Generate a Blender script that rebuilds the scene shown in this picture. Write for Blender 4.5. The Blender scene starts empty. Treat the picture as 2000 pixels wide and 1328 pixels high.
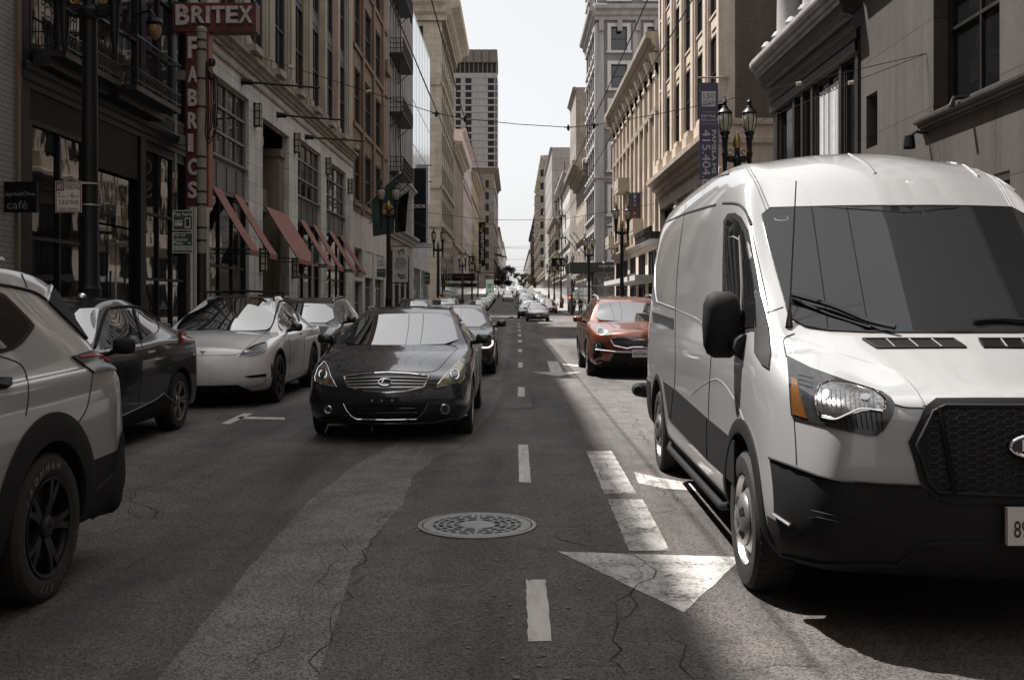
import bpy, bmesh, math, random
from mathutils import Vector, Matrix
from mathutils.bvhtree import BVHTree
from mathutils.geometry import delaunay_2d_cdt
random.seed(7)
SC = bpy.context.scene
COL = SC.collection
F, VX, VY, H = 2000.0, 1005.0, 590.0, 1.5      # focal length in photo pixels, vanishing point, eye height
R = math.radians
MW = {}                                          # world matrix of every parent

def at(px, py, Y):      # point at depth Y seen at a photo pixel
    return Vector(((px-VX)/F*Y, Y, H-(py-VY)/F*Y))
def on_x(px, py, X):
    return at(px, py, X*F/(px-VX))
def ground_h(y):
    t=min(max(0.0,y-100.0),235.0); a=90.0; g=.031
    return g*t*t/(2*a) if t<a else g*a/2+g*(t-a)
def on_g(px, py, z=0.0):
    Y = F*(H-z)/(py-VY)
    return Vector(((px-VX)/F*Y, Y, z))

# ---------------------------------------------------------------- tagging
def tag(o, label=None, cat=None, group=None, kind=None):
    if label: o['label'] = label
    if cat: o['category'] = cat
    if group: o['group'] = group
    if kind: o['kind'] = kind
    return o
def thing(name, label, cat, loc=(0,0,0), rz=0.0, group=None):
    o = bpy.data.objects.new(name, None); COL.objects.link(o)
    o.empty_display_size = 0.3
    o.location = loc; o.rotation_euler = (0,0,rz)
    MW[o.as_pointer()] = Matrix.Translation(Vector(loc)) @ Matrix.Rotation(rz, 4, 'Z')
    return tag(o, label, cat, group)
def wm(o):
    while o is not None:
        if o.as_pointer() in MW: return MW[o.as_pointer()]
        o=o.parent
    return Matrix.Identity(4)
def copy_tree(o, parent=None):
    c = o.copy(); COL.objects.link(c)
    if parent: c.parent = parent
    for ch in o.children: copy_tree(ch, c)
    return c

# ---------------------------------------------------------------- mesh builder (world coordinates)
class MB:
    def __init__(s): s.v=[]; s.f=[]; s.mi=[]; s.cur=0; s.sm=[]; s.smooth=False
    def add(s, vs, fs):
        b=len(s.v); s.v += [tuple(p) for p in vs]
        for f in fs: s.f.append([b+i for i in f]); s.mi.append(s.cur); s.sm.append(s.smooth)
        return s
    def quad(s,a,b,c,d): return s.add([a,b,c,d],[(0,1,2,3)])
    def poly(s,pts): return s.add(pts,[tuple(range(len(pts)))])
    BF=[(0,3,2,1),(4,5,6,7),(0,1,5,4),(1,2,6,5),(2,3,7,6),(3,0,4,7)]
    def box(s,x0,x1,y0,y1,z0,z1):
        return s.add([(x0,y0,z0),(x1,y0,z0),(x1,y1,z0),(x0,y1,z0),(x0,y0,z1),(x1,y0,z1),(x1,y1,z1),(x0,y1,z1)], s.BF)
    def mbox(s,M,a0,a1,z0,z1,d0,d1):
        return s.add([M(a0,z0,d0),M(a1,z0,d0),M(a1,z0,d1),M(a0,z0,d1),M(a0,z1,d0),M(a1,z1,d0),M(a1,z1,d1),M(a0,z1,d1)], s.BF)
    def mprof(s,M,prof,a0,a1):      # profile [(d,z)] swept along a
        n=len(prof)
        vs=[M(a0,z,d) for d,z in prof]+[M(a1,z,d) for d,z in prof]
        fs=[(i,(i+1)%n,n+(i+1)%n,n+i) for i in range(n)]+[tuple(range(n)),tuple(range(2*n-1,n-1,-1))]
        return s.add(vs,fs)
    def prism(s,M,poly,d0,d1):      # outline [(a,z)] given depth
        n=len(poly)
        vs=[M(a,z,d0) for a,z in poly]+[M(a,z,d1) for a,z in poly]
        fs=[(i,(i+1)%n,n+(i+1)%n,n+i) for i in range(n)]+[tuple(range(n)),tuple(range(2*n-1,n-1,-1))]
        return s.add(vs,fs)
    def tube(s,pts,r,n=6,cap=True):
        pts=[Vector(p) for p in pts]; m=len(pts)
        rs=r if isinstance(r,(list,tuple)) else [r]*m
        vs=[]; up=None
        for i,p in enumerate(pts):
            t=(pts[min(i+1,m-1)]-pts[max(i-1,0)])
            if t.length<1e-9: t=Vector((0,0,1))
            t.normalize()
            if up is None:
                up=Vector((0,0,1)) if abs(t.z)<.9 else Vector((1,0,0))
            b=t.cross(up)
            if b.length<1e-6: b=t.cross(Vector((0,1,0)))
            b.normalize(); up=b.cross(t).normalized()
            for k in range(n):
                a=2*math.pi*k/n
                vs.append(p+(b*math.cos(a)+up*math.sin(a))*rs[i])
        fs=[]
        for i in range(m-1):
            for k in range(n):
                fs.append((i*n+k,i*n+(k+1)%n,(i+1)*n+(k+1)%n,(i+1)*n+k))
        if cap: fs += [tuple(range(n-1,-1,-1)), tuple(range((m-1)*n,m*n))]
        return s.add(vs,fs)
    def bar(s,p0,p1,w,h):           # rectangular bar
        p0=Vector(p0);p1=Vector(p1);t=(p1-p0).normalized()
        up=Vector((0,0,1)) if abs(t.z)<.95 else Vector((0,1,0))
        b=t.cross(up).normalized()*w/2; u=b.cross(t).normalized()*h/2
        return s.add([p0-b-u,p0+b-u,p0+b+u,p0-b+u,p1-b-u,p1+b-u,p1+b+u,p1-b+u],s.BF)
    def lathe(s,prof,c=(0,0,0),n=20,M=None,cap=False):    # prof [(r,z)]
        vs=[]; m=len(prof)
        for r,z in prof:
            for k in range(n):
                a=2*math.pi*k/n; p=Vector((r*math.cos(a),r*math.sin(a),z))
                p=(M@p) if M is not None else p+Vector(c)
                vs.append(p)
        fs=[(i*n+k,i*n+(k+1)%n,(i+1)*n+(k+1)%n,(i+1)*n+k) for i in range(m-1) for k in range(n)]
        if cap and prof[0][0]>1e-4: fs.append(tuple(range(n-1,-1,-1)))
        if cap and prof[-1][0]>1e-4: fs.append(tuple(range((m-1)*n,m*n)))
        return s.add(vs,fs)
    def ball(s,c,r,n=12,sz=1.0):
        return s.lathe([(max(1e-5,r*math.sin(math.pi*i/8)),-r*sz*math.cos(math.pi*i/8)) for i in range(9)],c,n)
    def build_each(s,name,mat,parent=None,smooth=None):
        p=list(range(len(s.v)))
        def find(i):
            while p[i]!=i: p[i]=p[p[i]]; i=p[i]
            return i
        for f in s.f:
            for i in f[1:]: p[find(i)]=find(f[0])
        gr={}
        for k,f in enumerate(s.f): gr.setdefault(find(f[0]),[]).append(k)
        for ks in gr.values():
            m=MB(); mp={}
            for k in ks:
                for i in s.f[k]:
                    if i not in mp: mp[i]=len(m.v); m.v.append(s.v[i])
                m.f.append([mp[i] for i in s.f[k]]); m.mi.append(s.mi[k]); m.sm.append(s.sm[k])
            o=m.build(name,mat,parent,smooth)
        return o
    def build(s,name,mat,parent=None,smooth=None,angle=40):
        me=bpy.data.meshes.new(name); I=wm(parent).inverted()
        me.from_pydata([I@Vector(p) for p in s.v],[],s.f)
        for m in (mat if isinstance(mat,(list,tuple)) else [mat]): me.materials.append(m)
        me.polygons.foreach_set('material_index',s.mi)
        if smooth is None: me.polygons.foreach_set('use_smooth',s.sm)
        else: me.polygons.foreach_set('use_smooth',[smooth]*len(s.f))
        me.update()
        if smooth or (smooth is None and any(s.sm)):
            me.set_sharp_from_angle(angle=R(angle))
        o=bpy.data.objects.new(name,me); COL.objects.link(o)
        if parent: o.parent=parent
        return o

# ---------------------------------------------------------------- text
_tc={}
def text_geo(txt,bold=0.0,spacing=1.0):
    key=(txt,bold,spacing)
    if key in _tc: return _tc[key]
    cu=bpy.data.curves.new('lettering','FONT'); cu.body=txt; cu.size=1.0; cu.offset=bold; cu.space_character=spacing
    cu.resolution_u=3; cu.fill_mode='FRONT'
    ob=bpy.data.objects.new('lettering',cu); COL.objects.link(ob)
    dg=bpy.context.evaluated_depsgraph_get(); me=bpy.data.meshes.new_from_object(ob.evaluated_get(dg))
    vs=[v.co.copy() for v in me.vertices]; fs=[tuple(p.vertices) for p in me.polygons]
    bpy.data.objects.remove(ob); bpy.data.curves.remove(cu); bpy.data.meshes.remove(me)
    x0=min(v.x for v in vs);x1=max(v.x for v in vs);y0=min(v.y for v in vs);y1=max(v.y for v in vs)
    _tc[key]=(vs,fs,x0,x1,y0,y1); return _tc[key]
def put_text(mb,txt,M,a0,a1,z0,z1,d,bold=0.0,thick=0.0):   # fits the text in the rectangle
    vs,fs,x0,x1,y0,y1=text_geo(txt,bold)
    g=lambda v,dd:M(a0+(v.x-x0)/(x1-x0)*(a1-a0),z0+(v.y-y0)/(y1-y0)*(z1-z0),dd)
    mb.add([g(v,d) for v in vs],fs)
    if thick:
        ed={}
        for f in fs:
            for i in range(len(f)):
                e=(f[i],f[(i+1)%len(f)]); k=tuple(sorted(e)); ed[k]=ed.get(k,0)+1
        n=len(vs); mb.add([g(v,d) for v in vs]+[g(v,d+thick) for v in vs],[(a,b,b+n,a+n) for (a,b),c in ed.items() if c==1])
    return mb

# ---------------------------------------------------------------- materials
def _mat(name):
    m=bpy.data.materials.new(name); m.use_nodes=True
    nt=m.node_tree; b=nt.nodes['Principled BSDF']
    return m,nt,b
def N(nt,t,**kw):
    n=nt.nodes.new(t)
    for k,v in kw.items():
        if k.startswith('_'): n.inputs[k[1:].replace('_',' ')].default_value=v
        else: setattr(n,k,v)
    return n
def ramp(nt,fac,stops):
    r=nt.nodes.new('ShaderNodeValToRGB'); e=r.color_ramp.elements
    while len(e)<len(stops): e.new(0.5)
    for x,(p,c) in zip(e,stops):
        x.position=p; x.color=(c,c,c,1) if isinstance(c,(int,float)) else (*c,1)
    nt.links.new(fac,r.inputs[0]); return r.outputs[0]
def mixc(nt,fac,a,b,mode='MIX'):
    m=nt.nodes.new('ShaderNodeMix'); m.data_type='RGBA'; m.blend_type=mode
    for s,v in ((0,fac),(6,a),(7,b)):
        if hasattr(v,'links'): nt.links.new(v,m.inputs[s])
        else: m.inputs[s].default_value = v if s==0 else (*v[:3],1)
    return m.outputs[2]
def noise(nt,scale,detail=4,rough=.55,vec=None,dist=0.0):
    n=N(nt,'ShaderNodeTexNoise',_Scale=scale,_Detail=detail,_Roughness=rough,_Distortion=dist)
    if vec is not None: nt.links.new(vec,n.inputs['Vector'])
    return n.outputs['Fac']
def objco(nt,scale=(1,1,1)):
    t=nt.nodes.new('ShaderNodeTexCoord'); m=nt.nodes.new('ShaderNodeMapping'); m.inputs['Scale'].default_value=scale
    nt.links.new(t.outputs['Object'],m.inputs[0]); return m.outputs[0]
def bump(nt,b,h,strength=.3,dist=.02):
    n=N(nt,'ShaderNodeBump',_Strength=strength,_Distance=dist); nt.links.new(h,n.inputs['Height']); nt.links.new(n.outputs[0],b.inputs['Normal'])
def plain(name,c,rough=.5,metal=0.0,var=.12,scale=3.0,spec=.5):
    m,nt,b=_mat(name); co=objco(nt)
    f=noise(nt,scale,5,.6,co)
    k=ramp(nt,f,[(.3,tuple(x*(1-var) for x in c)),(.7,tuple(min(1,x*(1+var)) for x in c))])
    nt.links.new(k,b.inputs['Base Color'])
    b.inputs['Roughness'].default_value=rough; b.inputs['Metallic'].default_value=metal; b.inputs['Specular IOR Level'].default_value=spec
    return m
def stone(name,c,var=.22,joints=None,rough=.85,streak=.35,bs=.25):
    """masonry: blotches, vertical weather streaks, optional ashlar joints (w,h)"""
    m,nt,b=_mat(name); co=objco(nt)
    f=noise(nt,.7,6,.6,co); g=noise(nt,9,4,.6,co)
    col=ramp(nt,f,[(.28,tuple(x*(1-var) for x in c)),(.72,tuple(min(1,x*(1+var)) for x in c))])
    st=noise(nt,1.0,5,.65,objco(nt,(2.2,2.2,.12)))
    col=mixc(nt,1.0,col,ramp(nt,st,[(.35,(1-streak,)*3),(.6,(1,)*3)]),'MULTIPLY')
    col=mixc(nt,1.0,col,ramp(nt,g,[(.3,(.86,)*3),(.7,(1.05,)*3)]),'MULTIPLY')
    h=g
    if joints:
        t=nt.nodes.new('ShaderNodeTexCoord'); sp=nt.nodes.new('ShaderNodeSeparateXYZ'); nt.links.new(t.outputs['Object'],sp.inputs[0])
        ad=N(nt,'ShaderNodeMath',operation='ADD'); nt.links.new(sp.outputs[0],ad.inputs[0]); nt.links.new(sp.outputs[1],ad.inputs[1])
        cb=nt.nodes.new('ShaderNodeCombineXYZ'); nt.links.new(ad.outputs[0],cb.inputs[0]); nt.links.new(sp.outputs[2],cb.inputs[1])
        bt=N(nt,'ShaderNodeTexBrick',_Scale=1.0,_Mortar_Size=joints[2] if len(joints)>2 else .012,_Brick_Width=joints[0],_Row_Height=joints[1])
        bt.inputs['Color1'].default_value=(1,1,1,1);bt.inputs['Color2'].default_value=(.84,.83,.82,1);bt.inputs['Mortar'].default_value=(.42,.4,.38,1)
        bt.inputs['Mortar Smooth'].default_value=.2
        nt.links.new(cb.outputs[0],bt.inputs['Vector'])
        col=mixc(nt,1.0,col,bt.outputs['Color'],'MULTIPLY')
    nt.links.new(col,b.inputs['Base Color']); b.inputs['Roughness'].default_value=rough
    bump(nt,b,h,bs,.02); return m
def glass(name,c=(.012,.013,.014),rough=.03,wave=.0,spec=.9,ior=1.55):
    m,nt,b=_mat(name)
    b.inputs['Base Color'].default_value=(*c,1); b.inputs['Roughness'].default_value=rough; b.inputs['Specular IOR Level'].default_value=spec
    b.inputs['IOR'].default_value=ior
    if wave:
        co=objco(nt,(1,1,.6)); bump(nt,b,noise(nt,1.6,2,.4,co),wave,.05)
    return m
def car_paint(name,c,metal=0.0,rough=.3,coat=1.0,dust=None):
    if dust is None: dust=.008 if max(c)<.06 else .05
    m,nt,b=_mat(name); co=objco(nt)
    f=noise(nt,5,6,.65,co)
    d=ramp(nt,f,[(.45,0.0),(.8,1.0)]); mx=N(nt,'ShaderNodeMath',operation='MULTIPLY'); nt.links.new(d,mx.inputs[0]); mx.inputs[1].default_value=dust*4
    nt.links.new(mixc(nt,mx.outputs[0],c,(.2,.19,.175)),b.inputs['Base Color'])
    b.inputs['Metallic'].default_value=metal; b.inputs['Roughness'].default_value=rough
    if max(c)<.06: b.inputs['Specular IOR Level'].default_value=.15; coat*=.7
    b.inputs['Coat Weight'].default_value=coat; b.inputs['Coat Roughness'].default_value=.03
    rr=ramp(nt,f,[(.3,.02),(.85,.10)]); nt.links.new(rr,b.inputs['Coat Roughness'])
    return m
def emit(name,c,s):
    m,nt,b=_mat(name); b.inputs['Base Color'].default_value=(*c,1); b.inputs['Emission Color'].default_value=(*c,1); b.inputs['Emission Strength'].default_value=s
    return m
# ---------------------------------------------------------------- shared materials
M_ = {}
def mats():
    g=M_
    g['asphalt_dust']=None
    g['black_metal']=plain('black_painted_metal',(.006,.006,.006),.45,0,.25,4,.25)
    g['dark_iron']=plain('dark_iron',(.016,.015,.014),.45,.3,.3,6)
    g['steel']=plain('galvanised_steel',(.33,.33,.33),.45,.8,.15,5)
    g['grey_paint']=plain('grey_paint',(.16,.155,.15),.5,0,.12,3)
    g['chrome']=plain('chrome',(.75,.75,.75),.08,1,.03,3)
    g['gold']=plain('gilded_ornament',(.3,.2,.07),.4,.8,.2,8)
    g['white_sign']=plain('white_sign_face',(.50,.47,.45),.4,0,.08,3)
    g['green_sign']=plain('dark_green_sign_face',(.02,.045,.03),.4,0,.1,3)
    g['black_ink']=plain('black_lettering',(.012,.011,.011),.5,0,.05,3)
    g['pane']=glass('window_glass',(.010,.011,.012),.03,.10)
    g['pane_old']=glass('wavy_window_glass',(.008,.009,.010),.02,.06,.5,1.36)
    g['pane_far']=glass('far_window_glass',(.014,.014,.015),.35,0,.12)
    g['blind']=plain('window_blind',(.35,.33,.30),.8,0,.06,2)
    g['curtain']=plain('white_net_curtain',(.5,.5,.5),.9,0,.1,6)
    g['lamp_glass']=plain('frosted_lamp_glass',(.35,.32,.25),.25,0,.12,6)
    g['limestone']=stone('pale_limestone',(.58,.55,.52),.18,(1.3,.62),streak=.3)
    g['tan']=stone('tan_terracotta',(.31,.265,.215),.2,None,streak=.3)
    g['orange_tan']=stone('orange_tan_brick',(.20,.135,.09),.2,(.22,.075,.006),streak=.3)
    g['plaster']=stone('white_plaster',(0.475,0.448,0.429),.12,streak=.25)
    g['greybrown']=stone('grey_brown_stone',(0.317,0.280,0.255),.2,streak=.4)
    g['cream']=stone('cream_stone',(.42,.37,.30),.15,(1.4,.7),streak=.2)
    g['cream2']=stone('weathered_cream_stone',(.44,.385,.315),.2,streak=.3)
    g['pink']=stone('pinkish_stucco',(0.449,0.367,0.335),.15,streak=.2)
    g['ochre']=stone('ochre_stucco',(0.362,0.281,0.182),.2,streak=.3)
    g['hotel']=stone('brown_hotel_brick',(.20,.165,.135),.2,(1.2,.5),streak=.2)
    g['tower']=stone('grey_tower_concrete',(.28,.265,.26),.12,streak=.25)
    g['towercap']=stone('tower_cap_bronze',(0.132,0.111,0.094),.15,streak=.2)
    g['brownstone']=stone('brown_stone_slabs',(.068,.056,.048),.22,(2.3,1.9,.018),streak=.35)
    g['bronze']=plain('dark_bronze',(.028,.024,.022),.45,.3,.3,3)
    g['grey_stone']=stone('grey_painted_stone',(.19,.18,.178),.12,streak=.2)
    g['white_trim']=stone('white_painted_trim',(.55,.53,.52),.08,streak=.2,bs=.1)
    g['grey_trim']=stone('grey_stone_trim',(.34,.32,.315),.12,streak=.3)
    g['post_tan']=stone('beige_terracotta',(.58,.485,.395),.16,streak=.25)
    g['post_brick']=stone('brown_painted_brick',(.13,.10,.078),.12,(.24,.08,.006),streak=.2)
    g['redbrick']=stone('red_brick',(0.212,0.110,0.089),.2,(.24,.08,.008),streak=.3)
    g['palebrick']=stone('pale_brick',(0.361,0.314,0.280),.2,(.6,.2,.02),streak=.3)
    g['whitebrick']=stone('white_glazed_brick',(.24,.225,.215),.08,(.26,.095,.012),rough=.4,streak=.15)
    g['white_far']=stone('white_stucco',(0.572,0.552,0.538),.1,streak=.25)
    g['grey_far']=stone('grey_concrete_wall',(0.292,0.272,0.261),.08,(6,3,.05),streak=.2)
    g['dark_panel']=plain('dark_facade_panel',(.004,.004,.004),.5,0,.3,1.5,.15)
    g['mirror_panel']=plain('pale_glazed_panel',(.62,.66,.70),.12,.75,.03,1)
    g['red_sign']=plain('red_painted_sign',(.085,.014,.010),.45,0,.2,3)
    g['letter_white']=plain('weathered_white_letter',(.42,.38,.36),.5,0,.2,8)
    g['awning']=plain('red_awning_canvas',(.21,.085,.065),.8,0,.14,4)
    g['rubber']=plain('tyre_rubber',(.014,.0135,.013),.75,0,.2,12)
    g['black_plastic']=plain('black_plastic',(.0095,.0095,.0098),.72,0,.25,6,.25)
    g['trim_black']=plain('gloss_black_trim',(.008,.008,.008),.18,0,.1,4)
    g['alu']=plain('wheel_alloy',(.38,.37,.36),.3,.8,.1,8)
    g['alu_dark']=plain('dark_alloy',(.03,.03,.03),.35,.6,.2,8)
    g['concrete']=stone('pavement_concrete',(0.236,0.226,0.215),.2,(1.6,1.6,.012),streak=.0)
    g['amber']=plain('amber_lens',(.11,.045,.013),.15,0,.15,20)
    g['red_lens']=plain('red_lens',(.20,.012,.010),.12,0,.15,20)
    g['carglass']=glass('car_glass',(.010,.011,.012),.015,0,.5,1.75); g['vanglass']=glass('van_windscreen_glass',(.012,.013,.014),.015,0,.5,1.45)
mats()

# ---------------------------------------------------------------- facades
def ML(X):  return lambda a,z,d:(X-d,a,z)      # left street wall, faces +x
def MR(X):  return lambda a,z,d:(X+d,a,z)      # right street wall, faces -x
def MC(Y):  return lambda a,z,d:(a,Y+d,z)      # wall facing the camera
def wallgrid(mb,M,a0,a1,z0,z1,holes,depth):
    A=sorted({a0,a1,*[min(max(h[0],a0),a1) for h in holes],*[min(max(h[1],a0),a1) for h in holes]})
    Z=sorted({z0,z1,*[min(max(h[2],z0),z1) for h in holes],*[min(max(h[3],z0),z1) for h in holes]})
    for i in range(len(A)-1):
        run=None
        for j in range(len(Z)-1):
            ca=(A[i]+A[i+1])/2; cz=(Z[j]+Z[j+1])/2
            hit=any(h[0]<ca<h[1] and h[2]<cz<h[3] for h in holes)
            if not hit:
                if run is None: run=Z[j]
            if hit and run is not None:
                mb.quad(M(A[i],run,0),M(A[i+1],run,0),M(A[i+1],Z[j],0),M(A[i],Z[j],0)); run=None
        if run is not None: mb.quad(M(A[i],run,0),M(A[i+1],run,0),M(A[i+1],z1,0),M(A[i],z1,0))
    for h in holes:
        b0,b1,c0,c1=h[:4]
        mb.quad(M(b0,c0,0),M(b0,c1,0),M(b0,c1,depth),M(b0,c0,depth)); mb.quad(M(b1,c0,0),M(b1,c1,0),M(b1,c1,depth),M(b1,c0,depth))
        mb.quad(M(b0,c0,0),M(b1,c0,0),M(b1,c0,depth),M(b0,c0,depth)); mb.quad(M(b0,c1,0),M(b1,c1,0),M(b1,c1,depth),M(b0,c1,depth))
def window(root,M,rect,d,style,fm,gm,name='window',label=None):
    a0,a1,z0,z1=rect; fw=min(.09,(a1-a0)*.08)
    if style==0:
        mb=MB(); mb.mbox(M,a0,a1,z0,z1,d-.02,d+.06); o=mb.build(name,gm,root); return o
    mb=MB()
    mb.mbox(M,a0,a0+fw,z0,z1,d-.09,d+.05); mb.mbox(M,a1-fw,a1,z0,z1,d-.09,d+.05)
    mb.mbox(M,a0+fw,a1-fw,z0,z0+fw,d-.088,d+.05); mb.mbox(M,a0+fw,a1-fw,z1-fw,z1,d-.088,d+.05)
    nv,nh=style if isinstance(style,tuple) else (1,2)
    for i in range(1,nv):
        x=a0+(a1-a0)*i/nv; mb.mbox(M,x-.03,x+.03,z0+fw,z1-fw,d-.07,d+.05)
    for j in range(1,nh):
        z=z0+(z1-z0)*j/nh; mb.mbox(M,a0+fw,a1-fw,z-.035,z+.035,d-.075,d+.05)
    o=mb.build(name,fm,root)
    g=MB(); g.mbox(M,a0+fw*.5,a1-fw*.5,z0+fw*.5,z1-fw*.5,d-.01,d+.01); g.build('pane',gm,o)
    return o
def shell(mb,M,a0,a1,z0,z1,D,front=False):
    """back, ends and roof of a block whose front wall is at depth 0"""
    mb.quad(M(a0,z0,D),M(a1,z0,D),M(a1,z1,D),M(a0,z1,D))
    mb.quad(M(a0,z0,0),M(a0,z1,0),M(a0,z1,D),M(a0,z0,D)); mb.quad(M(a1,z0,0),M(a1,z1,0),M(a1,z1,D),M(a1,z0,D))
    mb.quad(M(a0,z1,0),M(a1,z1,0),M(a1,z1,D),M(a0,z1,D))
def cornice_prof(z,p,h):    # projecting moulding: top at z+h, projection p
    return [(.02,z),(-p*.25,z),(-p*.25,z+h*.25),(-p*.5,z+h*.35),(-p*.55,z+h*.6),(-p*.95,z+h*.72),(-p,z+h*.95),(-p*.9,z+h),(.02,z+h)]
def grid_wins(a0,a1,n,w,rows,lead=None):
    out=[]; s=(a1-a0)/n
    for i in range(n):
        c=a0+s*(i+.5)
        for z0,z1 in rows: out.append((c-w/2,c+w/2,z0,z1))
    return out
# ---------------------------------------------------------------- camera, sky, sun
cam=bpy.data.cameras.new('camera'); co=bpy.data.objects.new('camera',cam); COL.objects.link(co)
co.location=(0,0,H); co.rotation_euler=(R(90),0,0)
cam.sensor_width=36; cam.lens=36*F/2000; cam.clip_end=6000; cam.clip_start=.05
cam.shift_x=-(VX-1000)/2000; cam.shift_y=-(664-VY)/2000
SC.camera=co
SUN=Vector((-.42,.35,1.0)).normalized()
elev=math.asin(SUN.z); az=math.atan2(SUN.x,SUN.y)
w=bpy.data.worlds.new('World'); SC.world=w; w.use_nodes=True; nt=w.node_tree
bg=nt.nodes['Background']
sky=nt.nodes.new('ShaderNodeTexSky'); sky.sky_type='NISHITA'; sky.sun_disc=False
sky.sun_elevation=elev; sky.sun_rotation=az; sky.air_density=1.0; sky.dust_density=2.0; sky.ozone_density=1.0; sky.altitude=20
hs=nt.nodes.new('ShaderNodeHueSaturation'); hs.inputs['Saturation'].default_value=.22; hs.inputs['Value'].default_value=1.0
nt.links.new(sky.outputs[0],hs.inputs['Color'])
tc=nt.nodes.new('ShaderNodeTexCoord'); sp=nt.nodes.new('ShaderNodeSeparateXYZ'); nt.links.new(tc.outputs['Generated'],sp.inputs[0])
veil=ramp(nt,sp.outputs[2],[(.0,(.47,.47,.47)),(.28,(.47,.47,.47)),(.62,(.93,.935,.94)),(1.0,(1,1,1))])      # thin bright cloud veil, brightest overhead as under thin overcast
sc_=nt.nodes.new('ShaderNodeVectorMath'); sc_.operation='SCALE'; nt.links.new(veil,sc_.inputs[0]); sc_.inputs[3].default_value=5.6
nt.links.new(mixc(nt,.7,hs.outputs[0],sc_.outputs[0]),bg.inputs[0]); bg.inputs[1].default_value=.13   # thin bright cloud veil over the sky
sl=bpy.data.lights.new('sun','SUN'); sl.energy=5.0; sl.angle=R(.55); sl.color=(1.0,.96,.92)
so=bpy.data.objects.new('sun',sl); COL.objects.link(so); so.location=(0,0,80)
so.rotation_euler=(-SUN).to_track_quat('-Z','Y').to_euler()
SC.view_settings.view_transform='Standard'; SC.view_settings.look='None'; SC.view_settings.gamma=1
SC.view_settings.exposure=1.04
SC.cycles.max_bounces=7; SC.cycles.diffuse_bounces=4; SC.cycles.glossy_bounces=4; SC.cycles.caustics_reflective=False; SC.cycles.caustics_refractive=False
SC.cycles.use_denoising=True

# ---------------------------------------------------------------- road
def asphalt(name,c,var=.2,speck=.35,cracks=True,patchy=True):
    m,nt,b=_mat(name)
    t=nt.nodes.new('ShaderNodeTexCoord'); co=t.outputs['Object']
    big=noise(nt,.35,5,.6,co); mid=noise(nt,2.3,5,.62,co)
    col=ramp(nt,big,[(.3,tuple(x*(1-var) for x in c)),(.7,tuple(x*(1+var) for x in c))])
    if patchy: col=mixc(nt,1,col,ramp(nt,mid,[(.34,(.60,)*3),(.50,(.95,)*3),(.66,(1.16,1.12,1.08))]),'MULTIPLY')
    # wheel tracks / oil stains stretched along the street
    st=noise(nt,1.0,4,.6,objco(nt,(1.3,.12,1)))
    col=mixc(nt,1,col,ramp(nt,st,[(.34,(.50,)*3),(.50,(.92,)*3),(.62,(1.08,)*3)]),'MULTIPLY')
    # aggregate
    v=N(nt,'ShaderNodeTexVoronoi',_Scale=120.0); nt.links.new(co,v.inputs['Vector'])
    gr=N(nt,'ShaderNodeTexNoise',_Scale=150.0,_Detail=3.0,_Roughness=.8); nt.links.new(co,gr.inputs['Vector'])
    sepc=nt.nodes.new('ShaderNodeSeparateColor'); nt.links.new(v.outputs['Color'],sepc.inputs[0]); av=N(nt,'ShaderNodeMath',operation='ADD'); nt.links.new(sepc.outputs[0],av.inputs[0]); nt.links.new(gr.outputs['Fac'],av.inputs[1]); hf=N(nt,'ShaderNodeMath',operation='MULTIPLY'); nt.links.new(av.outputs[0],hf.inputs[0]); hf.inputs[1].default_value=.5
    ag=ramp(nt,hf.outputs[0],[(.22,(1-speck,)*3),(.5,(1,)*3),(.74,(1+speck*.7,)*3)])
    col=mixc(nt,1,col,ag,'MULTIPLY')
    v2=N(nt,'ShaderNodeTexVoronoi',_Scale=34.0); nt.links.new(co,v2.inputs['Vector'])
    sp=ramp(nt,v2.outputs['Distance'],[(.06,(1,)*3),(.1,(0,)*3)])
    gate=noise(nt,14,2,.5,co); ml=N(nt,'ShaderNodeMath',operation='MULTIPLY'); nt.links.new(sp,ml.inputs[0]); nt.links.new(ramp(nt,gate,[(.6,0.),(.68,1.)]),ml.inputs[1])
    col=mixc(nt,ml.outputs[0],col,(.22,.20,.18))
    h=v.outputs['Distance']
    if cracks:
        dn=N(nt,'ShaderNodeTexNoise',_Scale=2.6,_Detail=5.0); nt.links.new(co,dn.inputs['Vector'])
        mx=nt.nodes.new('ShaderNodeMix'); mx.data_type='RGBA'; mx.inputs[0].default_value=.22; nt.links.new(co,mx.inputs[6]); nt.links.new(dn.outputs['Color'],mx.inputs[7])
        vc=N(nt,'ShaderNodeTexVoronoi',_Scale=.62,feature='DISTANCE_TO_EDGE'); nt.links.new(mx.outputs[2],vc.inputs['Vector'])
        line=ramp(nt,vc.outputs['Distance'],[(.0,1.),(.009,0.)])
        mk=noise(nt,.45,2,.5,co); m2=N(nt,'ShaderNodeMath',operation='MULTIPLY'); nt.links.new(line,m2.inputs[0]); nt.links.new(ramp(nt,mk,[(.54,0.),(.62,.8)]),m2.inputs[1])
        col=mixc(nt,m2.outputs[0],col,(.012,.011,.010))
    nt.links.new(col,b.inputs['Base Color'])
    nt.links.new(ramp(nt,mid,[(.3,.72),(.7,.92)]),b.inputs['Roughness']); b.inputs['Specular IOR Level'].default_value=.35
    bump(nt,b,h,.35,.004)
    return m
A1=asphalt('worn_asphalt',(.104,.097,.092),.22,.75); A2=asphalt('grey_asphalt_strip',(.150,.143,.137),.14,.8,True,True); A3=asphalt('newer_asphalt_patch',(.11,.105,.10),.1,.3,False)
YS=[-40,-20,0]+[4*i for i in range(1,28)]+[112+5*i for i in range(1,9)]+[152+10*i for i in range(1,18)]+[326,330,334,345,400,600,900,1400,2600]
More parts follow.
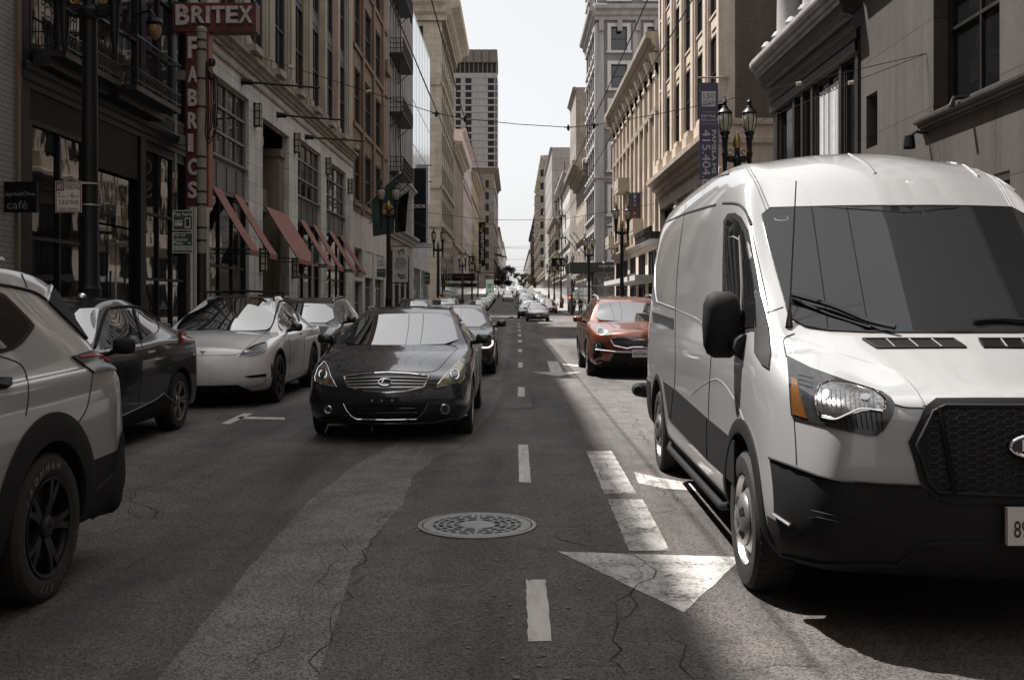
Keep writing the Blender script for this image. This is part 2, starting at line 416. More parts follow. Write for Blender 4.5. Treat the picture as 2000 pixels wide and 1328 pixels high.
def sheet(name,xs,ys,dz,mat,kind='structure',label=None):
    mb=MB(); n=len(xs)
    vs=[(x,y,ground_h(y)+dz) for y in ys for x in xs]
    mb.add(vs,[(j*n+i,j*n+i+1,(j+1)*n+i+1,(j+1)*n+i) for j in range(len(ys)-1) for i in range(n-1)])
    o=mb.build(name,mat,None,True); return tag(o,kind=kind)
KX=5.9; KL=-5.75; FX=9.0
sheet('ground',[-2600,-300,-60,-9,9,60,300,2600],YS,-.03,stone('city_ground',(.16,.15,.14),.15))
sheet('road',[-6.4,-4,-2,0,2,4,6.5],YS[:-3],0.0,A1)
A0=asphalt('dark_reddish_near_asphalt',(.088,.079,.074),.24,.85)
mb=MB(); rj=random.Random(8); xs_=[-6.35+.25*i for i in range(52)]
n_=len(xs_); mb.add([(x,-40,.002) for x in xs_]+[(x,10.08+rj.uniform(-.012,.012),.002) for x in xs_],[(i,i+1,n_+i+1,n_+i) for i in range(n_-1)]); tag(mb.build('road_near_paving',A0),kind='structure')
XS0,XS1=94.0,111.0      # cross street
mb=MB(); mb.quad((-80,XS0+1,.004),(80,XS0+1,.004),(80,XS1-1,.004),(-80,XS1-1,.004)); tag(mb.build('cross_street_road',asphalt('cross_street_asphalt',(.11,.10,.095))),kind='structure')
def ribbon_y(x0,x1,y0,y1,dz):
    ys=[y0]+[y for y in YS if y0<y<y1]+[y1]; return ys
def sidewalk(name,x0,x1,y0,y1,kerbx):
    ys=ribbon_y(0,0,y0,y1,0); mb=MB(); h=.14
    for a,b in zip(ys[:-1],ys[1:]):
        ga,gb=ground_h(a),ground_h(b)
        mb.quad((x0,a,ga+h),(x1,a,ga+h),(x1,b,gb+h),(x0,b,gb+h))
        mb.quad((kerbx,a,ga-.05),(kerbx,b,gb-.05),(kerbx,b,gb+h),(kerbx,a,ga+h))
    for y in (y0,y1):
        g=ground_h(y); mb.quad((x0,y,g-.05),(x1,y,g-.05),(x1,y,g+h),(x0,y,g+h))
    tag(mb.build(name,M_['concrete']),kind='structure')
sidewalk('sidewalk_left',-9.6,KL,-30,XS0,KL); sidewalk('sidewalk_right',KX,9.6,-30,XS0-1,KX)
sidewalk('sidewalk_left',-9.6,KL,XS1+1,900,KL); sidewalk('sidewalk_right',KX,9.6,XS1,900,KX)
# lighter strip of asphalt running along the lane (outline read on the ground)
def gpoly(name,pts,dz,mat,sub=False):
    mb=MB(); mb.poly([on_g(*p)+Vector((0,0,dz)) for p in pts]); return tag(mb.build(name,mat),kind='structure')
def jag(pts,amp,n=10):
    out=[]; rnd=random.Random(3)
    for a,b in zip(pts[:-1],pts[1:]):
        for i in range(n):
            t=i/n; out.append((a[0]+(b[0]-a[0])*t+rnd.uniform(-amp,amp)*(1 if i else 0), a[1]+(b[1]-a[1])*t))
    return out+[pts[-1]]
le=jag([(225,1460),(307,1328),(477,1121),(603,978),(700,905),(770,868),(840,820),(960,735),(975,700),(988,640),(995,618)],3)
ri=jag([(560,1460),(620,1328),(685,1121),(735,1045),(789,978),(808,930),(850,895),(905,868),(965,800),(980,765),(985,720),(1000,660),(1003,618)][::-1],3)
gpoly('asphalt_strip',le+ri,.004,A2)
gpoly('asphalt_patch',[(978,776),(1036,775),(1040,797),(985,800)],.006,A3)
def paint_mat(name,c,wear=.5):
    m,nt,b=_mat(name); t=nt.nodes.new('ShaderNodeTexCoord'); co=t.outputs['Object']
    a=noise(nt,3.2,8,.7,co); a2=noise(nt,38,4,.7,co)
    d=mixc(nt,.45,a,a2)
    k=ramp(nt,d,[(wear-.05,(.07,.063,.058)),(wear+.015,tuple(x*.62 for x in c)),(wear+.11,c)])
    st=noise(nt,1,5,.7,objco(nt,(9,.9,1)))
    k=mixc(nt,1,k,ramp(nt,st,[(.35,(.68,.67,.66)),(.6,(1,1,1))]),'MULTIPLY')
    nt.links.new(k,b.inputs['Base Color']); b.inputs['Roughness'].default_value=.75; bump(nt,b,a2,.3,.004); return m
PW=paint_mat('worn_white_road_paint',(.50,.475,.45),.46); PN=paint_mat('white_lane_tape',(.52,.49,.46),.36)
def ragged(pts,amp,step=.07):
    """outline on the ground with slightly broken edges"""
    rnd=random.Random(len(pts)*7+int(pts[0][0])); w=[on_g(*p) for p in pts]; out=[]
    for i in range(len(w)):
        a,b=w[i],w[(i+1)%len(w)]; L=(b-a).length; n=max(1,int(L/step)); nrm=Vector((-(b-a).y,(b-a).x,0)).normalized()
        for k in range(n):
            out.append(a+(b-a)*(k/n)+nrm*(rnd.uniform(-amp,amp) if k else 0))
    return out
def marking(name,pts,mat,dz=.005,amp=.0045):
    mb=MB(); mb.poly([p+Vector((0,0,dz)) for p in ragged(pts,amp)]); return tag(mb.build(name,mat),kind='structure')
for q in ([(1027,1133),(1066,1133),(1077,1253),(1032,1254)],[(1012,869),(1031,869),(1037,943),(1014,942)],[(1012,756),(1025,756),(1025,775),(1011,775)],
          [(1012,708),(1021,708),(1021,718),(1012,718)],[(1012,682),(1020,682),(1019,688),(1012,688)],[(1012,664),(1019,664),(1019,669),(1012,669)],
          [(1012,653),(1018,653),(1018,657),(1012,657)],[(1012,644),(1017,644),(1017,647),(1012,647)],[(1012,637),(1016,637),(1016,639.5),(1012,639.5)],[(1011,631.5),(1015,631.5),(1015,633.5),(1011,633.5)]):
    marking('lane_marking',q,PN)
marking('lane_arrow',[(1145,882),(1194,881),(1243,964),(1180,965)],PW)
marking('lane_arrow',[(1187,975),(1255,976),(1309,1076),(1229,1077)],PW)
marking('lane_arrow',[(1090,1078),(1452,1089),(1335,1197)],PW)
marking('lane_arrow',[(1238,922),(1290,934),(1382,950),(1366,960),(1300,955),(1247,944)],PW)
marking('lane_arrow',[(1069,706),(1090,706),(1100,727),(1075,727)],PN)
marking('lane_arrow',[(1040,727),(1136,727),(1090,735)],PN)
marking('lane_arrow',[(1098,710),(1130,713),(1130,716),(1100,713)],PN)
marking('parking_marking',[(432,828),(475,808),(494,808),(447,829)],PN)
marking('parking_marking',[(470,814),(557,816),(555,820),(462,818)],PN)
for y0 in (86.5,91.5):     # crosswalk at the near side of the junction
    mb=MB(); mb.quad((-5.6,y0,.006),(5.8,y0,.006),(5.8,y0+.5,.006),(-5.6,y0+.5,.006)); tag(mb.build('crosswalk_marking',PN),kind='structure')
for y0 in (112.5,117.5):
    mb=MB(); g=ground_h(y0); mb.quad((-5.6,y0,g+.008),(5.8,y0,g+.008),(5.8,y0+.5,g+.02),(-5.6,y0+.5,g+.02)); tag(mb.build('crosswalk_marking',PN),kind='structure')
mb=MB(); mb.quad((.25,82.3,.006),(5.7,82.3,.006),(5.7,82.9,.006),(.25,82.9,.006)); tag(mb.build('stop_line',PN),kind='structure')
# cracks and tar seams
CRK=plain('dark_crack_filler',(.016,.014,.013),.95,0,.2,8)  # near-black fill of the cracks and seams
def crack(pts,w,seed,dz=.0065,step=.10,amp=.05):
    rnd=random.Random(seed); W=[on_g(*p) for p in pts]; path=[]
    for a,b in zip(W[:-1],W[1:]):
        n=max(1,int((b-a).length/step))
        for k in range(n): path.append(a+(b-a)*(k/n)+Vector((rnd.uniform(-amp,amp),rnd.uniform(-amp,amp),0))*(1 if k else .3))
    path.append(W[-1]); mb=MB(); vs=[]
    for i,p in enumerate(path):
        t=(path[min(i+1,len(path)-1)]-path[max(i-1,0)]).normalized(); n=Vector((-t.y,t.x,0)); ww=w*.34*rnd.uniform(.25,1.25)*(.25 if i in(0,len(path)-1) else 1)
        vs += [p+n*ww/2+Vector((0,0,dz)), p-n*ww/2+Vector((0,0,dz))]
    mb.add(vs,[(2*i,2*i+1,2*i+3,2*i+2) for i in range(len(path)-1)])
    tag(mb.build('road_crack',CRK),kind='structure')
crack([(310,884),(560,887),(800,886),(1015,888),(1145,888),(1280,886)],.028,1,amp=.02)
crack([(165,1060),(230,1035),(300,1018),(395,1017),(450,1024)],.02,2)
crack([(268,958),(262,985),(285,990),(303,996),(298,1015)],.03,3)
crack([(258,988),(255,1003),(268,1017)],.03,4)
crack([(1030,1034),(1100,1032),(1190,1025),(1250,1006)],.018,5)
crack([(1070,1045),(1120,1060),(1170,1077),(1235,1085),(1262,1100),(1252,1125),(1240,1140)],.022,6)
crack([(1262,1100),(1280,1115),(1276,1130),(1250,1142),(1237,1160),(1205,1175),(1210,1210),(1190,1250),(1225,1320)],.026,7)
crack([(1240,1150),(1250,1180),(1225,1200),(1200,1220)],.02,8)
crack([(1170,888),(1185,905),(1170,925),(1205,950),(1212,962)],.022,9)
crack([(1240,920),(1270,945),(1320,980),(1305,1000),(1265,1012)],.016,10)
crack([(1030,1305),(1150,1300),(1300,1306),(1440,1310),(1620,1300)],.018,11)
crack([(612,1328),(650,1230),(690,1140),(720,1070),(740,1020),(760,990)],.02,12)
crack([(480,1328),(590,1200),(640,1120),(690,1050)],.014,13)
crack([(1040,777),(1042,797)],.05,14,amp=.005); crack([(985,775),(1036,775)],.03,15,amp=.005)
crack([(1235,828),(1250,845),(1268,862),(1262,872)],.02,16)
crack([(1205,800),(1225,806),(1250,830)],.018,17)
crack([(1300,1230),(1340,1260),(1330,1300),(1355,1328)],.018,18)
crack([(1010,1300),(1180,1290)],.012,19)
crack([(1150,1050),(1140,1035),(1160,1028)],.02,20)
# worn spots of gum on the asphalt: countless, one object
rnd=random.Random(11); mb=MB()
for i in range(80):
    px=rnd.gauss(1010,120); py=rnd.uniform(900,1330)
    c=on_g(px,py); r=rnd.uniform(.004,.015); ph=rnd.uniform(0,6)
    mb.poly([c+Vector((r*math.cos(a*.785+ph)*rnd.uniform(.6,1.2),r*1.3*math.sin(a*.785+ph)*rnd.uniform(.6,1.2),.0072)) for a in range(8)])
o=mb.build('gum_spots',plain('trodden_gum',(.125,.118,.112),.9,0,.3,30)); tag(o,'grey trodden chewing gum spots scattered over the asphalt','gum',kind='stuff')
# manhole cover
def manhole():
    c=on_g(932,1027); 
    rx=(1047-816)/2/F*c.y; 
    t=thing('manhole_cover','round iron manhole cover in the asphalt left of the white arrow','manhole cover',(c.x,c.y,0))
    iron=plain('worn_cast_iron',(.20,.195,.19),.5,.55,.2,14); dark=plain('manhole_recess',(.012,.012,.012),.9)
    mb=MB(); mb.lathe([(rx,.001),(rx,.012),(rx*.935,.013),(rx*.93,.008)],c,48); mb.build('rim',iron,t)
    mb=MB(); mb.lathe([(rx*.928,.0085),(.001,.0085)],c,48); mb.build('base_plate',dark,t)
    mb=MB(); mb.lathe([(rx*.915,.009),(rx*.91,.0125),(rx*.76,.0125),(rx*.755,.009)],c,48)
    mb.lathe([(rx*.31,.009),(rx*.305,.0125),(.001,.0125)],c,32)
    # web of irregular ribs between hub and rim: rings and staggered spokes
    for r0,r1 in ((.405,.445),(.535,.575),(.655,.69)):
        mb.lathe([(rx*r0,.0122),(rx*r1,.0122)],c,40)
    rr=random.Random(5)
    for k,(r0,r1,n) in enumerate(((.31,.42,9),(.43,.55,14),(.56,.67,18),(.68,.78,24))):
        for i in range(n):
            a=2*math.pi*(i+.5*(k%2)+rr.uniform(-.12,.12))/n; d=Vector((math.cos(a),math.sin(a),0)); s=Vector((-d.y,d.x,0))*rx*.028
            z=Vector((0,0,.0124)); mb.quad(c+d*rx*r0-s+z,c+d*rx*r0+s+z,c+d*rx*r1+s+z,c+d*rx*r1-s+z)
    for a in range(4):
        d=Vector((math.cos(a*math.pi/2),math.sin(a*math.pi/2),0)); s=Vector((-d.y,d.x,0))*rx*.022; z=Vector((0,0,.0126))
        mb.quad(c+d*rx*.3-s+z,c+d*rx*.3+s+z,c+d*rx*.78+s+z,c+d*rx*.78-s+z)
    mb.build('cover_plate',iron,t)
manhole()
g=M_
def bld(name,label,x,y): return thing(name,label,'building',(x,y,0))
# ============ LEFT SIDE =========================================================
# L0 white glazed brick corner
M=ML(-FX)
b=bld('brick_building','white glazed brick building with the black hanging cafe sign, at the left edge',-FX,15)
mb=MB(); W=[(12.5,16.0,.6,5),(12.5,16.0,6.5,11)]; wallgrid(mb,M,8,18.45,0,23.6,W,.3); shell(mb,M,8,18.45,0,23.6,14); mb.build('wall',g['whitebrick'],b)
for w_ in W: window(b,M,w_,.3,(2,2),g['bronze'],g['pane'])
mb=MB(); mb.mbox(M,18.452,18.6,0,23.6,-.05,.4); mb.build('corner_strip',plain('brown_metal_strip',(.10,.075,.05),.5),b)
# L1 dark metal and glass building
b=bld('storefront_building','black metal and glass building with iron balconies left of the red blade sign',-FX,23)
W0=[(19.0,21.6,.5,4.9),(22.0,24.5,.15,4.4),(24.9,28.0,.45,5.3)]
W1=[(a,c,z,z+4.4) for z in (6.25,11.6,16.9) for a,c,_,_ in W0]
mb=MB(); wallgrid(mb,M,18.602,28.3,0,23.6,W0+W1,.12); shell(mb,M,18.602,28.3,0,23.6,14); mb.build('wall',g['dark_panel'],b)
for w_ in W0:
    if w_[0]==22.0:
        continue
    window(b,M,w_,.08,(3,3) if w_[0]>24.5 else (2,2),g['black_metal'],g['pane_old'])
mb=MB(); mb.mbox(M,22.35,23.35,.15,3.2,.1,.118); mb.mbox(M,23.4,24.45,.15,3.2,.1,.118); mb.mbox(M,22.35,24.45,3.25,4.35,.1,.117)
o=mb.build('entrance_door',g['pane_old'],b); mb=MB(); mb.tube([M(23.2,.9,.04),M(23.2,2.2,.04)],.02); mb.build('door_handle',g['steel'],o)
for w_ in W1[:6]: window(b,M,w_,.08,(3,3) if w_[0]>24.5 else (2,3),g['black_metal'],g['pane_old'])
for w_ in W1[6:]: window(b,M,w_,.08,1,g['black_metal'],g['pane_old'])
mb=MB()
for z in (5.45,10.85,16.2,21.5): mb.mprof(M,cornice_prof(z,.14,.45),18.6,28.3)
mb.build_each('string_course',g['black_metal'],b)
mb=MB()
for a in (18.75,21.75,24.7,28.1): mb.mbox(M,a-.17,a+.17,0,5.45,-.05,.02); mb.mbox(M,a-.13,a+.13,5.9,10.85,-.05,.02)
mb.build_each('pilaster',g['black_metal'],b)
def balcony(root,M,a0,a1,z,p=.75,h=1.05,name='balcony'):
    mb=MB(); mb.mbox(M,a0,a1,z-.12,z,-p,-.02); mb.mbox(M,a0,a1,z-.3,z-.121,-p*.55,-.02)
    for zz in (z+.08,z+h*.32,z+h): 
        mb.tube([M(a0,zz,-.02),M(a0,zz,-p),M(a1,zz,-p),M(a1,zz,-.02)],.022 if zz>z+.9 else .014,6)
    n=int((a1-a0)/.13)
    for i in range(n+1):
        a=a0+(a1-a0)*i/n; mb.tube([M(a,z,-p),M(a,z+h,-p)],.009,4)
        if i<n:   # scrolls in the lower band
            c=a+.065; mb.tube([M(c+.05*math.cos(t*.9),z+.2+.09*math.sin(t*.9),-p) for t in range(8)],.008,4)
    for k in range(1,5):
        d=-p*k/5; mb.tube([M(a0,z,d),M(a0,z+h,d)],.009,4); mb.tube([M(a1,z,d),M(a1,z+h,d)],.009,4)
    return mb.build(name,g['dark_iron'],root)
balcony(b,M,19.1,21.9,6.2,.6); balcony(b,M,22.1,25.0,6.2,.85)
for a in (20.4,24.05):
    mb=MB(); mb.tube([M(a,8.2,0),M(a,8.35,-.45),M(a,8.2,-.55)],.03); mb.lathe([(.02,0),(.16,.0),(.20,-.10),(.17,-.16)],M(a,8.15,-.55),12); o=mb.build('wall_lantern',g['black_metal'],b)
    mb=MB(); mb.lathe([(.15,-.16),(.165,-.28),(.11,-.42),(.03,-.5)],M(a,8.15,-.55),12); mb.build('lantern_glass',plain('ochre_lantern_glass',(.20,.13,.05),.2),o,True)
# L2 limestone base with tan columns above
b=bld('department_store_building','pale stone building with tan columns above and red awnings along its base',-FX,42)
bays=[(30.2,34.7),(36.6,40.9),(42.5,47.6),(49.0,54.6)]
WU=[(a0,a1,5.95,8.35) for i,(a0,a1) in enumerate(bays) if i!=1]; WS=[(a0,a1,.35,4.85) for i,(a0,a1) in enumerate(bays) if i!=1]
SP=[(a0,a1,4.86,5.94) for i,(a0,a1) in enumerate(bays) if i!=1]; ENT=[(36.6,40.9,.15,8.1)]
mb=MB(); wallgrid(mb,M,28.302,57,0,9.3,WU+WS+SP+ENT,.28); shell(mb,M,28.302,57,0,9.3,16); mb.build('base_wall',g['limestone'],b)
mb=MB(); wallgrid(mb,M,28.302,57,0,9.2,[],0); 
for w_ in WU: window(b,M,w_,.2,(4,3),g['grey_paint'],g['pane_old'])
for w_ in WS: window(b,M,w_,.2,(3,2),g['black_metal'],g['pane'])
for a0,a1,z0,z1 in SP:
    mb=MB(); mb.mbox(M,a0,a1,z0,z1,.16,.27)
    for i in range(4):
        s=(a1-a0)/4; mb.mbox(M,a0+s*i+.1,a0+s*i+s-.1,z0+.15,z1-.15,.14,.161)
    mb.build_each('spandrel_panel',plain('slate_spandrel',(.045,.047,.05),.35,.2,.3,2),b)
mb=MB(); mb.mbox(M,36.6,40.9,.15,8.1,1.6,1.65); o=mb.build('entrance_door',g['pane'],b)
mb=MB()
for a in (36.95,40.5):
    mb.mbox(M,a-.35,a+.35,.15,7.2,.25,1.5)
    for k in range(5): mb.tube([M(a-.28+.14*k,.4,.24),M(a-.28+.14*k,6.9,.24)],.05,6)
    mb.mbox(M,a-.42,a+.42,7.2,7.5,.15,1.5)
mb.mbox(M,36.6,40.9,5.0,5.9,.7,.8)
mb.build_each('entrance_pilaster',stone('fluted_bronze_stone',(.19,.15,.11),.15),b)
for a0,a1,p in ((30.35,31.35,1.15),(32.75,33.75,1.15),(36.9,40.5,1.2),(42.8,44.0,1.15),(45.5,46.8,1.15),(49.4,50.8,1.15),(52.4,53.9,1.15)):
    zt,zb=4.95,3.05
    mb=MB(); n=8
    for i in range(n):   # canvas sags slightly between its stays
        t0,t1=i/n,(i+1)/n; s0,s1=.05*math.sin(math.pi*t0),.05*math.sin(math.pi*t1)
        for j in range(4):
            u0,u1=a0+(a1-a0)*j/4,a0+(a1-a0)*(j+1)/4
            q=[M(u0,zt+(zb-zt)*t0-s0,-.03-p*t0),M(u1,zt+(zb-zt)*t0-s0,-.03-p*t0),M(u1,zt+(zb-zt)*t1-s1,-.03-p*t1),M(u0,zt+(zb-zt)*t1-s1,-.03-p*t1)]
            mb.quad(*q); mb.quad(*[Vector(v)+Vector((0,0,-.02)) for v in q])
    mb.mbox(M,a0,a1,zb-.16,zb-.0,-.035-p,-.015-p)
    o=mb.build('awning',g['awning'],b,True)
    mb=MB()
    for a in (a0+.02,a1-.02): mb.tube([M(a,zb+.05,.3),M(a,zb+.02,-p)],.018,5); mb.tube([M(a,zt-.03,0),M(a,zb-.02,-p)],.015,5)
    mb.build_each('awning_frame',g['black_metal'],o)
mb=MB(); mb.mprof(M,cornice_prof(9.3,.35,.42),28.3,57); mb.mprof(M,[(.02,8.95),(-.06,8.95),(-.06,9.05),(.02,9.05)],28.3,57); mb.mprof(M,cornice_prof(22.6,.4,.8),28.3,57); mb.build_each('cornice',g['tan'],b)
cs=[32.2+3.55*k for k in range(7)]
WT=[(c-.95,c+.95,z0,z1) for c in cs for z0,z1 in ((10.1,13.9),(14.6,18.3),(19.0,21.8))]
mb=MB(); wallgrid(mb,M,28.302,57,9.301,23.3,[(c-.95,c+.95,10.05,22.0) for c in cs]+[(28.9,30.0,10.05,22.0)],.2); shell(mb,M,28.302,57,9.301,23.3,16); mb.build('upper_wall',g['tan'],b)
mb=MB()
for c in cs:     # engaged piers: three mouldings with a base and a capital, and their brackets
    for q,wd,pr in ((c+1.77,.62,.13),(c+1.2,.16,.08),(c+2.34,.16,.08)):
        if q+wd<57: mb.mbox(M,q-wd/2,q+wd/2,10.0,22.3,-pr,.01); mb.mbox(M,q-wd/2-.05,q+wd/2+.05,9.75,10.3,-pr-.07,.012)
    mb.mbox(M,c+1.3,c+2.24,9.73,9.95,-.55,.0)
mb.build('column',g['tan'],b)
mb=MB()
for c in cs:
    for z in (13.9,18.3):
        mb.mbox(M,c-.93,c+.93,z,z+.7,.08,.19); mb.mbox(M,c-.7,c+.7,z+.15,z+.55,.05,.081)
mb.build('window_spandrel',g['bronze'],b)
for w_ in WT:
    if w_[2]<15: window(b,M,w_,.15,(2,2),g['bronze'],g['pane_old'])
    else: window(b,M,w_,.15,(2,1),g['bronze'],g['pane'])
for px,py,qx,qy in ((472,160,605,172),(541,225,656,242),(596,268,714,295)):
    p=on_x(px,py,-FX); q=p+Vector((2.5,.4,-.12)); mb=MB(); mb.tube([p,p+Vector((.12,.02,0)),p+Vector((.35,.05,-.02)),p+Vector((.36,.06,-.02)),q],[.13,.10,.09,.04,.035],8); mb.build('flagpole',g['black_metal'],b)
for px,py in ((497,225),(575,280),(637,325),(680,364),(508,508),(571,524)):
    p=on_x(px,py,-FX); mb=MB(); a=p.y
    for k in range(3): mb.mbox(M,a-.12,a+.12,p.z-.36+.25*k,p.z-.14+.25*k,-.22,-.06)
    o=mb.build('wall_lantern',g['lamp_glass'],b); mb=MB()
    for s in (-.13,.13): mb.mbox(M,a+s-.015,a+s+.015,p.z-.42,p.z+.42,-.235,-.20); mb.mbox(M,a+s-.015,a+s+.015,p.z-.42,p.z+.42,-.04,0)
    for k in range(4): mb.mbox(M,a-.125,a+.125,p.z-.40+.25*k,p.z-.365+.25*k,-.23,0)
    mb.build('lantern_frame',g['black_metal'],o)
# L3 orange-tan building with plaster ground floor
b=bld('office_building','orange tan building with deep windows over a white plaster ground floor',-FX,64)
cols=[(57.6,59.8),(60.9,64.4),(65.4,68.9)]
rows=[(7.3,10.4),(11.7,14.8),(16.1,19.2),(20.5,23.6),(24.9,28),(29.3,32.4),(33.7,36.8),(38.1,41.2)]
W=[(a,c,z0,z1) for z0,z1 in rows for a,c in cols]
mb=MB(); wallgrid(mb,M,57.002,72,6.6,43,W,.22); shell(mb,M,57.002,72,6.6,43,16); mb.build('wall',g['orange_tan'],b)
mb=MB()
for z0,z1 in rows:
    mb.mprof(M,[(.02,z0-.35),(-.12,z0-.35),(-.12,z0-.1),(.02,z0-.1)],57.0,72)
for a in (60.3,64.9,69.5): mb.mbox(M,a-.3,a+.3,6.6,43,-.15,.01)
mb.mprof(M,cornice_prof(42,.9,1.2),57,72); mb.mbox(M,69.8,71.9,17.2,18.0,-.35,0); mb.build_each('sill_course',g['orange_tan'],b)
for w_ in W: window(b,M,w_,.17,(2,2) if w_[3]<25 else (1,1),g['bronze'],g['pane_old'])
G=[(57.6,60.6,.2,2.7),(61.7,65.2,.2,4.6),(66.0,70.5,.2,4.6),(57.6,60.6,2.9,4.6)]
mb=MB(); wallgrid(mb,M,57.002,72,0,6.58,G,.4); shell(mb,M,57.002,72,0,6.58,16); mb.build('ground_wall',g['plaster'],b)
for w_ in G: window(b,M,w_,.3,(3,2),g['greybrown'],g['pane'],'shop_window')
mb=MB()
for a0,a1,z0,z1 in G[1:3]: mb.mbox(M,a0,a1,z1-1.6,z1,.05,.12)
mb.build('blind',g['plaster'],b)
# L4 building with the fire escapes
b=bld('fire_escape_building','narrow grey ribbed building carrying the black iron fire escapes',-FX,81)
W=[(a,a+1.6,z,z+2.6) for z in (7.6,11.8,16,20.2) for a in (73.2,76.4,79.6,82.8,86.0)]+[(a,a+2.6,.3,5.4) for a in (73,77,81,85)]
mb=MB(); wallgrid(mb,M,72.002,90,0,25.6,W,.15); shell(mb,M,72.002,90,0,25.6,16); mb.build('wall',g['greybrown'],b)
mb=MB()
for a in [72.5+i*1.6 for i in range(11)]: mb.mbox(M,a-.16,a+.16,6.6,25.4,-.12,.01)
mb.build_each('rib',g['grey_trim'],b)
mb=MB(); mb.mprof(M,cornice_prof(6.2,.7,.8),72,90); mb.mprof(M,cornice_prof(10.6,.5,.6),80,90); mb.build_each('cornice',g['grey_trim'],b)
for w_ in W: window(b,M,w_,.11,(1,2) if w_[2]>1 else (2,2),g['bronze'],g['pane'])
for z in (23.6,19.2,15.0,10.8):
    mb=MB(); mb.mbox(M,72.6,79.6,z-.08,z,-1.1,-.02); 
    for zz in (z+.3,z+.65,z+1.0): mb.tube([M(72.6,zz,0),M(72.6,zz,-1.1),M(79.6,zz,-1.1),M(79.6,zz,0)],.03,5)
    for i in range(24): a=72.6+7*i/23; mb.tube([M(a,z,-1.1),M(a,z+1,-1.1)],.018,4)
    for i in range(5): mb.tube([M(72.6,z,-1.1*i/5),M(72.6,z+1,-1.1*i/5)],.018,4)
    for a in (73.5,78.6): mb.tube([M(a,z-.1,-1.0),M(a,z-1.0,-.02)],.04,5)
    mb.mbox(M,72.6,79.6,z+.05,z+.45,-1.09,-1.07)
    o=mb.build('fire_escape',g['dark_iron'],b)
    mb=MB()
    for s in (.0,.45): mb.tube([M(74.5+s,z,-.75),M(74.9+s,z+4.2,-.55)],.025,5)
    for i in range(14): t=i/14; mb.tube([M(74.5+.4*t,z+4.2*t,-.75+.2*t),M(74.95+.4*t,z+4.2*t,-.75+.2*t)],.014,4)
    mb.build('ladder',g['dark_iron'],o)
# L5 glazed panel building
b=bld('glazed_building','pale glazed building with mirror panels reflecting the sky, behind the black banner sign',-FX,100)
mb=MB(); W=[(91,97.5,.4,4.6),(98.5,106,.4,4.6)]; wallgrid(mb,M,90.002,XS0+14.4,0,11.5,W,.3); shell(mb,M,90.002,XS0+14.4,0,27.2,16); mb.build('wall',stone('grey_marble',(.36,.34,.33),.35),b)
for w_ in W: window(b,M,w_,.25,(4,1),g['steel'],g['pane'],'shop_window')
mb=MB(); mb.mbox(M,90.002,XS0+14.4,11.5,27.2,-.05,.2); o=mb.build('panel',g['mirror_panel'],b)
mb=MB()
for a in [90.05+i*3.05 for i in range(7)]: mb.mbox(M,a-.02,a+.02,11.5,27.1,-.065,-.048)
for z in (11.6,15.4,19.3,23.2,27.05): mb.mbox(M,90,XS0+14.4,z-.03,z+.03,-.066,-.049)
mb.build('panel_joint',g['steel'],b)
# generic mid-distance block -----------------------------------------------------
def block(name,label,side,y0,y1,h,mat,trim=None,bay=3.2,ww=1.5,fl=3.9,base=5.5,corn=.9,X=FX,depth=22,front=None,courses=True,pane='pane_far',fwin=(3.4,1.4),style=0,strips=0):
    b=bld(name,label,side*X,(y0+y1)/2); M=(ML(-X) if side<0 else MR(X)); gz=ground_h(y0)-.5
    n=max(1,int((y1-y0)/bay)); rows=[]; z=gz+base+1.0
    while z+fl*.75<h+gz-1.4: rows.append((z,z+fl*.62)); z+=fl
    W=grid_wins(y0,y1,n,ww,rows)[:90]
    mb=MB(); wallgrid(mb,M,y0,y1,gz,h+gz,W,.025)
    mb.quad(M(y0,h+gz,0),M(y1,h+gz,0),M(y1,h+gz,depth),M(y0,h+gz,depth)); mb.quad(M(y1,gz,0),M(y1,gz,depth),M(y1,h+gz,depth),M(y1,h+gz,0)); mb.quad(M(y0,gz,depth),M(y1,gz,depth),M(y1,h+gz,depth),M(y0,h+gz,depth))
    MF=(lambda a,z,d:(side*(X+a),y0+d,z)); FW=[]
    if front: 
        nf=max(1,int(depth*.9/fwin[0])); FW=[(w0,w1,z0,z1) for w0,w1,z0,z1 in grid_wins(.8,.8+nf*fwin[0],nf,fwin[1],rows)][:80]
    wallgrid(mb,MF,0,depth,gz,h+gz,FW,.3); mb.build('wall',g[mat],b)
    for w_ in W: window(b,M,w_,.022 if style==0 else .05,style,g['bronze'],g[pane])
    for w_ in FW: window(b,MF,w_,.25,style,g['bronze'],g[pane])
    t=g[trim or mat]; mb=MB()
    if corn: mb.mprof(M,cornice_prof(h+gz-corn,corn,corn*1.1),y0-.1,y1); 
    if corn and front: mb.mprof(MF,cornice_prof(h+gz-corn,corn,corn*1.1),-corn*.3,depth)
    if courses:
        for z in [gz+base]+[r[0]-.5 for r in rows[1::3]]:
            mb.mprof(M,[(.02,z),(-.3,z+.05),(-.35,z+.4),(.02,z+.45)],y0,y1)
            if front: mb.mprof(MF,[(.02,z),(-.3,z+.05),(-.35,z+.4),(.02,z+.45)],0,depth)
    if strips:
        for i in range(n+1):
            a=min(max(y0+(y1-y0)*i/n,y0+.2),y1-.2); mb.mbox(M,a-.2,a+.2,gz+base+.5,h+gz-corn,-strips*.3,.01)
    if mb.v: mb.build_each('cornice',t,b)
    mb=MB()
    for i in range(n):
        a=y0+(y1-y0)*(i+.5)/n; mb.mbox(M,a-(y1-y0)/n*.38,a+(y1-y0)/n*.38,gz+.8,gz+base-.9,-.02,.2)
    mb.build('shop_window',g['pane'],b)
    return b,M,MF
block('stone_building','cream stone corner building with a big cornice across the side street, left',-1,125,150,38.5,'cream',None,3.1,1.3,4.2,11.0,2.4,front=True,strips=.35,style=1,fwin=(4.6,1.9))
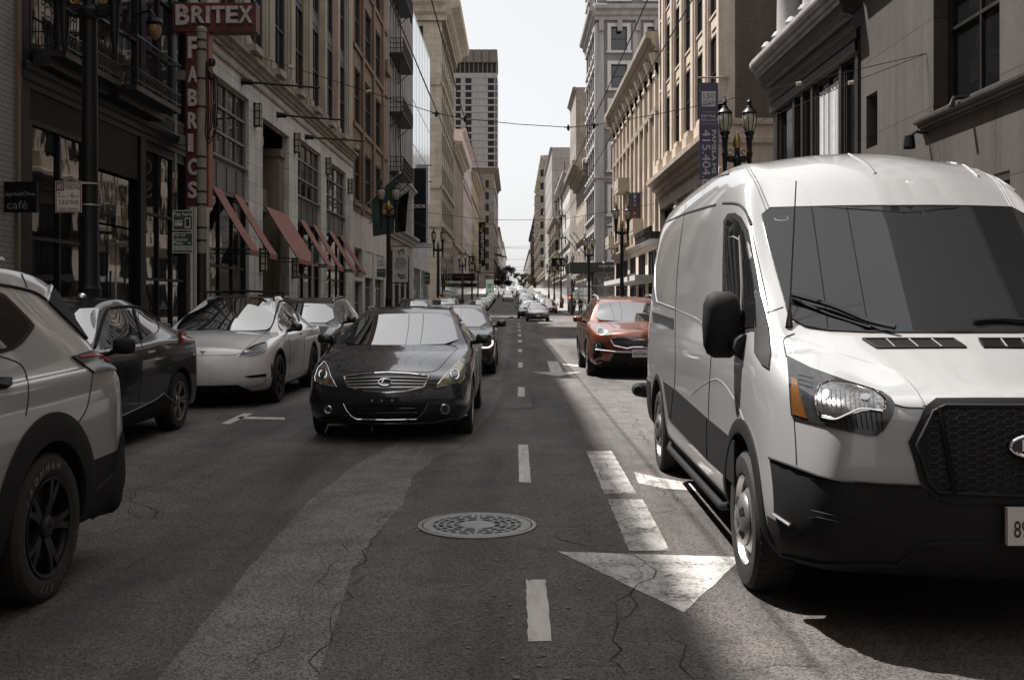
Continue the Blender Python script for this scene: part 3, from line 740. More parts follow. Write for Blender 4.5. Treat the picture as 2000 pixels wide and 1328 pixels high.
block('stone_building','ornate cream building with stacked bay windows beyond the left corner building',-1,150.02,178,25,'cream2',None,2.8,1.3,3.9,5.5,1.4,front=True,strips=.4)
block('stucco_building','pinkish blank-sided building rising over the ornate left row',-1,178.02,214,31,'pink',None,3.4,1.3,3.8,5.5,.6)
block('stucco_building','ochre building with black fire escapes far down the left side',-1,214.02,256,27,'ochre',None,3.0,1.4,3.9,5.5,1.2,front=True)
def bay_stack(b,M,a,z0,z1,mat,p=1.0,w=2.6,fl=3.9):
    mb=MB(); pr=[(a-w/2,0),(a-w*.3,-p),(a+w*.3,-p),(a+w/2,0)]
    mb.add([M(x,z0,d) for x,d in pr]+[M(x,z1,d) for x,d in pr],[(0,1,5,4),(1,2,6,5),(2,3,7,6),(3,2,1,0),(4,5,6,7)])
    z=z0
    while z<z1: mb.add([M(x,z,d*1.12-.02) for x,d in pr]+[M(x,z+.35,d*1.18-.02) for x,d in pr],[(0,1,5,4),(1,2,6,5),(2,3,7,6),(3,2,1,0),(4,5,6,7)]); z+=fl
    o=mb.build('bay',mat,b); z=z0+.9
    while z+2<z1:
        mb=MB(); mb.mbox(M,a-w*.24,a+w*.24,z,z+2.1,-p-.03,-p+.02); n_=Vector(M(a-w/2,0,0)); q0,q1=Vector(M(a-w/2,z,0)),Vector(M(a-w*.3,z,-p)); t=(q1-q0); s_=Vector(M(a-.03,0,-.03))-Vector(M(a,0,0))
        A,B_=q0+t*.2+s_,q1-t*.15+s_; mb.quad(A,B_,B_+Vector((0,0,2.1)),A+Vector((0,0,2.1))); mb.build('bay_window',g['pane_far'],o); z+=fl
def escape_stack(b,M,a,z0,n,fl=3.9,w=3.4,p=1.0):
    for k in range(n):
        z=z0+fl*k; mb=MB(); mb.mbox(M,a-w/2,a+w/2,z-.1,z,-p,-.02)
        for zz in (z+.45,z+1.0): mb.mbox(M,a-w/2,a+w/2,zz,zz+.07,-p,-p+.07)
        for i in range(12): x=a-w/2+w*i/11; mb.mbox(M,x-.03,x+.03,z,z+1.0,-p,-p+.06)
        for i in range(4): mb.mbox(M,a-w/2,a-w/2+.06,z,z+1.0,-p*(i+.3)/4-.05,-p*(i+.3)/4)
        mb.bar(M(a-w*.3,z,-p*.6),M(a+w*.3,z+fl,-p*.6),.25,.08); mb.build('fire_escape',g['dark_iron'],b)
for o_ in [o for o in COL.objects if o.parent is None and o.type=='EMPTY']:
    if o_.get('label','').startswith('ornate cream building with stacked'):
        for a in (153.5,160.5,167.5,174.5): bay_stack(o_,ML(FX),a,6.5,23,g['cream2'])
    if o_.get('label','').startswith('ochre'):
        for a in (222,236,249): escape_stack(o_,ML(FX),a,9,5)
    if o_.get('label','').startswith('pinkish'):
        escape_stack(o_,ML(FX),196,9,5); bay_stack(o_,ML(FX),206,8,26,g['pink'])
b,M,MF=block('hotel_building','brown brick hotel with a heavy cornice under the grey tower',-1,450,540,55,'hotel',None,4.4,1.6,5.2,9,2.0,depth=34,front=True,fwin=(4.5,1.5))
b,M,MF=block('stone_building','grey stone building closing the left side far up the hill',-1,545.1,760,36,'cream2',None,5,2,5,6,1.2,depth=30)
block('stone_building','pale apartment building farthest up the left side',-1,760.1,1100,41,'white_far',None,8,3,7,6,1.0,depth=30)
# the tower
b=bld('tower_building','tall grey hotel tower with dark window columns and a bronze cap above the left row',-21,552)
h0,x0,x1,y0,y1=129.0,-34.2,-9.2,545,575
M=MC(y0); cw=[(-33.9,-32.6),(-31.3,-28.6),(-26.2,-22.9),(-14.2,-10.9),(-10.2,-9.5)]
rows=[(47.5+3.7*k,50.2+3.7*k) for k in range(20)]
W=[(a,c,z0,z1) for z0,z1 in rows for a,c in cw]
mb=MB(); wallgrid(mb,M,x0,x1,0,123.3,W,.8); shell(mb,M,x0,x1,0,123.3,30); mb.build('wall',g['tower'],b)
for w_ in W: window(b,M,w_,.5,0,g['bronze'],g['pane_far'])
mb=MB()
for z0,z1 in rows: mb.mbox(M,x0,x1,z1+.25,z1+.6,-.3,.01)
mb.build('floor_band',g['grey_trim'],b)
mb=MB(); mb.mbox(M,x0+.4,x1-.4,123.3,128.8,.4,29); o=mb.build('glass_crown',g['pane_far'],b)
mb=MB()
for i in range(11): a=x0+.5+(x1-x0-1)*i/10; mb.mbox(M,a-.25,a+.25,123.4,128.7,-.15,.39)
mb.build('mullion',g['towercap'],b)
mb=MB(); n=6
for i in range(n):
    a0=x0+(x1-x0)*i/n; a1=x0+(x1-x0)*(i+1)/n; mb.prism(lambda a,z,d:(a,y0+z,d),[(a0,-.4),(a0+.6,-1.0),(a1-.6,-1.0),(a1,-.4),(a1,30),(a0,30)],128.8,135.6)
mb.build('cap',g['towercap'],b)
# ============ RIGHT SIDE ========================================================
M=MR(FX)
b=bld('stone_slab_building','plain brown stone slab building at the right edge above the van',FX,18)
WS=[(19.0,22.0,5.6,9.0),(25.4,26.2,5.4,6.75),(11.5,15.5,5.6,9.2)]; G=[(18.6,20.9,.6,3.9),(10,16,.6,3.9),(23.5,26,.3,3.6)]
U=[(a,a+2.6,z,z+3) for z in (11.5,16,20.5) for a in (9.5,14,18.5,23)]
mb=MB(); wallgrid(mb,M,4,26.6,0,26,WS+G+U,.45); shell(mb,M,4,26.6,0,26,16); mb.build('wall',g['brownstone'],b)
for w_ in WS: window(b,M,w_,.4,(2,2) if w_[1]-w_[0]>1 else (1,1),g['bronze'],g['pane_old'])
for w_ in U: window(b,M,w_,.4,1,g['bronze'],g['pane'])
for w_ in G: window(b,M,w_,.3,(2,2),g['white_trim'],g['pane'],'shop_window')
mb=MB(); mb.mprof(M,cornice_prof(5.25,.22,.22),4,22.6); mb.mprof(M,[(.02,4.62),(-.03,4.62),(-.03,4.66),(.02,4.66)],22.6,26.6); mb.mprof(M,cornice_prof(9.6,.7,.9),4,26.6); mb.build('ledge',g['brownstone'],b)
p=on_x(1812,262,FX); mb=MB(); mb.tube([p,p+Vector((-.25,0,.05)),p+Vector((-.38,0,-.05))],.035); mb.lathe([(.03,.06),(.10,.02),(.13,-.22),(.12,-.26)],p+Vector((-.4,0,-.06)),12); mb.build('wall_lamp',g['black_metal'],b)
p=on_x(1893,190,FX); mb=MB(); mb.tube([p,p+Vector((-.3,0,-.02)),p+Vector((-.38,-.05,-.2))],[.05,.05,.06]); mb.build('security_camera',g['black_metal'],b)
# bronze shopfront with a rounded corner and columns above
b=bld('corner_building','dark bronze fronted building with grey columns and a rounded corner beside the alley',FX,32)
def roundcorner(M,off,y0,y1,r=1.6,n=8):   # plan points of the street wall, rounded at its far end
    pts=[M(y0,0,-off)]; 
    for i in range(n+1):
        t=math.pi/2*i/n; pts.append(Vector((FX-off+ (r+off)*(1-math.cos(t)), y1-r+(r+off)*math.sin(t),0)))
    pts.append(Vector((FX+8,y1+off,0))); return [Vector(p) for p in pts]
def ring(mb,offs,zs,y0=26.65,y1=37.0):
    P=[roundcorner(M,o,y0,y1) for o in offs]; m=len(P[0])
    vs=[(p.x,p.y,z) for P_,z in zip(P,zs) for p in P_]
    mb.add(vs,[(i*m+k,i*m+k+1,(i+1)*m+k+1,(i+1)*m+k) for i in range(len(zs)-1) for k in range(m-1)])
mb=MB(); ring(mb,[-.9,-.9],[9.9,24]); mb.quad((FX,26.65,24),(FX+16,26.65,24),(FX+16,37,24),(FX,37,24)); mb.quad((FX+8,37,0),(FX+16,37,0),(FX+16,37,24),(FX+8,37,24)); mb.build('upper_wall',g['grey_stone'],b)
W=[(27.0,27.9,5.0,8.0),(28.4,30.6,5.0,8.0),(31.1,31.7,5,8),(32.1,32.7,5,8),(33.0,34.8,5.0,8.0)]
G=[(27.2,30.8,.5,4.1),(31.4,34.8,.3,4.1)]
mb=MB(); wallgrid(mb,M,26.65,35.4,0,8.7,W+G,.16); ring(mb,[0,0],[0,8.7],35.4,37.0); mb.build('storefront',g['bronze'],b)
for w_ in W: window(b,M,w_,.12,(1,1) if w_[1]-w_[0]<2 else (2,1),g['bronze'],g['pane_old'])
for w_ in G: window(b,M,w_,.3,(3,2),g['bronze'],g['pane'],'shop_window')
mb=MB(); n=40
vs=[]
for i in range(n+1):
    a=28.5+1.9*i/n; d=.07+.018*math.sin(i*1.1)+.012*math.sin(i*2.7); vs += [M(a,5.15,d),M(a,7.7,d)]
mb.add(vs,[(2*i,2*i+1,2*i+3,2*i+2) for i in range(n)]); mb.build('curtain',g['curtain'],b,True)
mb=MB()
for a in (26.8,28.15,30.85,31.9,32.85,35.0): mb.mbox(M,a-.11,a+.11,4.5,8.34,-.06,.01)
mb.mprof(M,cornice_prof(4.2,.3,.45),26.65,35.4); mb.build_each('pilaster',g['bronze'],b)
mb=MB(); ring(mb,[.52,.56,.56,.66,.68,.80,.82,.82,.76,-.9],[9.28,9.30,9.44,9.48,9.58,9.64,9.70,9.82,9.86,9.92])
o=mb.build('cornice',g['grey_trim'],b)
mb=MB(); ring(mb,[.0,.10,.12,.20,.22,.46,.50,.52],[8.35,8.4,8.62,8.68,8.9,9.05,9.24,9.278]); mb.build('soffit',g['bronze'],b)
mb=MB()
for k in range(52): a=26.8+.165*k; mb.mbox(M,a,a+.09,8.92,9.03,-.36,-.18)
mb.build('dentil_course',g['greybrown'],o)
mb=MB(); ring(mb,[.02,.14,.15,.02],[8.0,8.05,8.3,8.34]); mb.build('frieze',g['bronze'],b)
for a in (28.2,31.3,34.4):
    mb=MB(); c=Vector(M(a,9.92,.25)); mb.lathe([(.62,0),(.62,.12),(.52,.16),(.56,.26),(.48,.34),(.44,.42),(.42,2),(.40,10),(.38,13.5)],c,24); mb.build('column',g['grey_trim'],b,True)
    for q in (-.7,.7):
        mb=MB(); mb.lathe([(.17,0),(.17,.08),(.10,.14),(.2,.3),(.1,.45),(.02,.5)],Vector(M(a+q,9.92,-.35)),10); mb.build('finial',g['grey_trim'],b,True)
W=[(29.2,30.4,10.5,15),(32.3,33.5,10.5,15),(29.2,30.4,16.5,21),(32.3,33.5,16.5,21)]
for w_ in W: window(b,M,w_,.86,(1,2),g['bronze'],g['pane'])
# 150-numbered beige building
b=bld('terracotta_building','beige terracotta building with tall piers, carrying the purple leasing banner',FX,54)
bays=[(45.1,47.4),(48.5,50.8),(51.9,54.2),(55.3,57.6),(58.7,61.0),(62,63.5)]
rows=[(10.3+4.3*k,13.6+4.3*k) for k in range(5)]
mb=MB(); wallgrid(mb,M,44,64,8.6,32,[(a,c,10.0,31.2) for a,c in bays],.22); shell(mb,M,44.01,64,8.6,32,18); mb.build('wall',g['post_tan'],b)
mb=MB(); MS=MC(44.0); mb.mbox(MS,FX+.45,FX+18,0,32.2,-.012,.3); mb.build('side_wall',g['post_brick'],b)
mb=MB(); MP=MC(44); mb.mbox(MP,FX-.25,FX+.46,0,32,-.05,.4)
for z in (6.3,7.0,8.3,9.1): mb.mprof(MP,[(.02,z),(-.16,z+.03),(-.2,z+.25),(.02,z+.3)],FX-.25,FX+2.9)
mb.mbox(MP,FX+.46,FX+2.4,0,9.1,-.03,.0)
mb.build('corner_pier',g['post_tan'],b)
W=[(a,c,z0,z1) for z0,z1 in rows for a,c in bays]
for w_ in W: window(b,M,w_,.17,(2,2),g['bronze'],g['pane'])
mb=MB()
for a,c in bays:
    for z0,z1 in rows:
        mb.mbox(M,a+.02,c-.02,z1+.05,z1+.95,.10,.2); mb.mbox(M,a+.25,c-.25,z1+.3,z1+.75,.05,.101); mb.mprof(M,[(.11,z1+.8),(.0,z1+.85),(.0,z1+.95),(.11,z1+.98)],a+.02,c-.02)
mb.build_each('spandrel_panel',g['post_tan'],b)
mb=MB()
for q in [44.5]+[(bays[i][1]+bays[i+1][0])/2 for i in range(5)]:
    mb.mbox(M,q-.33,q+.33,9.6,31.5,-.14,.01); mb.mbox(M,q-.5,q-.34,9.6,31.5,-.06,.01); mb.mbox(M,q+.34,q+.5,9.6,31.5,-.06,.01)
    mb.mbox(M,q-.66,q+.66,9.0,9.7,-.5,.01); mb.mbox(M,q-.55,q+.55,9.7,10.0,-.42,.011)
mb.build('pier',g['post_tan'],b)
mb=MB(); mb.mprof(M,cornice_prof(8.0,.8,1.0),44,64); mb.build_each('cornice',g['post_tan'],b)
G=[(44.8,50.5,.4,7.2),(51.5,57,.4,7.2),(58,63.4,.4,7.2)]
mb=MB(); wallgrid(mb,M,44,64,0,8.0,G,.5); shell(mb,M,44.01,64,0,8.0,18); mb.build('base_wall',g['post_tan'],b)
for w_ in G: window(b,M,w_,.4,(3,3),g['bronze'],g['pane'],'shop_window')
mb=MB(); mb.mbox(M,56.5,63.8,5.0,5.4,-1.5,.0); mb.mbox(M,56.5,63.8,5.4,5.7,-1.55,-1.4); mb.build('canopy',g['bronze'],b)
# ornate neighbour with a steep cornice
b=bld('ornate_building','ornate cream building with a deep bracketed cornice and small balconies, right side',FX,78)
cols=[(64.8+2.72*k,64.8+2.72*k+1.7) for k in range(10)]
rows=[(6.6,9.6),(10.6,13.2),(14.0,16.0)]
W=[(a,c,z0,z1) for z0,z1 in rows for a,c in cols]
mb=MB(); wallgrid(mb,M,64.02,92,0,18.0,W+[(a,a+4,.3,4.9) for a in (65,70.5,76,81.5,87)],.16); shell(mb,M,64.02,92,0,18.0,18); mb.build('wall',g['post_tan'],b)
for w_ in W: window(b,M,w_,.12,(2,2),g['post_tan'],g['pane'])
for a in (65,70.5,76,81.5,87): window(b,M,(a,a+4,.3,4.9),.12,(3,2),g['bronze'],g['pane'],'shop_window')
mb=MB(); mb.mprof(M,cornice_prof(17.2,.85,1.2),64,92.3); mb.mprof(M,cornice_prof(5.2,.35,.5),64,92); mb.mprof(M,[(.02,13.4),(-.2,13.45),(-.24,13.7),(.02,13.75)],64,92)
mb.mprof(lambda a,z,d:(FX+a,92.02-d,z),cornice_prof(17.2,.85,1.2),-.85,14)
mb.build_each('cornice',g['cream2'],b)
mb=MB()
for k in range(11):
    a=64.4+2.72*k; mb.mbox(M,a-.22,a+.22,5.8,16.5,-.2,.01); mb.prism(lambda s,z,d:M(a+d,z,s),[(0,15.6),(-.25,16.2),(-.55,17.1),(0,17.15)],-.22,.22)
    mb.ball(M(a,15.6,-.16),.2,8)
mb.build_each('bracket',g['post_tan'],b)
for a0,z in ((80,6.4),(80,10.4),(88,6.4),(70,6.4)):
    mb=MB(); mb.mbox(M,a0,a0+3.2,z-.25,z,-.9,0); mb.mbox(M,a0,a0+3.2,z,z+.8,-.92,-.82); mb.mbox(M,a0,a0+.1,z,z+.8,-.82,0); mb.build('balcony',g['cream2'],b)
# grey corner building beyond the cross street
b=bld('grey_building','tall grey corner building with white window surrounds across the side street, right',FX,122)
MF=lambda a,z,d:(FX+a,XS1+.8+d,z); M2=MR(FX); Y0=XS1+.8
rows=[(6.2,9.2),(11.2,13.9),(16.0,18.6),(20.7,23.3),(24.9,27.4),(29.0,31.5),(34.6,37.2),(39,41.6),(43.4,46)]
fw=[(1.55,3.25),(5.5,7.2),(9.5,11.2),(13.5,15.2)]
W=[(a,c,z0,z1) for z0,z1 in rows for a,c in fw]; SWn=grid_wins(Y0+.8,Y0+16,5,1.5,rows)
mb=MB(); wallgrid(mb,MF,0,20,0,50,W,.35); wallgrid(mb,M2,Y0,Y0+16.5,0,50,SWn,.08); mb.quad(M2(Y0,50,0),M2(Y0+16.5,50,0),M2(Y0+16.5,50,20),M2(Y0,50,20)); mb.quad(M2(Y0+16.5,0,0),M2(Y0+16.5,0,20),M2(Y0+16.5,50,20),M2(Y0+16.5,50,0)); mb.build('wall',g['grey_stone'],b)
for i,w_ in enumerate(W):
    window(b,MF,w_,.3,(1,2),g['bronze'],g['pane'])
for w_ in SWn: window(b,M2,w_,.055,(1,2),g['bronze'],g['pane_far'])
for a,c,z0,z1 in W:
    mb=MB()
    for q in ((a-.42,a-.02,z0-.1,z1+.4),(c+.02,c+.42,z0-.1,z1+.4)): mb.mbox(MF,*q,-.10,.0)
    mb.mbox(MF,a-.02,c+.02,z1+.02,z1+.4,-.098,.0); mb.mbox(MF,a-.55,c+.55,z0-.35,z0-.1,-.22,.0); mb.build('window_surround',g['white_trim'],b)
for a,c,z0,z1 in SWn:
    mb=MB(); mb.mbox(M2,a-.3,c+.3,z0-.3,z0-.05,-.25,0); mb.mbox(M2,a-.3,c+.3,z1+.05,z1+.4,-.25,0); mb.build_each('window_ledge',g['white_trim'],b)
for a in (1.25,5.2): mb=MB(); mb.prism(MF,[(a-.3,9.8),(a+2.6,9.8),(a+1.15,10.6)],-.25,0); mb.build('pediment',g['white_trim'],b)
mb=MB()
for z,p,hh in ((4.6,.5,.7),(14.6,.35,.5),(32.2,.9,1.6),(10.7,.2,.3)):
    mb.mprof(MF,cornice_prof(z,p,hh),-p*.3,20); mb.mprof(M2,cornice_prof(z,p,hh),Y0-.1,Y0+16.5)
for k in range(5):
    mb.mbox(MF,-.12+4*k,.75+4*k,5.3,31.9,-.16,.0)
mb.mbox(M2,Y0+.05,Y0+.9,5.3,31.9,-.2,0)
for k in range(10): mb.mbox(MF,.2+2*k,.7+2*k,31.0,32.2,-.5,0)
mb.build_each('cornice',g['grey_trim'],b)
mb=MB(); mb.mbox(MF,1.4,19,.2,4.4,-.03,.2); mb.build('shop_window',g['pane'],b)
block('stone_building','cream building with a jutting cornice just past the grey corner building',1,128.5,150,19.5,'cream2',None,2.8,1.3,4,5.5,1.8,front=True)
block('brick_tower','pale brick blank-sided tower peeking over the right cornices',1,150.02,166,33,'palebrick',None,4,1.3,4.5,6,.5,depth=10,courses=False)
block('stucco_building','white gabled building in the middle of the right row',1,166.02,200,22.5,'white_far',None,3.4,1.4,4.2,6,1.2,front=True)
block('stone_building','beige narrow building with bay windows on the right row',1,200.02,246,17,'cream2',None,3.2,1.5,4.2,5.5,1.5,front=True)
block('concrete_building','grey blank-walled block rising over the right row',1,246.02,300,36,'grey_far',None,5,1.4,4,6,.5,depth=26,courses=False)
block('office_building','tan tall building with bay columns far along the right side',1,300.02,400,40,'tan','cream2',4,1.8,4.2,6,1.4,front=True,strips=.5)
block('brick_building','reddish brick apartment building near the hilltop on the right',1,400.02,600,32,'redbrick',None,6,2.2,4.4,6,1,front=True)
block('stone_building','grey apartment block at the far right end of the street',1,600.1,1000,27,'grey_far',None,10,3.5,5,6,.6,front=True)

for o_ in [o for o in COL.objects if o.parent is None and o.type=='EMPTY']:
    l_=o_.get('label','')
    if l_.startswith('beige narrow'):
        for a in (205,214,223,232,241): bay_stack(o_,MR(FX),a,7,17,g['cream2'])
    if l_.startswith('tan tall'):
        for a in (310,330,350,370,390): bay_stack(o_,MR(FX),a,11,42,g['tan'],1.4,5)
    if l_.startswith('reddish'):
        for a in (415,445,480): escape_stack(o_,MR(FX),a,14,5,4.4,6,1.4)
    if l_.startswith('white gabled'): escape_stack(o_,MR(FX),182,9,3)

block('stone_building','beige windowed building behind the viewpoint, seen only mirrored in the van windscreen',1,-70,3.9,30,'post_tan',None,5.2,2.6,4.6,6.5,1.0,style=0)
block('brick_building','grey windowed building behind the viewpoint, seen only mirrored in car bonnets at left',-1,-70,7.9,24,'greybrown',None,4.4,2.0,4.2,6.0,.9,style=0)
# ---------------------------------------------------------------- car building
def chaikin(p,n):
    for _ in range(n):
        q=[]
        for i in range(len(p)):
            a,b=p[i],p[(i+1)%len(p)]
            q += [(a[0]*.75+b[0]*.25,a[1]*.75+b[1]*.25),(a[0]*.25+b[0]*.75,a[1]*.25+b[1]*.75)]
        p=q
    return p
US=[-1,-.82,-.42,0,.42,.82,1]
def superbox(st,us=US,creases=()):
    """st: stations (rows [(y,z,w)], crown, bulge). Returns verts, faces, crease edges"""
    nu,ns,nk=len(us),len(st),len(st[0][0]); idx={}; V=[]; Fc=[]
    def vid(i,j,k):
        if (i,j,k) in idx: return idx[i,j,k]
        rows,crown,bulge=st[j]; y,z,w=rows[k]; u=us[i]
        bl=bulge[k] if isinstance(bulge,(list,tuple)) else bulge
        y-=bl*(1-u*u)
        if k==nk-1: z+=crown*(1-u*u)
        V.append((u*w,y,z)); idx[i,j,k]=len(V)-1; return len(V)-1
    for j in range(ns-1):
        for k in range(nk-1):
            for i in (0,nu-1):
                q=[vid(i,j,k),vid(i,j+1,k),vid(i,j+1,k+1),vid(i,j,k+1)]; Fc.append(q if i else q[::-1])
        for i in range(nu-1):
            for k in (0,nk-1):
                q=[vid(i,j,k),vid(i+1,j,k),vid(i+1,j+1,k),vid(i,j+1,k)]; Fc.append(q if k else q[::-1])
    for i in range(nu-1):
        for k in range(nk-1):
            for j in (0,ns-1):
                q=[vid(i,j,k),vid(i+1,j,k),vid(i+1,j,k+1),vid(i,j,k+1)]; Fc.append(q if j==0 else q[::-1])
    cr={}
    for kind,n,val,lo,hi in creases:
        if kind=='top':      # across the top face at station n
            for i in range(nu-1): cr[idx[i,n,nk-1],idx[i+1,n,nk-1]]=val
        if kind=='row':      # along the side at row n between stations lo..hi
            for j in range(lo,hi):
                for i in (0,nu-1): cr[idx[i,j,n],idx[i,j+1,n]]=val
        if kind=='front':
            for i in range(nu-1): cr[idx[i,0,n],idx[i+1,0,n]]=val
    return V,Fc,cr
class Car: pass
def cutter(profile_r,x0,x1,y,z,mat,n=40):
    mb=MB(); mb.tube([(x0,y,z),(x1,y,z)],profile_r,n); o=mb.build('wheel_well',mat,None,True)
    bm=bmesh.new(); bm.from_mesh(o.data); bmesh.ops.recalc_face_normals(bm,faces=bm.faces); bm.to_mesh(o.data); bm.free(); return o
def car_body(name,label,cat,loc,rz,st,paint,arches,creases=(),group=None,us=US,lvl=3,zground=0,fit=.8,under=None):
    """arches: [(y,z,r,halfwidth)]"""
    c=Car(); loc=(loc[0],loc[1],zground); c.root=thing(name,label,cat,loc,rz,group)
    V,Fc,cr=superbox(st,us,creases)
    me=bpy.data.meshes.new('body'); me.from_pydata(V,[],Fc); me.update()
    bm=bmesh.new(); bm.from_mesh(me); bmesh.ops.recalc_face_normals(bm,faces=bm.faces)
    if cr:
        ly=bm.edges.layers.float.get('crease_edge') or bm.edges.layers.float.new('crease_edge'); bm.verts.ensure_lookup_table()
        for (a,b),v in cr.items():
            e=bm.edges.get((bm.verts[a],bm.verts[b]))
            if e: e[ly]=v
    bm.to_mesh(me); bm.free(); me.materials.append(paint); me.materials.append(M_['black_plastic'])
    tmp=bpy.data.objects.new('body',me); COL.objects.link(tmp)
    sd=tmp.modifiers.new('s','SUBSURF'); sd.levels=lvl; sd.render_levels=lvl
    # push the control points until the smooth surface passes through them
    if fit:
        tgt=[Vector(v) for v in V]
        for it in range(3):
            dg=bpy.context.evaluated_depsgraph_get(); dg.update(); ev=tmp.evaluated_get(dg).data
            dl=[tgt[i]-ev.vertices[i].co for i in range(len(V))]
            for i in range(len(V)): me.vertices[i].co+=dl[i]*fit
            me.update()
    cut=[]
    for y,z,r,hw in arches:
        for s in (-1,1):
            co_=cutter(r,s*(hw-.36),s*(hw+.4),y,z,M_['black_plastic']); cut.append(co_)
            bmod=tmp.modifiers.new('b','BOOLEAN'); bmod.operation='DIFFERENCE'; bmod.object=co_; bmod.solver='EXACT'; bmod.material_mode='TRANSFER'
    dg=bpy.context.evaluated_depsgraph_get(); dg.update(); m2=bpy.data.meshes.new_from_object(tmp.evaluated_get(dg))
    # smooth reference surface without the wheel wells
    for m in list(tmp.modifiers)[1:]: tmp.modifiers.remove(m)
    dg=bpy.context.evaluated_depsgraph_get(); dg.update(); m3=bpy.data.meshes.new_from_object(tmp.evaluated_get(dg))
    for o in cut: bpy.data.objects.remove(o)
    bpy.data.objects.remove(tmp)
    m2.polygons.foreach_set('use_smooth',[True]*len(m2.polygons)); m2.set_sharp_from_angle(angle=R(42))
    zlo=min(v.co.z for v in m2.vertices)
    for p in m2.polygons:
        if p.center.z<zlo+.05 or (under and under(p.center)): p.material_index=1
    o=bpy.data.objects.new('body',m2); COL.objects.link(o); o.parent=c.root; c.body=o
    c.M=wm(c.root); c.I=c.M.inverted()
    c.bvh=BVHTree.FromPolygons([c.M@v.co for v in m3.vertices],[tuple(p.vertices) for p in m3.polygons])
    c.norm={}
    c.tri=m3
    # interpolated normals
    m3.calc_loop_triangles(); vn=[v.normal.copy() for v in m3.vertices]; c.vn=vn; c.polys=[tuple(p.vertices) for p in m3.polygons]; c.vco=[c.M@v.co for v in m3.vertices]
    bpy.data.meshes.remove(m3)
    c.hw=max(r[2] for s in st for r in s[0])
    return c
def smooth_n(c,i,p):
    vs=c.polys[i]; n=Vector((0,0,0))
    for v in vs: n+=c.vn[v]/max(1e-5,(c.vco[v]-p).length_squared)
    return (c.M.to_3x3()@n).normalized()
def proj(c,mode):
    R3=c.M.to_3x3()
    if mode=='px': return lambda u,v:(Vector((0,0,H)),Vector(((u-VX)/F,1,-(v-VY)/F)).normalized())
    if mode=='front': return lambda u,v:(c.M@Vector((u,-6,v)),R3@Vector((0,1,0)))
    if mode=='rear': return lambda u,v:(c.M@Vector((u,16,v)),R3@Vector((0,-1,0)))
    if mode=='right': return lambda u,v:(c.M@Vector((8,u,v)),R3@Vector((-1,0,0)))
    if mode=='left': return lambda u,v:(c.M@Vector((-8,u,v)),R3@Vector((1,0,0)))
    if mode=='top': return lambda u,v:(c.M@Vector((u,v,9)),R3@Vector((0,0,-1)))
def hit(c,pr,u,v,off=0.0):
    o,d=pr(u,v); loc,n,i,dist=c.bvh.ray_cast(o,d)
    if loc is None:
        best=None
        for t in range(0,240):
            p=o+d*(t*.1); q,n_,i_,ds=c.bvh.find_nearest(p)
            if best is None or ds<best[0]: best=(ds,q,i_)
        loc,i=best[1],best[2]
    n=smooth_n(c,i,loc)
    return loc+n*off,n
def tri_fill(outline,n):
    xs=[p[0] for p in outline]; ys=[p[1] for p in outline]; x0,x1,y0,y1=min(xs),max(xs),min(ys),max(ys)
    s=max(x1-x0,y1-y0)/n; pts=[]; ol=[]
    for i in range(len(outline)):   # split long edges
        a,b=outline[i],outline[(i+1)%len(outline)]; L=math.hypot(b[0]-a[0],b[1]-a[1]); m=max(1,int(L/s+.5))
        for k in range(m): ol.append((a[0]+(b[0]-a[0])*k/m,a[1]+(b[1]-a[1])*k/m))
    def inside(x,y):
        r=False; j=len(ol)-1
        for i in range(len(ol)):
            xi,yi=ol[i];xj,yj=ol[j]
            if (yi>y)!=(yj>y) and x<(xj-xi)*(y-yi)/(yj-yi)+xi: r=not r
            j=i
        return r
    nx=int((x1-x0)/s)+1; ny=int((y1-y0)/s)+1
    for i in range(nx):
        for j in range(ny):
            x=x0+(i+.5)*s; y=y0+(j+.5)*s
            if x<x1 and y<y1 and inside(x,y) and min((x-a)**2+(y-b)**2 for a,b in ol)>(.35*s)**2: pts.append((x,y))
    V=[Vector(p) for p in ol+pts]; E=[(i,(i+1)%len(ol)) for i in range(len(ol))]
    r=delaunay_2d_cdt(V,E,[list(range(len(ol)))],1,1e-5)
    return r[0],r[2]
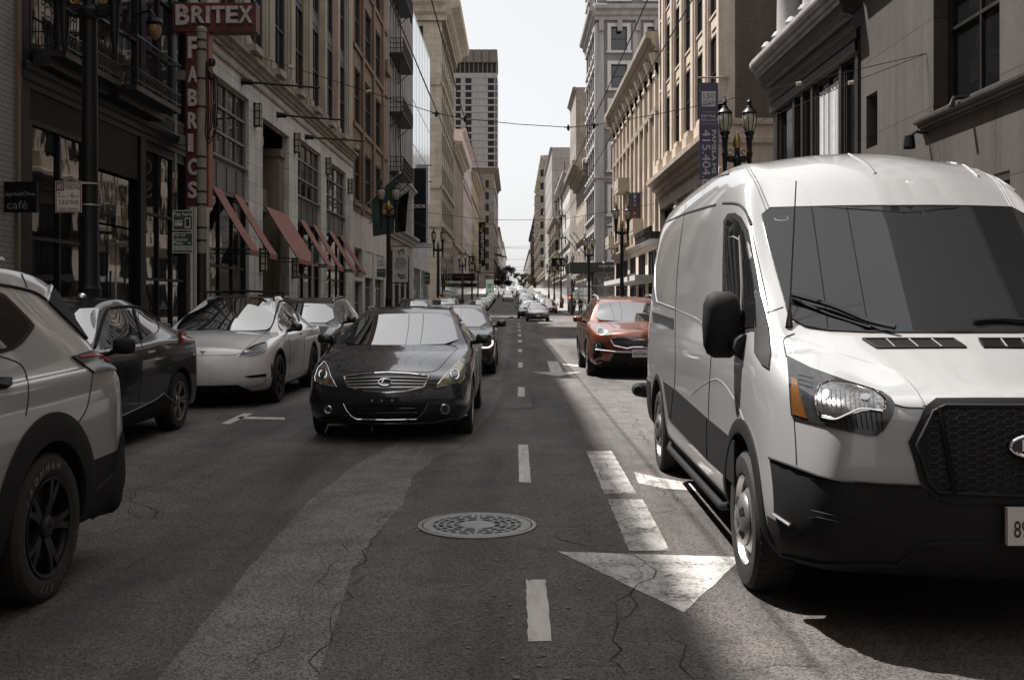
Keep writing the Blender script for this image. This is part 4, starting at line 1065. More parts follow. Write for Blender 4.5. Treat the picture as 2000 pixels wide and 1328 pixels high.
def patch(c,mode,outline,off,mat,name,parent=None,mirror=False,n=12,smooth=0,thick=.008,label=None,clampx=None,fit=None):
    if fit is None and name in ('windshield','side_window','rear_window'): fit='x' if name=='side_window' else 'y'; thick=.03
    pr=proj(c,mode); ol=chaikin([tuple(p) for p in outline],smooth) if smooth else [tuple(p) for p in outline]
    vs,fs=tri_fill(ol,n); P3=[]; NN=[]
    for v in vs:
        p,nn=hit(c,pr,v.x,v.y,off); P3.append(c.I@p); NN.append(c.I.to_3x3()@nn)
    if clampx is not None:
        for p in P3:
            if (p.x>clampx[1]): p.x=clampx[1]
            if (p.x<clampx[0]): p.x=clampx[0]
    if fit and len(P3)>12:
        import numpy as np
        A=np.array([[p.x,p.y,p.z] for p in P3]); q={'x':0,'y':1}[fit]; u,v=[A[:,i] for i in range(3) if i!=q]
        u0,v0=u.mean(),v.mean(); us,vs_=max(u.std(),1e-3),max(v.std(),1e-3); a,b=(u-u0)/us,(v-v0)/vs_
        B=np.stack([np.ones_like(a),a,b,a*a,a*b,b*b,a*a*b,a*b*b],1); co_,*_r=np.linalg.lstsq(B,A[:,q],rcond=None); f_=B@co_
        res=A[:,q]-f_; sgn_=np.sign(np.mean([n_[q] for n_ in NN])); push=sgn_*max(0.0,float(np.percentile(res*sgn_,92)))
        for p,val in zip(P3,f_+push): p[q]=val
    ed={}
    for f in fs:
        for i in range(len(f)):
            e=(f[i],f[(i+1)%len(f)]); k=tuple(sorted(e)); ed.setdefault(k,[]).append(e)
    outs=[]
    for sgn in ((1,-1) if mirror else (1,)):
        A=[Vector((p.x*sgn,p.y,p.z)) for p in P3]; B=[Vector((p.x*sgn,p.y,p.z))-Vector((q.x*sgn,q.y,q.z))*(off+thick) for p,q in zip(P3,NN)]
        m=len(A); ff=[tuple(f) if sgn>0 else tuple(reversed(f)) for f in fs]
        sk=[(e[0][0],e[0][1],e[0][1]+m,e[0][0]+m) for e in ed.values() if len(e)==1]
        me=bpy.data.meshes.new(name); me.from_pydata(A+B,[],ff+sk); 
        bm=bmesh.new(); bm.from_mesh(me); loose=[v for v in bm.verts if not v.link_faces]; bmesh.ops.delete(bm,geom=loose,context='VERTS'); bmesh.ops.recalc_face_normals(bm,faces=bm.faces)
        bm.to_mesh(me); bm.free(); me.materials.append(mat)
        me.polygons.foreach_set('use_smooth',[True]*len(me.polygons)); me.set_sharp_from_angle(angle=R(40)); me.update()
        o=bpy.data.objects.new(name,me); COL.objects.link(o)
        par=parent[0 if sgn>0 else 1] if isinstance(parent,(list,tuple)) else parent
        o.parent=par or c.root
        if label: o['label']=label
        outs.append(o)
    return outs if mirror else outs[0]
def dense(pts,k=4,closed=False):
    out=[]; m=len(pts)
    for i in range(m if closed else m-1):
        a,b=pts[i],pts[(i+1)%m]
        for j in range(k): out.append((a[0]+(b[0]-a[0])*j/k,a[1]+(b[1]-a[1])*j/k))
    if not closed: out.append(pts[-1])
    return out
def spline(pts,k=6,closed=False):
    out=[]; m=len(pts)
    g=lambda i:pts[i%m] if closed else pts[min(max(i,0),m-1)]
    for i in range(m if closed else m-1):
        p0,p1,p2,p3=g(i-1),g(i),g(i+1),g(i+2)
        for j in range(k):
            t=j/k
            out.append(tuple(.5*(2*p1[d]+(p2[d]-p0[d])*t+(2*p0[d]-5*p1[d]+4*p2[d]-p3[d])*t*t+(3*p1[d]-p0[d]-3*p2[d]+p3[d])*t**3) for d in (0,1)))
    if not closed: out.append(tuple(pts[-1]))
    return out
def line(c,mode,lines,r,off,mat,name,parent=None,mirror=False,k=4,curve=False,closed=False,nseg=5,one=False):
    """thin mouldings or gaps following the body; lines: list of polylines"""
    if not isinstance(lines[0][0],(tuple,list)): lines=[lines]
    pr=proj(c,mode); outs=[]
    L3=[]
    for ln in lines:
        pts=spline(ln,k,closed) if curve else dense(ln,k,closed)
        w=[c.I@hit(c,pr,u,v,off)[0] for u,v in pts]
        if closed: w.append(w[0]); 
        L3.append(w)
    for sgn in ((1,-1) if mirror else (1,)):
        mb=MB(); mb.smooth=True
        for w in L3: mb.tube([c.M@Vector((p.x*sgn,p.y,p.z)) for p in w],r,nseg)
        par=parent[0 if sgn>0 else 1] if isinstance(parent,(list,tuple)) else parent
        outs.append(mb.build(name,mat,par or c.root))
    return outs if mirror else outs[0]
def wheel(c,x,y,r,w,style,side,rim_r=None,spokes=5,cap=None):
    """side +1: outer face towards +x"""
    rim_r=rim_r or r*.68; s=side
    M=c.M@Matrix.Translation((x,y,r))@Matrix.Rotation(R(90)*s,4,'Y')   # local z -> outward
    mb=MB(); mb.smooth=True; h=w/2
    mb.lathe([(rim_r*.97,-h*.9),(r*.9,-h),(r*.985,-h*.8),(r,-h*.55),(r,h*.55),(r*.985,h*.8),(r*.93,h*.96),(r*.80,h*1.0),(rim_r*1.04,h*.93),(rim_r*.97,h*.80)],n=40,M=M)
    tb=mb; mb.smooth=False      # tread blocks
    for i in range(44):
        a=2*math.pi*i/44
        for q in (-.62,.62):
            p=Matrix.Rotation(a,4,'Z')
            e=[p@Vector((r*.995,-.010*r/.33,h*q-h*.16)),p@Vector((r*.995,.012*r/.33,h*q-h*.16)),p@Vector((r*.995,.012*r/.33,h*q+h*.16)),p@Vector((r*.995,-.010*r/.33,h*q+h*.16))]
            f=[Vector((v.x*1.012,v.y*1.012,v.z)) for v in e]
            tb.add([M@v for v in e+f],MB.BF)
    root=mb.build('wheel',M_['rubber'],c.root,None,30)
    mb=MB(); mb.smooth=True
    mb.lathe([(rim_r*.985,-h*.7),(rim_r*.95,h*.5),(rim_r*.985,h*.86),(rim_r*1.0,h*.9)],n=40,M=M); mb.lathe([(rim_r*.95,h*.2),(.02,h*.15)],n=24,M=M)
    mb.build('rim_barrel',M_['dark_iron'],root,None,30)
    mat=M_['alu'] if style!='dark' else M_['alu_dark']
    mb=MB(); z0=h*.78
    if style=='steel_dual':      # pressed dish with big oval holes, hub dome with recesses
        mb.smooth=True
        mb.lathe([(rim_r*.985,h*.9),(rim_r*.93,h*.66),(rim_r*.78,h*.55),(rim_r*.66,h*.72),(rim_r*.58,h*.86),(rim_r*.50,h*.9)],n=40,M=M)
        mb.lathe([(rim_r*.60,h*.86),(rim_r*.56,h*1.0),(rim_r*.40,h*1.17),(rim_r*.30,h*1.22),(rim_r*.24,h*1.20),(rim_r*.2,h*1.26),(.01,h*1.26)],n=36,M=M)
    else:
        mb.lathe([(rim_r*1.0,h*.9),(rim_r*1.0,h*.97),(rim_r*.93,h*.93),(rim_r*.93,h*.8)],n=40,M=M)
        for i in range(spokes):
            a=2*math.pi*i/spokes+.3
            for da in ((-.11,.11) if spokes<=6 else (0,)):
                p=[]
                for rr,ww,zz in ((rim_r*.20,rim_r*.10,h*.72),(rim_r*.55,rim_r*.075,h*.86),(rim_r*.955,rim_r*.055,h*.90)):
                    aa=a+da*(rr/rim_r)*1.6; d=Vector((math.cos(aa),math.sin(aa),0)); t=Vector((-d.y,d.x,0))
                    p.append((d*rr-t*ww+Vector((0,0,zz)),d*rr+t*ww+Vector((0,0,zz)),d*rr+t*ww*.8+Vector((0,0,zz-h*.3)),d*rr-t*ww*.8+Vector((0,0,zz-h*.3))))
                for q in range(2):
                    A,B=p[q],p[q+1]; mb.add([M@v for v in A+B],[(0,1,5,4),(1,2,6,5),(2,3,7,6),(3,0,4,7),(0,3,2,1),(4,5,6,7)])
        mb.lathe([(rim_r*.24,h*.5),(rim_r*.23,h*.86),(rim_r*.16,h*.92),(.01,h*.93)],n=20,M=M)
    mb.build('rim',mat,root,None if style=='steel_dual' else False)
    if style=='steel_dual':
        hb=MB()
        for i in range(8):
            a=2*math.pi*i/8; d=Vector((math.cos(a),math.sin(a),0)); q=M@Matrix.Translation(d*rim_r*.80+Vector((0,0,h*.60)))
            hb.lathe([(rim_r*.085,.0),(.002,.001)],n=12,M=q)
        for i in range(5):
            a=2*math.pi*i/5+.3; d=Vector((math.cos(a),math.sin(a),0)); t=Vector((-d.y,d.x,0))
            q=[M@(d*rim_r*ra+t*rim_r*b+Vector((0,0,h*zz))) for ra,b,zz in ((.34,-.07,1.235),(.34,.07,1.235),(.52,.10,1.09),(.52,-.10,1.09))]; hb.quad(*q)
        hb.build('vent_hole',M_['black_plastic'],root)
    return root
def wheel_simple(c,x,y,r,w,side):
    M=c.M@Matrix.Translation((x,y,r))@Matrix.Rotation(R(90)*side,4,'Y'); h=w/2; rim=r*.66
    mb=MB(); mb.smooth=True; mb.lathe([(.01,-h),(r*.9,-h),(r,-h*.6),(r,h*.6),(r*.93,h),(rim,h*.9)],n=20,M=M); o=mb.build('wheel',M_['rubber'],c.root)
    mb=MB(); mb.lathe([(rim,h*.9),(rim*.9,h*.6),(rim*.3,h*.75),(.01,h*.8)],n=16,M=M); mb.build('rim',M_['alu'],o); return o
def mirror_cap(c,p,size,mat,side,name='side_mirror',back=True):
    """rounded shell at local point p; size (w,d,h)"""
    mb=MB(); mb.smooth=True; w,d,h=size; vs=[]; n=14; m=9
    for j in range(m+1):
        t=math.pi*j/m
        for i in range(n):
            a=2*math.pi*i/n; se=lambda v:math.copysign(abs(v)**.6,v)
            vs.append(c.M@(Vector(p)+Vector((se(math.cos(a))*math.sin(t)**.6*w/2*(1-.12*side*0), -math.cos(t)*d/2, se(math.sin(a))*math.sin(t)**.6*h/2))))
    fs=[(j*n+i,j*n+(i+1)%n,(j+1)*n+(i+1)%n,(j+1)*n+i) for j in range(m) for i in range(n)]
    mb.add(vs,fs); o=mb.build(name,mat,c.root,True,60)
    q=Vector(p); mb=MB(); mb.tube([c.M@(q+Vector((-side*w*.25,.01,-h*.25))),c.M@(q+Vector((-side*(w*.5+.09),.03,-h*.5)))],[.03,.022],8); mb.build('mirror_arm',M_['black_plastic'],o,True)
    return o
def plate(c,x,z,w=.305,h=.152,txt='8ABC123',bgc=None,off=.02,top=None,y=None):
    p,n=hit(c,proj(c,'front'),x,z,off); p=c.I@p; yy=p.y if y is None else y
    M=lambda a,zz,d:c.M@Vector((x+a,yy+d,z+zz))
    mb=MB(); mb.mbox(M,-w/2,w/2,-h/2,h/2,-.006,.02); o=mb.build('number_plate',bgc or M_['white_sign'],c.root)
    mb=MB(); put_text(mb,txt,M,-w*.42,w*.42,-h*.30,h*.16,-.0075,.012); put_text(mb,top or 'California',M,-w*.22,w*.22,h*.24,h*.40,-.0075); mb.build('plate_lettering',M_['black_ink'],o)
    return o
def car_table(p):
    hw=p['W']/2; L=p['L']; zb,zh,zc,yc,zr,yh,yr,zrr,yt,zt,yd,zd=[p[k] for k in 'zb zh zc yc zr yh yr zrr yt zt yd zd'.split()]
    th=p.get('th',.60)*1; Ht=p['H']; cr=.035; bf,br=p.get('belt',(zc-.02,zc+.03)); fo=p['fo']; sh=p.get('sh',.12); nb=p.get('nb',.16); wn=p.get('wn',1.0)
    S=[]
    S.append(([(.16,zb,.66*hw),(.04,zb+.13,.80*hw*wn),(0,zb+(zh-zb)*.5,.81*hw*wn),(.03,zh-.13,.79*hw*wn),(.08,zh-.04,.74*hw*wn),(.17,zh+.005,.60*hw)],.02,nb))
    S.append(([(.30,zb,.82*hw),(.24,zb+.12,.94*hw),(.22,zb+(zh-zb)*.5,.955*hw),(.24,zh-.12,.935*hw),(.28,zh-.01,.88*hw),(.34,zh+.04,.68*hw)],.03,nb*.55))
    y2=fo*.8; f2=(y2-.2)/(yc-.2); z2=zh+.05+(zc-zh-.05)*f2*1.05
    S.append(([(y2,zb,.88*hw),(y2,zb+.12,.97*hw),(y2,zb+(zh-zb)*.55,.985*hw),(y2,z2-.14,.985*hw),(y2,z2-.03,.92*hw),(y2,z2+.015,.70*hw)],.035,nb*.3))
    y3=(y2+yc)/2+.05; f3=(y3-.2)/(yc-.2); z3=zh+.05+(zc-zh-.05)*f3*1.04
    S.append(([(y3,zb,.9*hw),(y3,zb+.12,.97*hw),(y3,zb+(zh-zb)*.55,1.0*hw),(y3,z3-.14,1.0*hw),(y3,z3-.04,.935*hw),(y3,z3+.0,.80*hw)],.035,nb*.3))
    S.append(([(yc,zb,.9*hw),(yc,zb+.1,.965*hw),(yc,zb+.3,1.0*hw),(yc,bf-sh,1.0*hw),(yc,bf-.015,.945*hw),(yc+.02,zc,.875*hw)],.03,p.get('wb_',.13)))
    ymm=(yc+yh)/2; S.append(([(ymm-.03,zb,.9*hw),(ymm-.03,zb+.1,.965*hw),(ymm-.03,zb+.3,1.0*hw),(ymm-.03,bf-sh+.005,1.0*hw),(ymm-.03,bf,.942*hw),(ymm+.02,(zc+zr)/2+.02,(.875+th)/2*hw+.01)],cr+.01,.11))
    ym=yh-.12
    S.append(([(ym,zb,.9*hw),(ym,zb+.1,.965*hw),(ym,zb+.3,1.0*hw),(ym,bf-sh+.01,1.0*hw),(ym,bf+.01,.935*hw),(yh,zr,th*hw)],cr,.08))
    y6=(yh+yr)/2; bm_=(bf+br)/2
    S.append(([(y6,zb,.9*hw),(y6,zb+.1,.965*hw),(y6,zb+.3,1.0*hw),(y6,bm_-sh,1.0*hw),(y6,bm_,.935*hw),(y6,Ht-cr,(th+.01)*hw)],cr,.0))
    S.append(([(yr,zb,.9*hw),(yr,zb+.1,.965*hw),(yr,zb+.3,1.0*hw),(yr,br-sh,1.0*hw),(yr,br,.93*hw),(yr,zrr,(th-.01)*hw)],cr,-.03))
    S.append(([(yt,zb,.9*hw),(yt,zb+.1,.96*hw),(yt,zb+.3,.99*hw),(yt,br-sh,.985*hw),(yt,br-.02,.91*hw),(yt,zt,.70*hw)],.03,-.08))
    rw=p.get('rw',0); S.append(([(yd,zb,(.86+rw)*hw),(yd,zb+.1,(.94+rw*.5)*hw),(yd,zb+.3,(.96+rw*.4)*hw),(yd,zd-.15,(.945+rw*.4)*hw),(yd,zd-.05,(.87+rw*.3)*hw),(yd,zd,.66*hw)],.03,-.09))
    S.append(([(L-.10,zb+.04,(.66+rw)*hw),(L-.02,zb+.14,(.80+rw*1.2)*hw),(L,zb+.32,(.81+rw*1.25)*hw),(L-.02,zd-.17,(.79+rw)*hw),(L-.05,zd-.08,(.75+rw*.7)*hw),(L-.08,zd-.03,.62*hw)],.01,-.13+rw*.6))
    return S,[('top',4,.55,0,0),('top',9,.3,0,0),('row',4,.8,4,9),('row',3,.15,1,10),('row',5,p.get('pc',.9),4,9)]
def gen_car(name,label,cat,loc,rz,p,paint,group=None,lvl=3,zground=0,detail=2,arch=None,under=None):
    simple=detail<2
    st,cr=car_table(p); ra=p.get('ra',p['r']+.05); fo=p['fo']; wb=p['wb']; hw=p['W']/2
    c=car_body(name,label,cat,loc,rz,st,paint,[(fo,p['r']+.0,ra,hw),(fo+wb,p['r']+.0,ra,hw)],cr,group,lvl=lvl,zground=zground,under=under); c.p=p
    for s in (-1,1):
        for y in (fo,fo+wb): wheel_simple(c,s*(hw-.115),y,p['r'],.22,s) if simple else wheel(c,s*(hw-.115),y,p['r'],p.get('tw',.22),p.get('ws','alloy'),s,spokes=p.get('sp',5))
    return c
def gen_glass(c,rear=True,side=True,front=True,gm=None):
    p=c.p; hw=p['W']/2; gm=gm or M_['carglass']; th=p.get('th',.6); zc,zr,yc,yh=p['zc'],p['zr'],p['yc'],p['yh']
    if front: patch(c,'front',[(-.80*hw,zc+.015),(0,zc+.03),(.80*hw,zc+.015),(th*hw*.97,zr-.045),(0,zr-.012),(-th*hw*.97,zr-.045)],.004,M_['screen'],'windshield',n=14,smooth=1)
    bf,br=p.get('belt',(zc-.02,zc+.03)); yr,yt=p['yr'],p['yt']; top=p['H']-.135
    if side:
        ys=[yc+.28,yh+.10,(yh+yr)/2-.04,(yh+yr)/2+.04,yr+(yt-yr)*.45]
        for m in ('right','left'):
            patch(c,m,[(ys[0],bf+.045),(ys[1]+.12,zr-.115),(ys[2],top),(ys[2]-.0,br+.03)],.004,gm,'side_window',n=9,smooth=1)
            patch(c,m,[(ys[3],br+.03),(ys[3],top),(yr-.02,p['zrr']-.13),(ys[4],br+.10),(ys[4]-.1,br+.035)],.004,gm,'side_window',n=9,smooth=1)
    if rear: patch(c,'rear',[(-.68*hw,p['zt']+.03),(.68*hw,p['zt']+.03),(th*hw*.92,p['zrr']-.04),(-th*hw*.92,p['zrr']-.04)],.004,gm,'rear_window',n=8,smooth=1)
def gen_face(c,lamp=None,grille=True,pl='7KLM482'):
    p=c.p; hw=p['W']/2; zh=p['zh']; lm=lamp or M_['headlamp']
    h=patch(c,'front',[(.50*hw,zh-.12),(.62*hw,zh-.19),(.90*hw,zh-.10),(.93*hw,zh+.00),(.70*hw,zh-.035)],.005,lm,'headlight',mirror=True,n=6,smooth=1)
    if grille:
        patch(c,'front',[(-.40*hw,zh-.08),(.40*hw,zh-.08),(.34*hw,zh-.24),(-.34*hw,zh-.24)],.005,M_['trim_black'],'grille',n=6,smooth=1)
    patch(c,'front',[(-.62*hw,p['zb']+.20),(.62*hw,p['zb']+.20),(.54*hw,p['zb']+.07),(-.54*hw,p['zb']+.07)],.005,M_['black_plastic'],'lower_grille',n=7,smooth=1)
    if pl: plate(c,0,p['zb']+.26,txt=pl)
def gen_mirrors(c,mat):
    p=c.p; hw=p['W']/2
    for s in (-1,1): mirror_cap(c,(s*(hw+.10),p['yc']+.42,p['zc']+.08),(.22,.17,.15),mat,s)

def local_front(c,pts):      # photo outline -> the car's own front view
    out=[]
    for u,v in pts:
        p=c.I@hit(c,proj(c,'px'),u,v)[0]; out.append((p.x,p.z))
    return out
def symm(c,pts):             # left half of an outline (centre top -> centre bottom), completed by symmetry
    l=local_front(c,pts); l[0]=(0,l[0][1]); l[-1]=(0,l[-1][1])
    return l+[(-x,z) for x,z in l[-2:0:-1]]
def circ(cx,cy,r,ry=None,n=18): return [(cx+r*math.cos(2*math.pi*i/n),cy+(ry or r)*math.sin(2*math.pi*i/n)) for i in range(n)]
def arch_ring(c,y,z,r0,r1,mat,off=.012,a0=-8,a1=188,name='arch_cladding',n=26,squash=1.0):
    for m,s in (('left',-1),('right',1)):
        pr=proj(c,m); I3=c.I.to_3x3(); V=[];
        for i in range(n+1):
            a=R(a0+(a1-a0)*i/n)
            for rr,of in ((r0,-.05),(r0,off),(r0*.5+r1*.5,off+.006),(r1,off*.6),(r1,-.01)):
                p,nn=hit(c,pr,y+rr*math.cos(a),max(z+rr*math.sin(a)*squash,.16),0); q=c.I@p; q.x+=s*of; V.append(c.M@q)
        mb=MB(); mb.smooth=True; k=5
        mb.add(V,[(i*k+j,i*k+j+1,(i+1)*k+j+1,(i+1)*k+j) for i in range(n) for j in range(k-1)])
        mb.build(name,mat,c.root,None,50)
M_['lamp_chrome']=plain('lamp_reflector_chrome',(.22,.22,.22),.2,.9,.6,60)
M_['lamp_smoked']=plain('smoked_lamp_lens',(.018,.016,.016),.22,0,.3,20,.3)
M_['lamp_yellow']=plain('yellowed_headlamp',(.24,.21,.155),.10,.55,.25,25)
M_['lamp_dark']=plain('dark_lamp_housing',(.03,.03,.032),.08,.2,.4,20)
M_['lens_dark']=glass('projector_lens',(.02,.02,.022),.02)
M_['hexgrille']=plain('grille_mesh_plastic',(.012,.012,.012),.35,.1,.2,30)
M_['seam']=plain('panel_gap',(.006,.006,.006),.8,0,.1,5)
M_['led']=plain('white_lamp_strip',(.55,.55,.54),.2,0,.05,8)
M_['headlamp']=plain('clear_headlamp',(.25,.25,.25),.08,.6,.35,30)
SEDAN=dict(L=4.75,W=1.80,H=1.45,fo=.86,wb=2.80,zb=.20,zh=.72,zc=.95,yc=1.32,zr=1.385,yh=2.10,yr=3.15,zrr=1.37,yt=3.95,zt=1.02,yd=4.55,zd=1.02,r=.33,th=.62)
SUV=dict(L=4.6,W=1.86,H=1.66,fo=.90,wb=2.70,zb=.25,zh=.88,zc=1.09,yc=1.30,zr=1.56,yh=1.95,yr=4.0,zrr=1.57,yt=4.38,zt=1.14,yd=4.50,zd=1.03,r=.35,th=.66)
MINIV=dict(L=5.0,W=1.98,H=1.80,fo=.95,wb=3.0,zb=.24,zh=.85,zc=1.12,yc=1.25,zr=1.68,yh=2.05,yr=4.4,zrr=1.73,yt=4.8,zt=1.15,yd=4.9,zd=1.02,r=.35,th=.70)
# ---- the dark sedan in the middle lane
pn=car_paint('midnight_blue_car_paint',(.021,.023,.031),.3,.25)
P1=dict(SEDAN,L=4.75,W=1.80,H=1.435,fo=.84,wb=2.85,zb=.19,zh=.735,zc=.985,yc=1.42,zr=1.37,yh=2.22,yr=3.1,zrr=1.355,yt=3.95,zt=1.03,r=.325,th=.61,nb=.22)
car1=gen_car('sedan','dark blue sedan with a chrome slatted grille in the middle lane','car',(-1.37,10.9,0),0,P1,pn)
# ---- white crossover parked behind
pw=car_paint('pearl_white_car_paint',(.72,.715,.71),0,.3)
P2=dict(SUV,L=4.75,W=1.92,H=1.62,fo=.86,wb=2.89,zb=.20,zh=.84,zc=1.04,yc=1.25,zr=1.50,yh=2.15,yr=3.3,zrr=1.52,yt=4.35,zt=1.18,yd=4.55,zd=1.13,r=.36,th=.58,nb=.24,ws='dark',tw=.25)
car2=gen_car('crossover','white electric crossover with a grille-less nose parked at the left kerb','car',(-4.46,14.5,0),R(1.2),P2,pw)
# ---- black compact crossover
pb=car_paint('black_car_paint',(.008,.008,.009),.1,.25)
P3=dict(SUV,L=4.36,W=1.80,H=1.555,fo=.90,wb=2.64,zb=.22,zh=.86,zc=1.06,yc=1.20,zr=1.46,yh=1.95,yr=3.1,zrr=1.44,yt=4.05,zt=1.17,yd=4.22,zd=1.10,r=.34,th=.62)
car3=gen_car('crossover','black compact crossover parked nose forward beside the nearest white car','car',(-4.84,8.55,0),0,P3,pb)
# ---- white SUV cut by the left edge
P4=dict(SUV,L=4.70,W=1.86,H=1.70,fo=.93,wb=2.70,zb=.26,zh=.92,zc=1.12,yc=1.3,zr=1.58,yh=1.95,yr=4.32,zrr=1.60,yt=4.50,zt=1.24,yd=4.60,zd=1.14,r=.37,ra=.43,th=.68,ws='dark',tw=.245,rw=.09,sh=.10)
pw4=car_paint('dimmed_white_car_paint',(.27,.268,.265),0,.3)  # white darkened in the colour for the vignette at the left edge
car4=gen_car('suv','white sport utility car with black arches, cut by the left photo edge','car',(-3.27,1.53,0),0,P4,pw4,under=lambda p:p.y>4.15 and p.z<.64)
# ---- red SUV
pr_=car_paint('copper_red_car_paint',(.145,.034,.013),.35,.28)
P5=dict(SUV,L=4.48,W=1.86,H=1.62,fo=.91,wb=2.67,zb=.24,zh=.93,zc=1.10,yc=1.30,zr=1.53,yh=1.98,yr=3.85,zrr=1.55,yt=4.25,zt=1.14,yd=4.38,zd=1.06,r=.35,th=.66,nb=.24)
car5=gen_car('suv','copper red sport utility car waiting behind the white van','car',(2.40,20.1,0),0,P5,pr_)

M_['screen']=glass('reflective_windscreen',(.010,.011,.012),.015,0,.5,3.3)
WG_=M_['screen']
BP,TB,CG,CH=M_['black_plastic'],M_['trim_black'],M_['carglass'],M_['chrome']
SEAM=M_['seam']
# ================= dark sedan =================
c=car1
patch(c,'px',[(706,622),(738,614),(810,612.5),(880,614),(889,640),(896,671),(785,675),(673,673),(682,652)],.004,WG_,'windshield',n=28,smooth=1)
line(c,'px',[[(679,676),(655,683),(648,699),(651,715),(670,725),(705,726.5),(752,725),(800,726),(842,726),(858,719),(874,701),(896,678)]],.0035,.001,SEAM,'bonnet_seam',curve=True)
gr=patch(c,'px',[(673,737),(715,731),(757,729.5),(800,731),(838,736),(824,757),(790,764),(754,766),(715,763),(682,757)],.004,M_['hexgrille'],'grille',n=14)
line(c,'px',[(672,737),(690,734),(715,730.5),(757,728.5),(800,730.5),(838,735.5),(826,756),(790,764),(754,766.5),(715,763.5),(680,756.5)],.011,.008,CH,'grille_surround',gr,closed=True,k=3)
line(c,'px',[[(676+2*i,741+5.2*i),(757,737.5+6.4*i),(835-2.5*i,740.5+5.2*i)] for i in range(4)],.0085,.012,M_['alu'],'grille_slats',gr,curve=True)
e=line(c,'px',circ(752,748.5,12.5,6.2),.010,.028,CH,'badge',closed=True,k=1,nseg=6)
line(c,'px',[(742,752.5),(747,749),(751,742.5),(757,749),(762,752.5)],.007,.030,CH,'badge_peak',e,k=2)
for ol,pj,am,side in (([(898,705),(905,709),(908,715),(906,737),(902,747),(851,757),(855,750),(874,728)],(887,733,8.5),(868,745,4.5),'r'),
                 ([(634,706),(640,717),(646,735),(658,756),(640,754),(617,746),(615,737),(621,719)],(631,733,7.5),(645.5,744.5,5),'l')):
    h=patch(c,'px',ol,.006,M_['lamp_yellow'],'headlight',n=9,smooth=1)
    patch(c,'px',circ(*pj[:2],pj[2]*.95,pj[2]*1.0),.010,M_['lamp_chrome'],'reflector',h,n=5)
    line(c,'px',circ(*pj[:2],pj[2]*.98,pj[2]*1.04),.007,.013,CH,'lamp_ring',h,closed=True,k=1)
    patch(c,'px',circ(*pj[:2],pj[2]*.5,pj[2]*.56),.016,M_['lens_dark'],'projector_lens',h,n=4)
    if side=='l': patch(c,'px',circ(*am),.012,M_['amber'],'indicator',h,n=4)
    else: patch(c,'px',circ(*am),.012,M_['lamp_yellow'],'reflector',h,n=4)
    line(c,'px',ol,.004,.006,CH,'lamp_edge',h,closed=True,k=2)
lg=patch(c,'px',[(672,789),(700,791),(800,790),(836,786),(826,805),(815,816),(697,817),(684,809)],.004,BP,'lower_grille',n=12)
line(c,'px',[(671,788),(677,800),(686,811),(697,817.5),(755,819),(813,817.5),(826,805),(836,786)],.0055,.008,CH,'chrome_trim',lg,k=3)
line(c,'px',[[(700,798),(810,797)],[(698,806),(814,805)]],.006,.006,TB,'grille_bar',lg)
for x,y,r_ in ((868.5,798,8.5),(642,799,6.5)):
    f=patch(c,'px',circ(x,y,r_),.008,M_['lamp_chrome'],'fog_lamp',n=5); line(c,'px',circ(x,y,r_),.007,.010,CH,'lamp_ring',f,closed=True,k=1); patch(c,'px',circ(x,y,r_*.4),.016,M_['lens_dark'],'projector_lens',f,n=3)
pb_=patch(c,'px',[(715,777),(722,774.5),(735,776),(742,773.5),(770,776),(779,774.5),(781,789),(765,790),(718,788)],.022,BP,'plate_bracket',n=6,thick=.02)
for x in (728,746,766): line(c,'px',circ(x,782,1.6),.004,.028,M_['steel'],'bolt',pb_,closed=True,k=1)
patch(c,'px',[(612,815),(650,812),(690,823),(820,823),(865,818),(918,808),(918,838),(765,843),(618,838)],.006,BP,'lower_valance',n=14)
line(c,'px',[[(612,816),(640,818),(672,824),(760,826),(840,824),(875,818),(916,808)]],.012,.006,pn,'lip',curve=True)
b_=c.M@Vector((0,0,0)); mb=MB(); mb.bar(at(641,829,10.98),at(724,828,10.98),.02,.022); mb.bar(at(724,828,10.98),at(727,842,10.98),.018,.018); mb.bar(at(641,829,10.98),at(635,846,10.98),.012,.012); mb.build('broken_lip',plain('bare_tan_plastic',(.16,.13,.10),.7),c.root)
patch(c,'px',[(893,612),(900,618),(912,640),(921,657),(918,671),(909,668),(899,634)],.004,CG,'side_window',n=8)
gen_glass(c,front=False,side=False)
patch(c,'left',[(1.72,1.03),(2.3,1.29),(2.75,1.325),(2.75,1.03)],.004,CG,'side_window',n=8,smooth=1); patch(c,'left',[(2.83,1.03),(2.83,1.325),(3.2,1.28),(3.6,1.08)],.004,CG,'side_window',n=8,smooth=1)
patch(c,'right',[(2.83,1.03),(2.83,1.325),(3.2,1.28),(3.6,1.08)],.004,CG,'side_window',n=8,smooth=1)
patch(c,'top',[(-.42,2.42),(.42,2.42),(.42,3.0),(-.42,3.0)],.006,CG,'sunroof',n=8,smooth=1)
for s in (-1,1):
    line(c,'top',[(s*.53,2.35),(s*.535,2.7),(s*.52,3.1)],.012,.02,TB,'roof_rail',curve=True)
    m_='right' if s>0 else 'left'
    line(c,m_,[[(1.55,.98),(1.62,.6),(1.6,.32)],[(2.8,.98),(2.78,.6),(2.72,.32)],[(3.75,.98),(3.7,.75)],[(1.6,.31),(2.7,.31)]],.003,.001,SEAM,'door_seam',curve=True)
    line(c,m_,[(2.45,.86),(2.65,.865)],.013,.02,CH,'door_handle'); line(c,m_,[(3.45,.88),(3.62,.885)],.013,.02,CH,'door_handle')
    mirror_cap(c,(s*.985,1.86,1.045),(.20,.14,.125),pn,s)
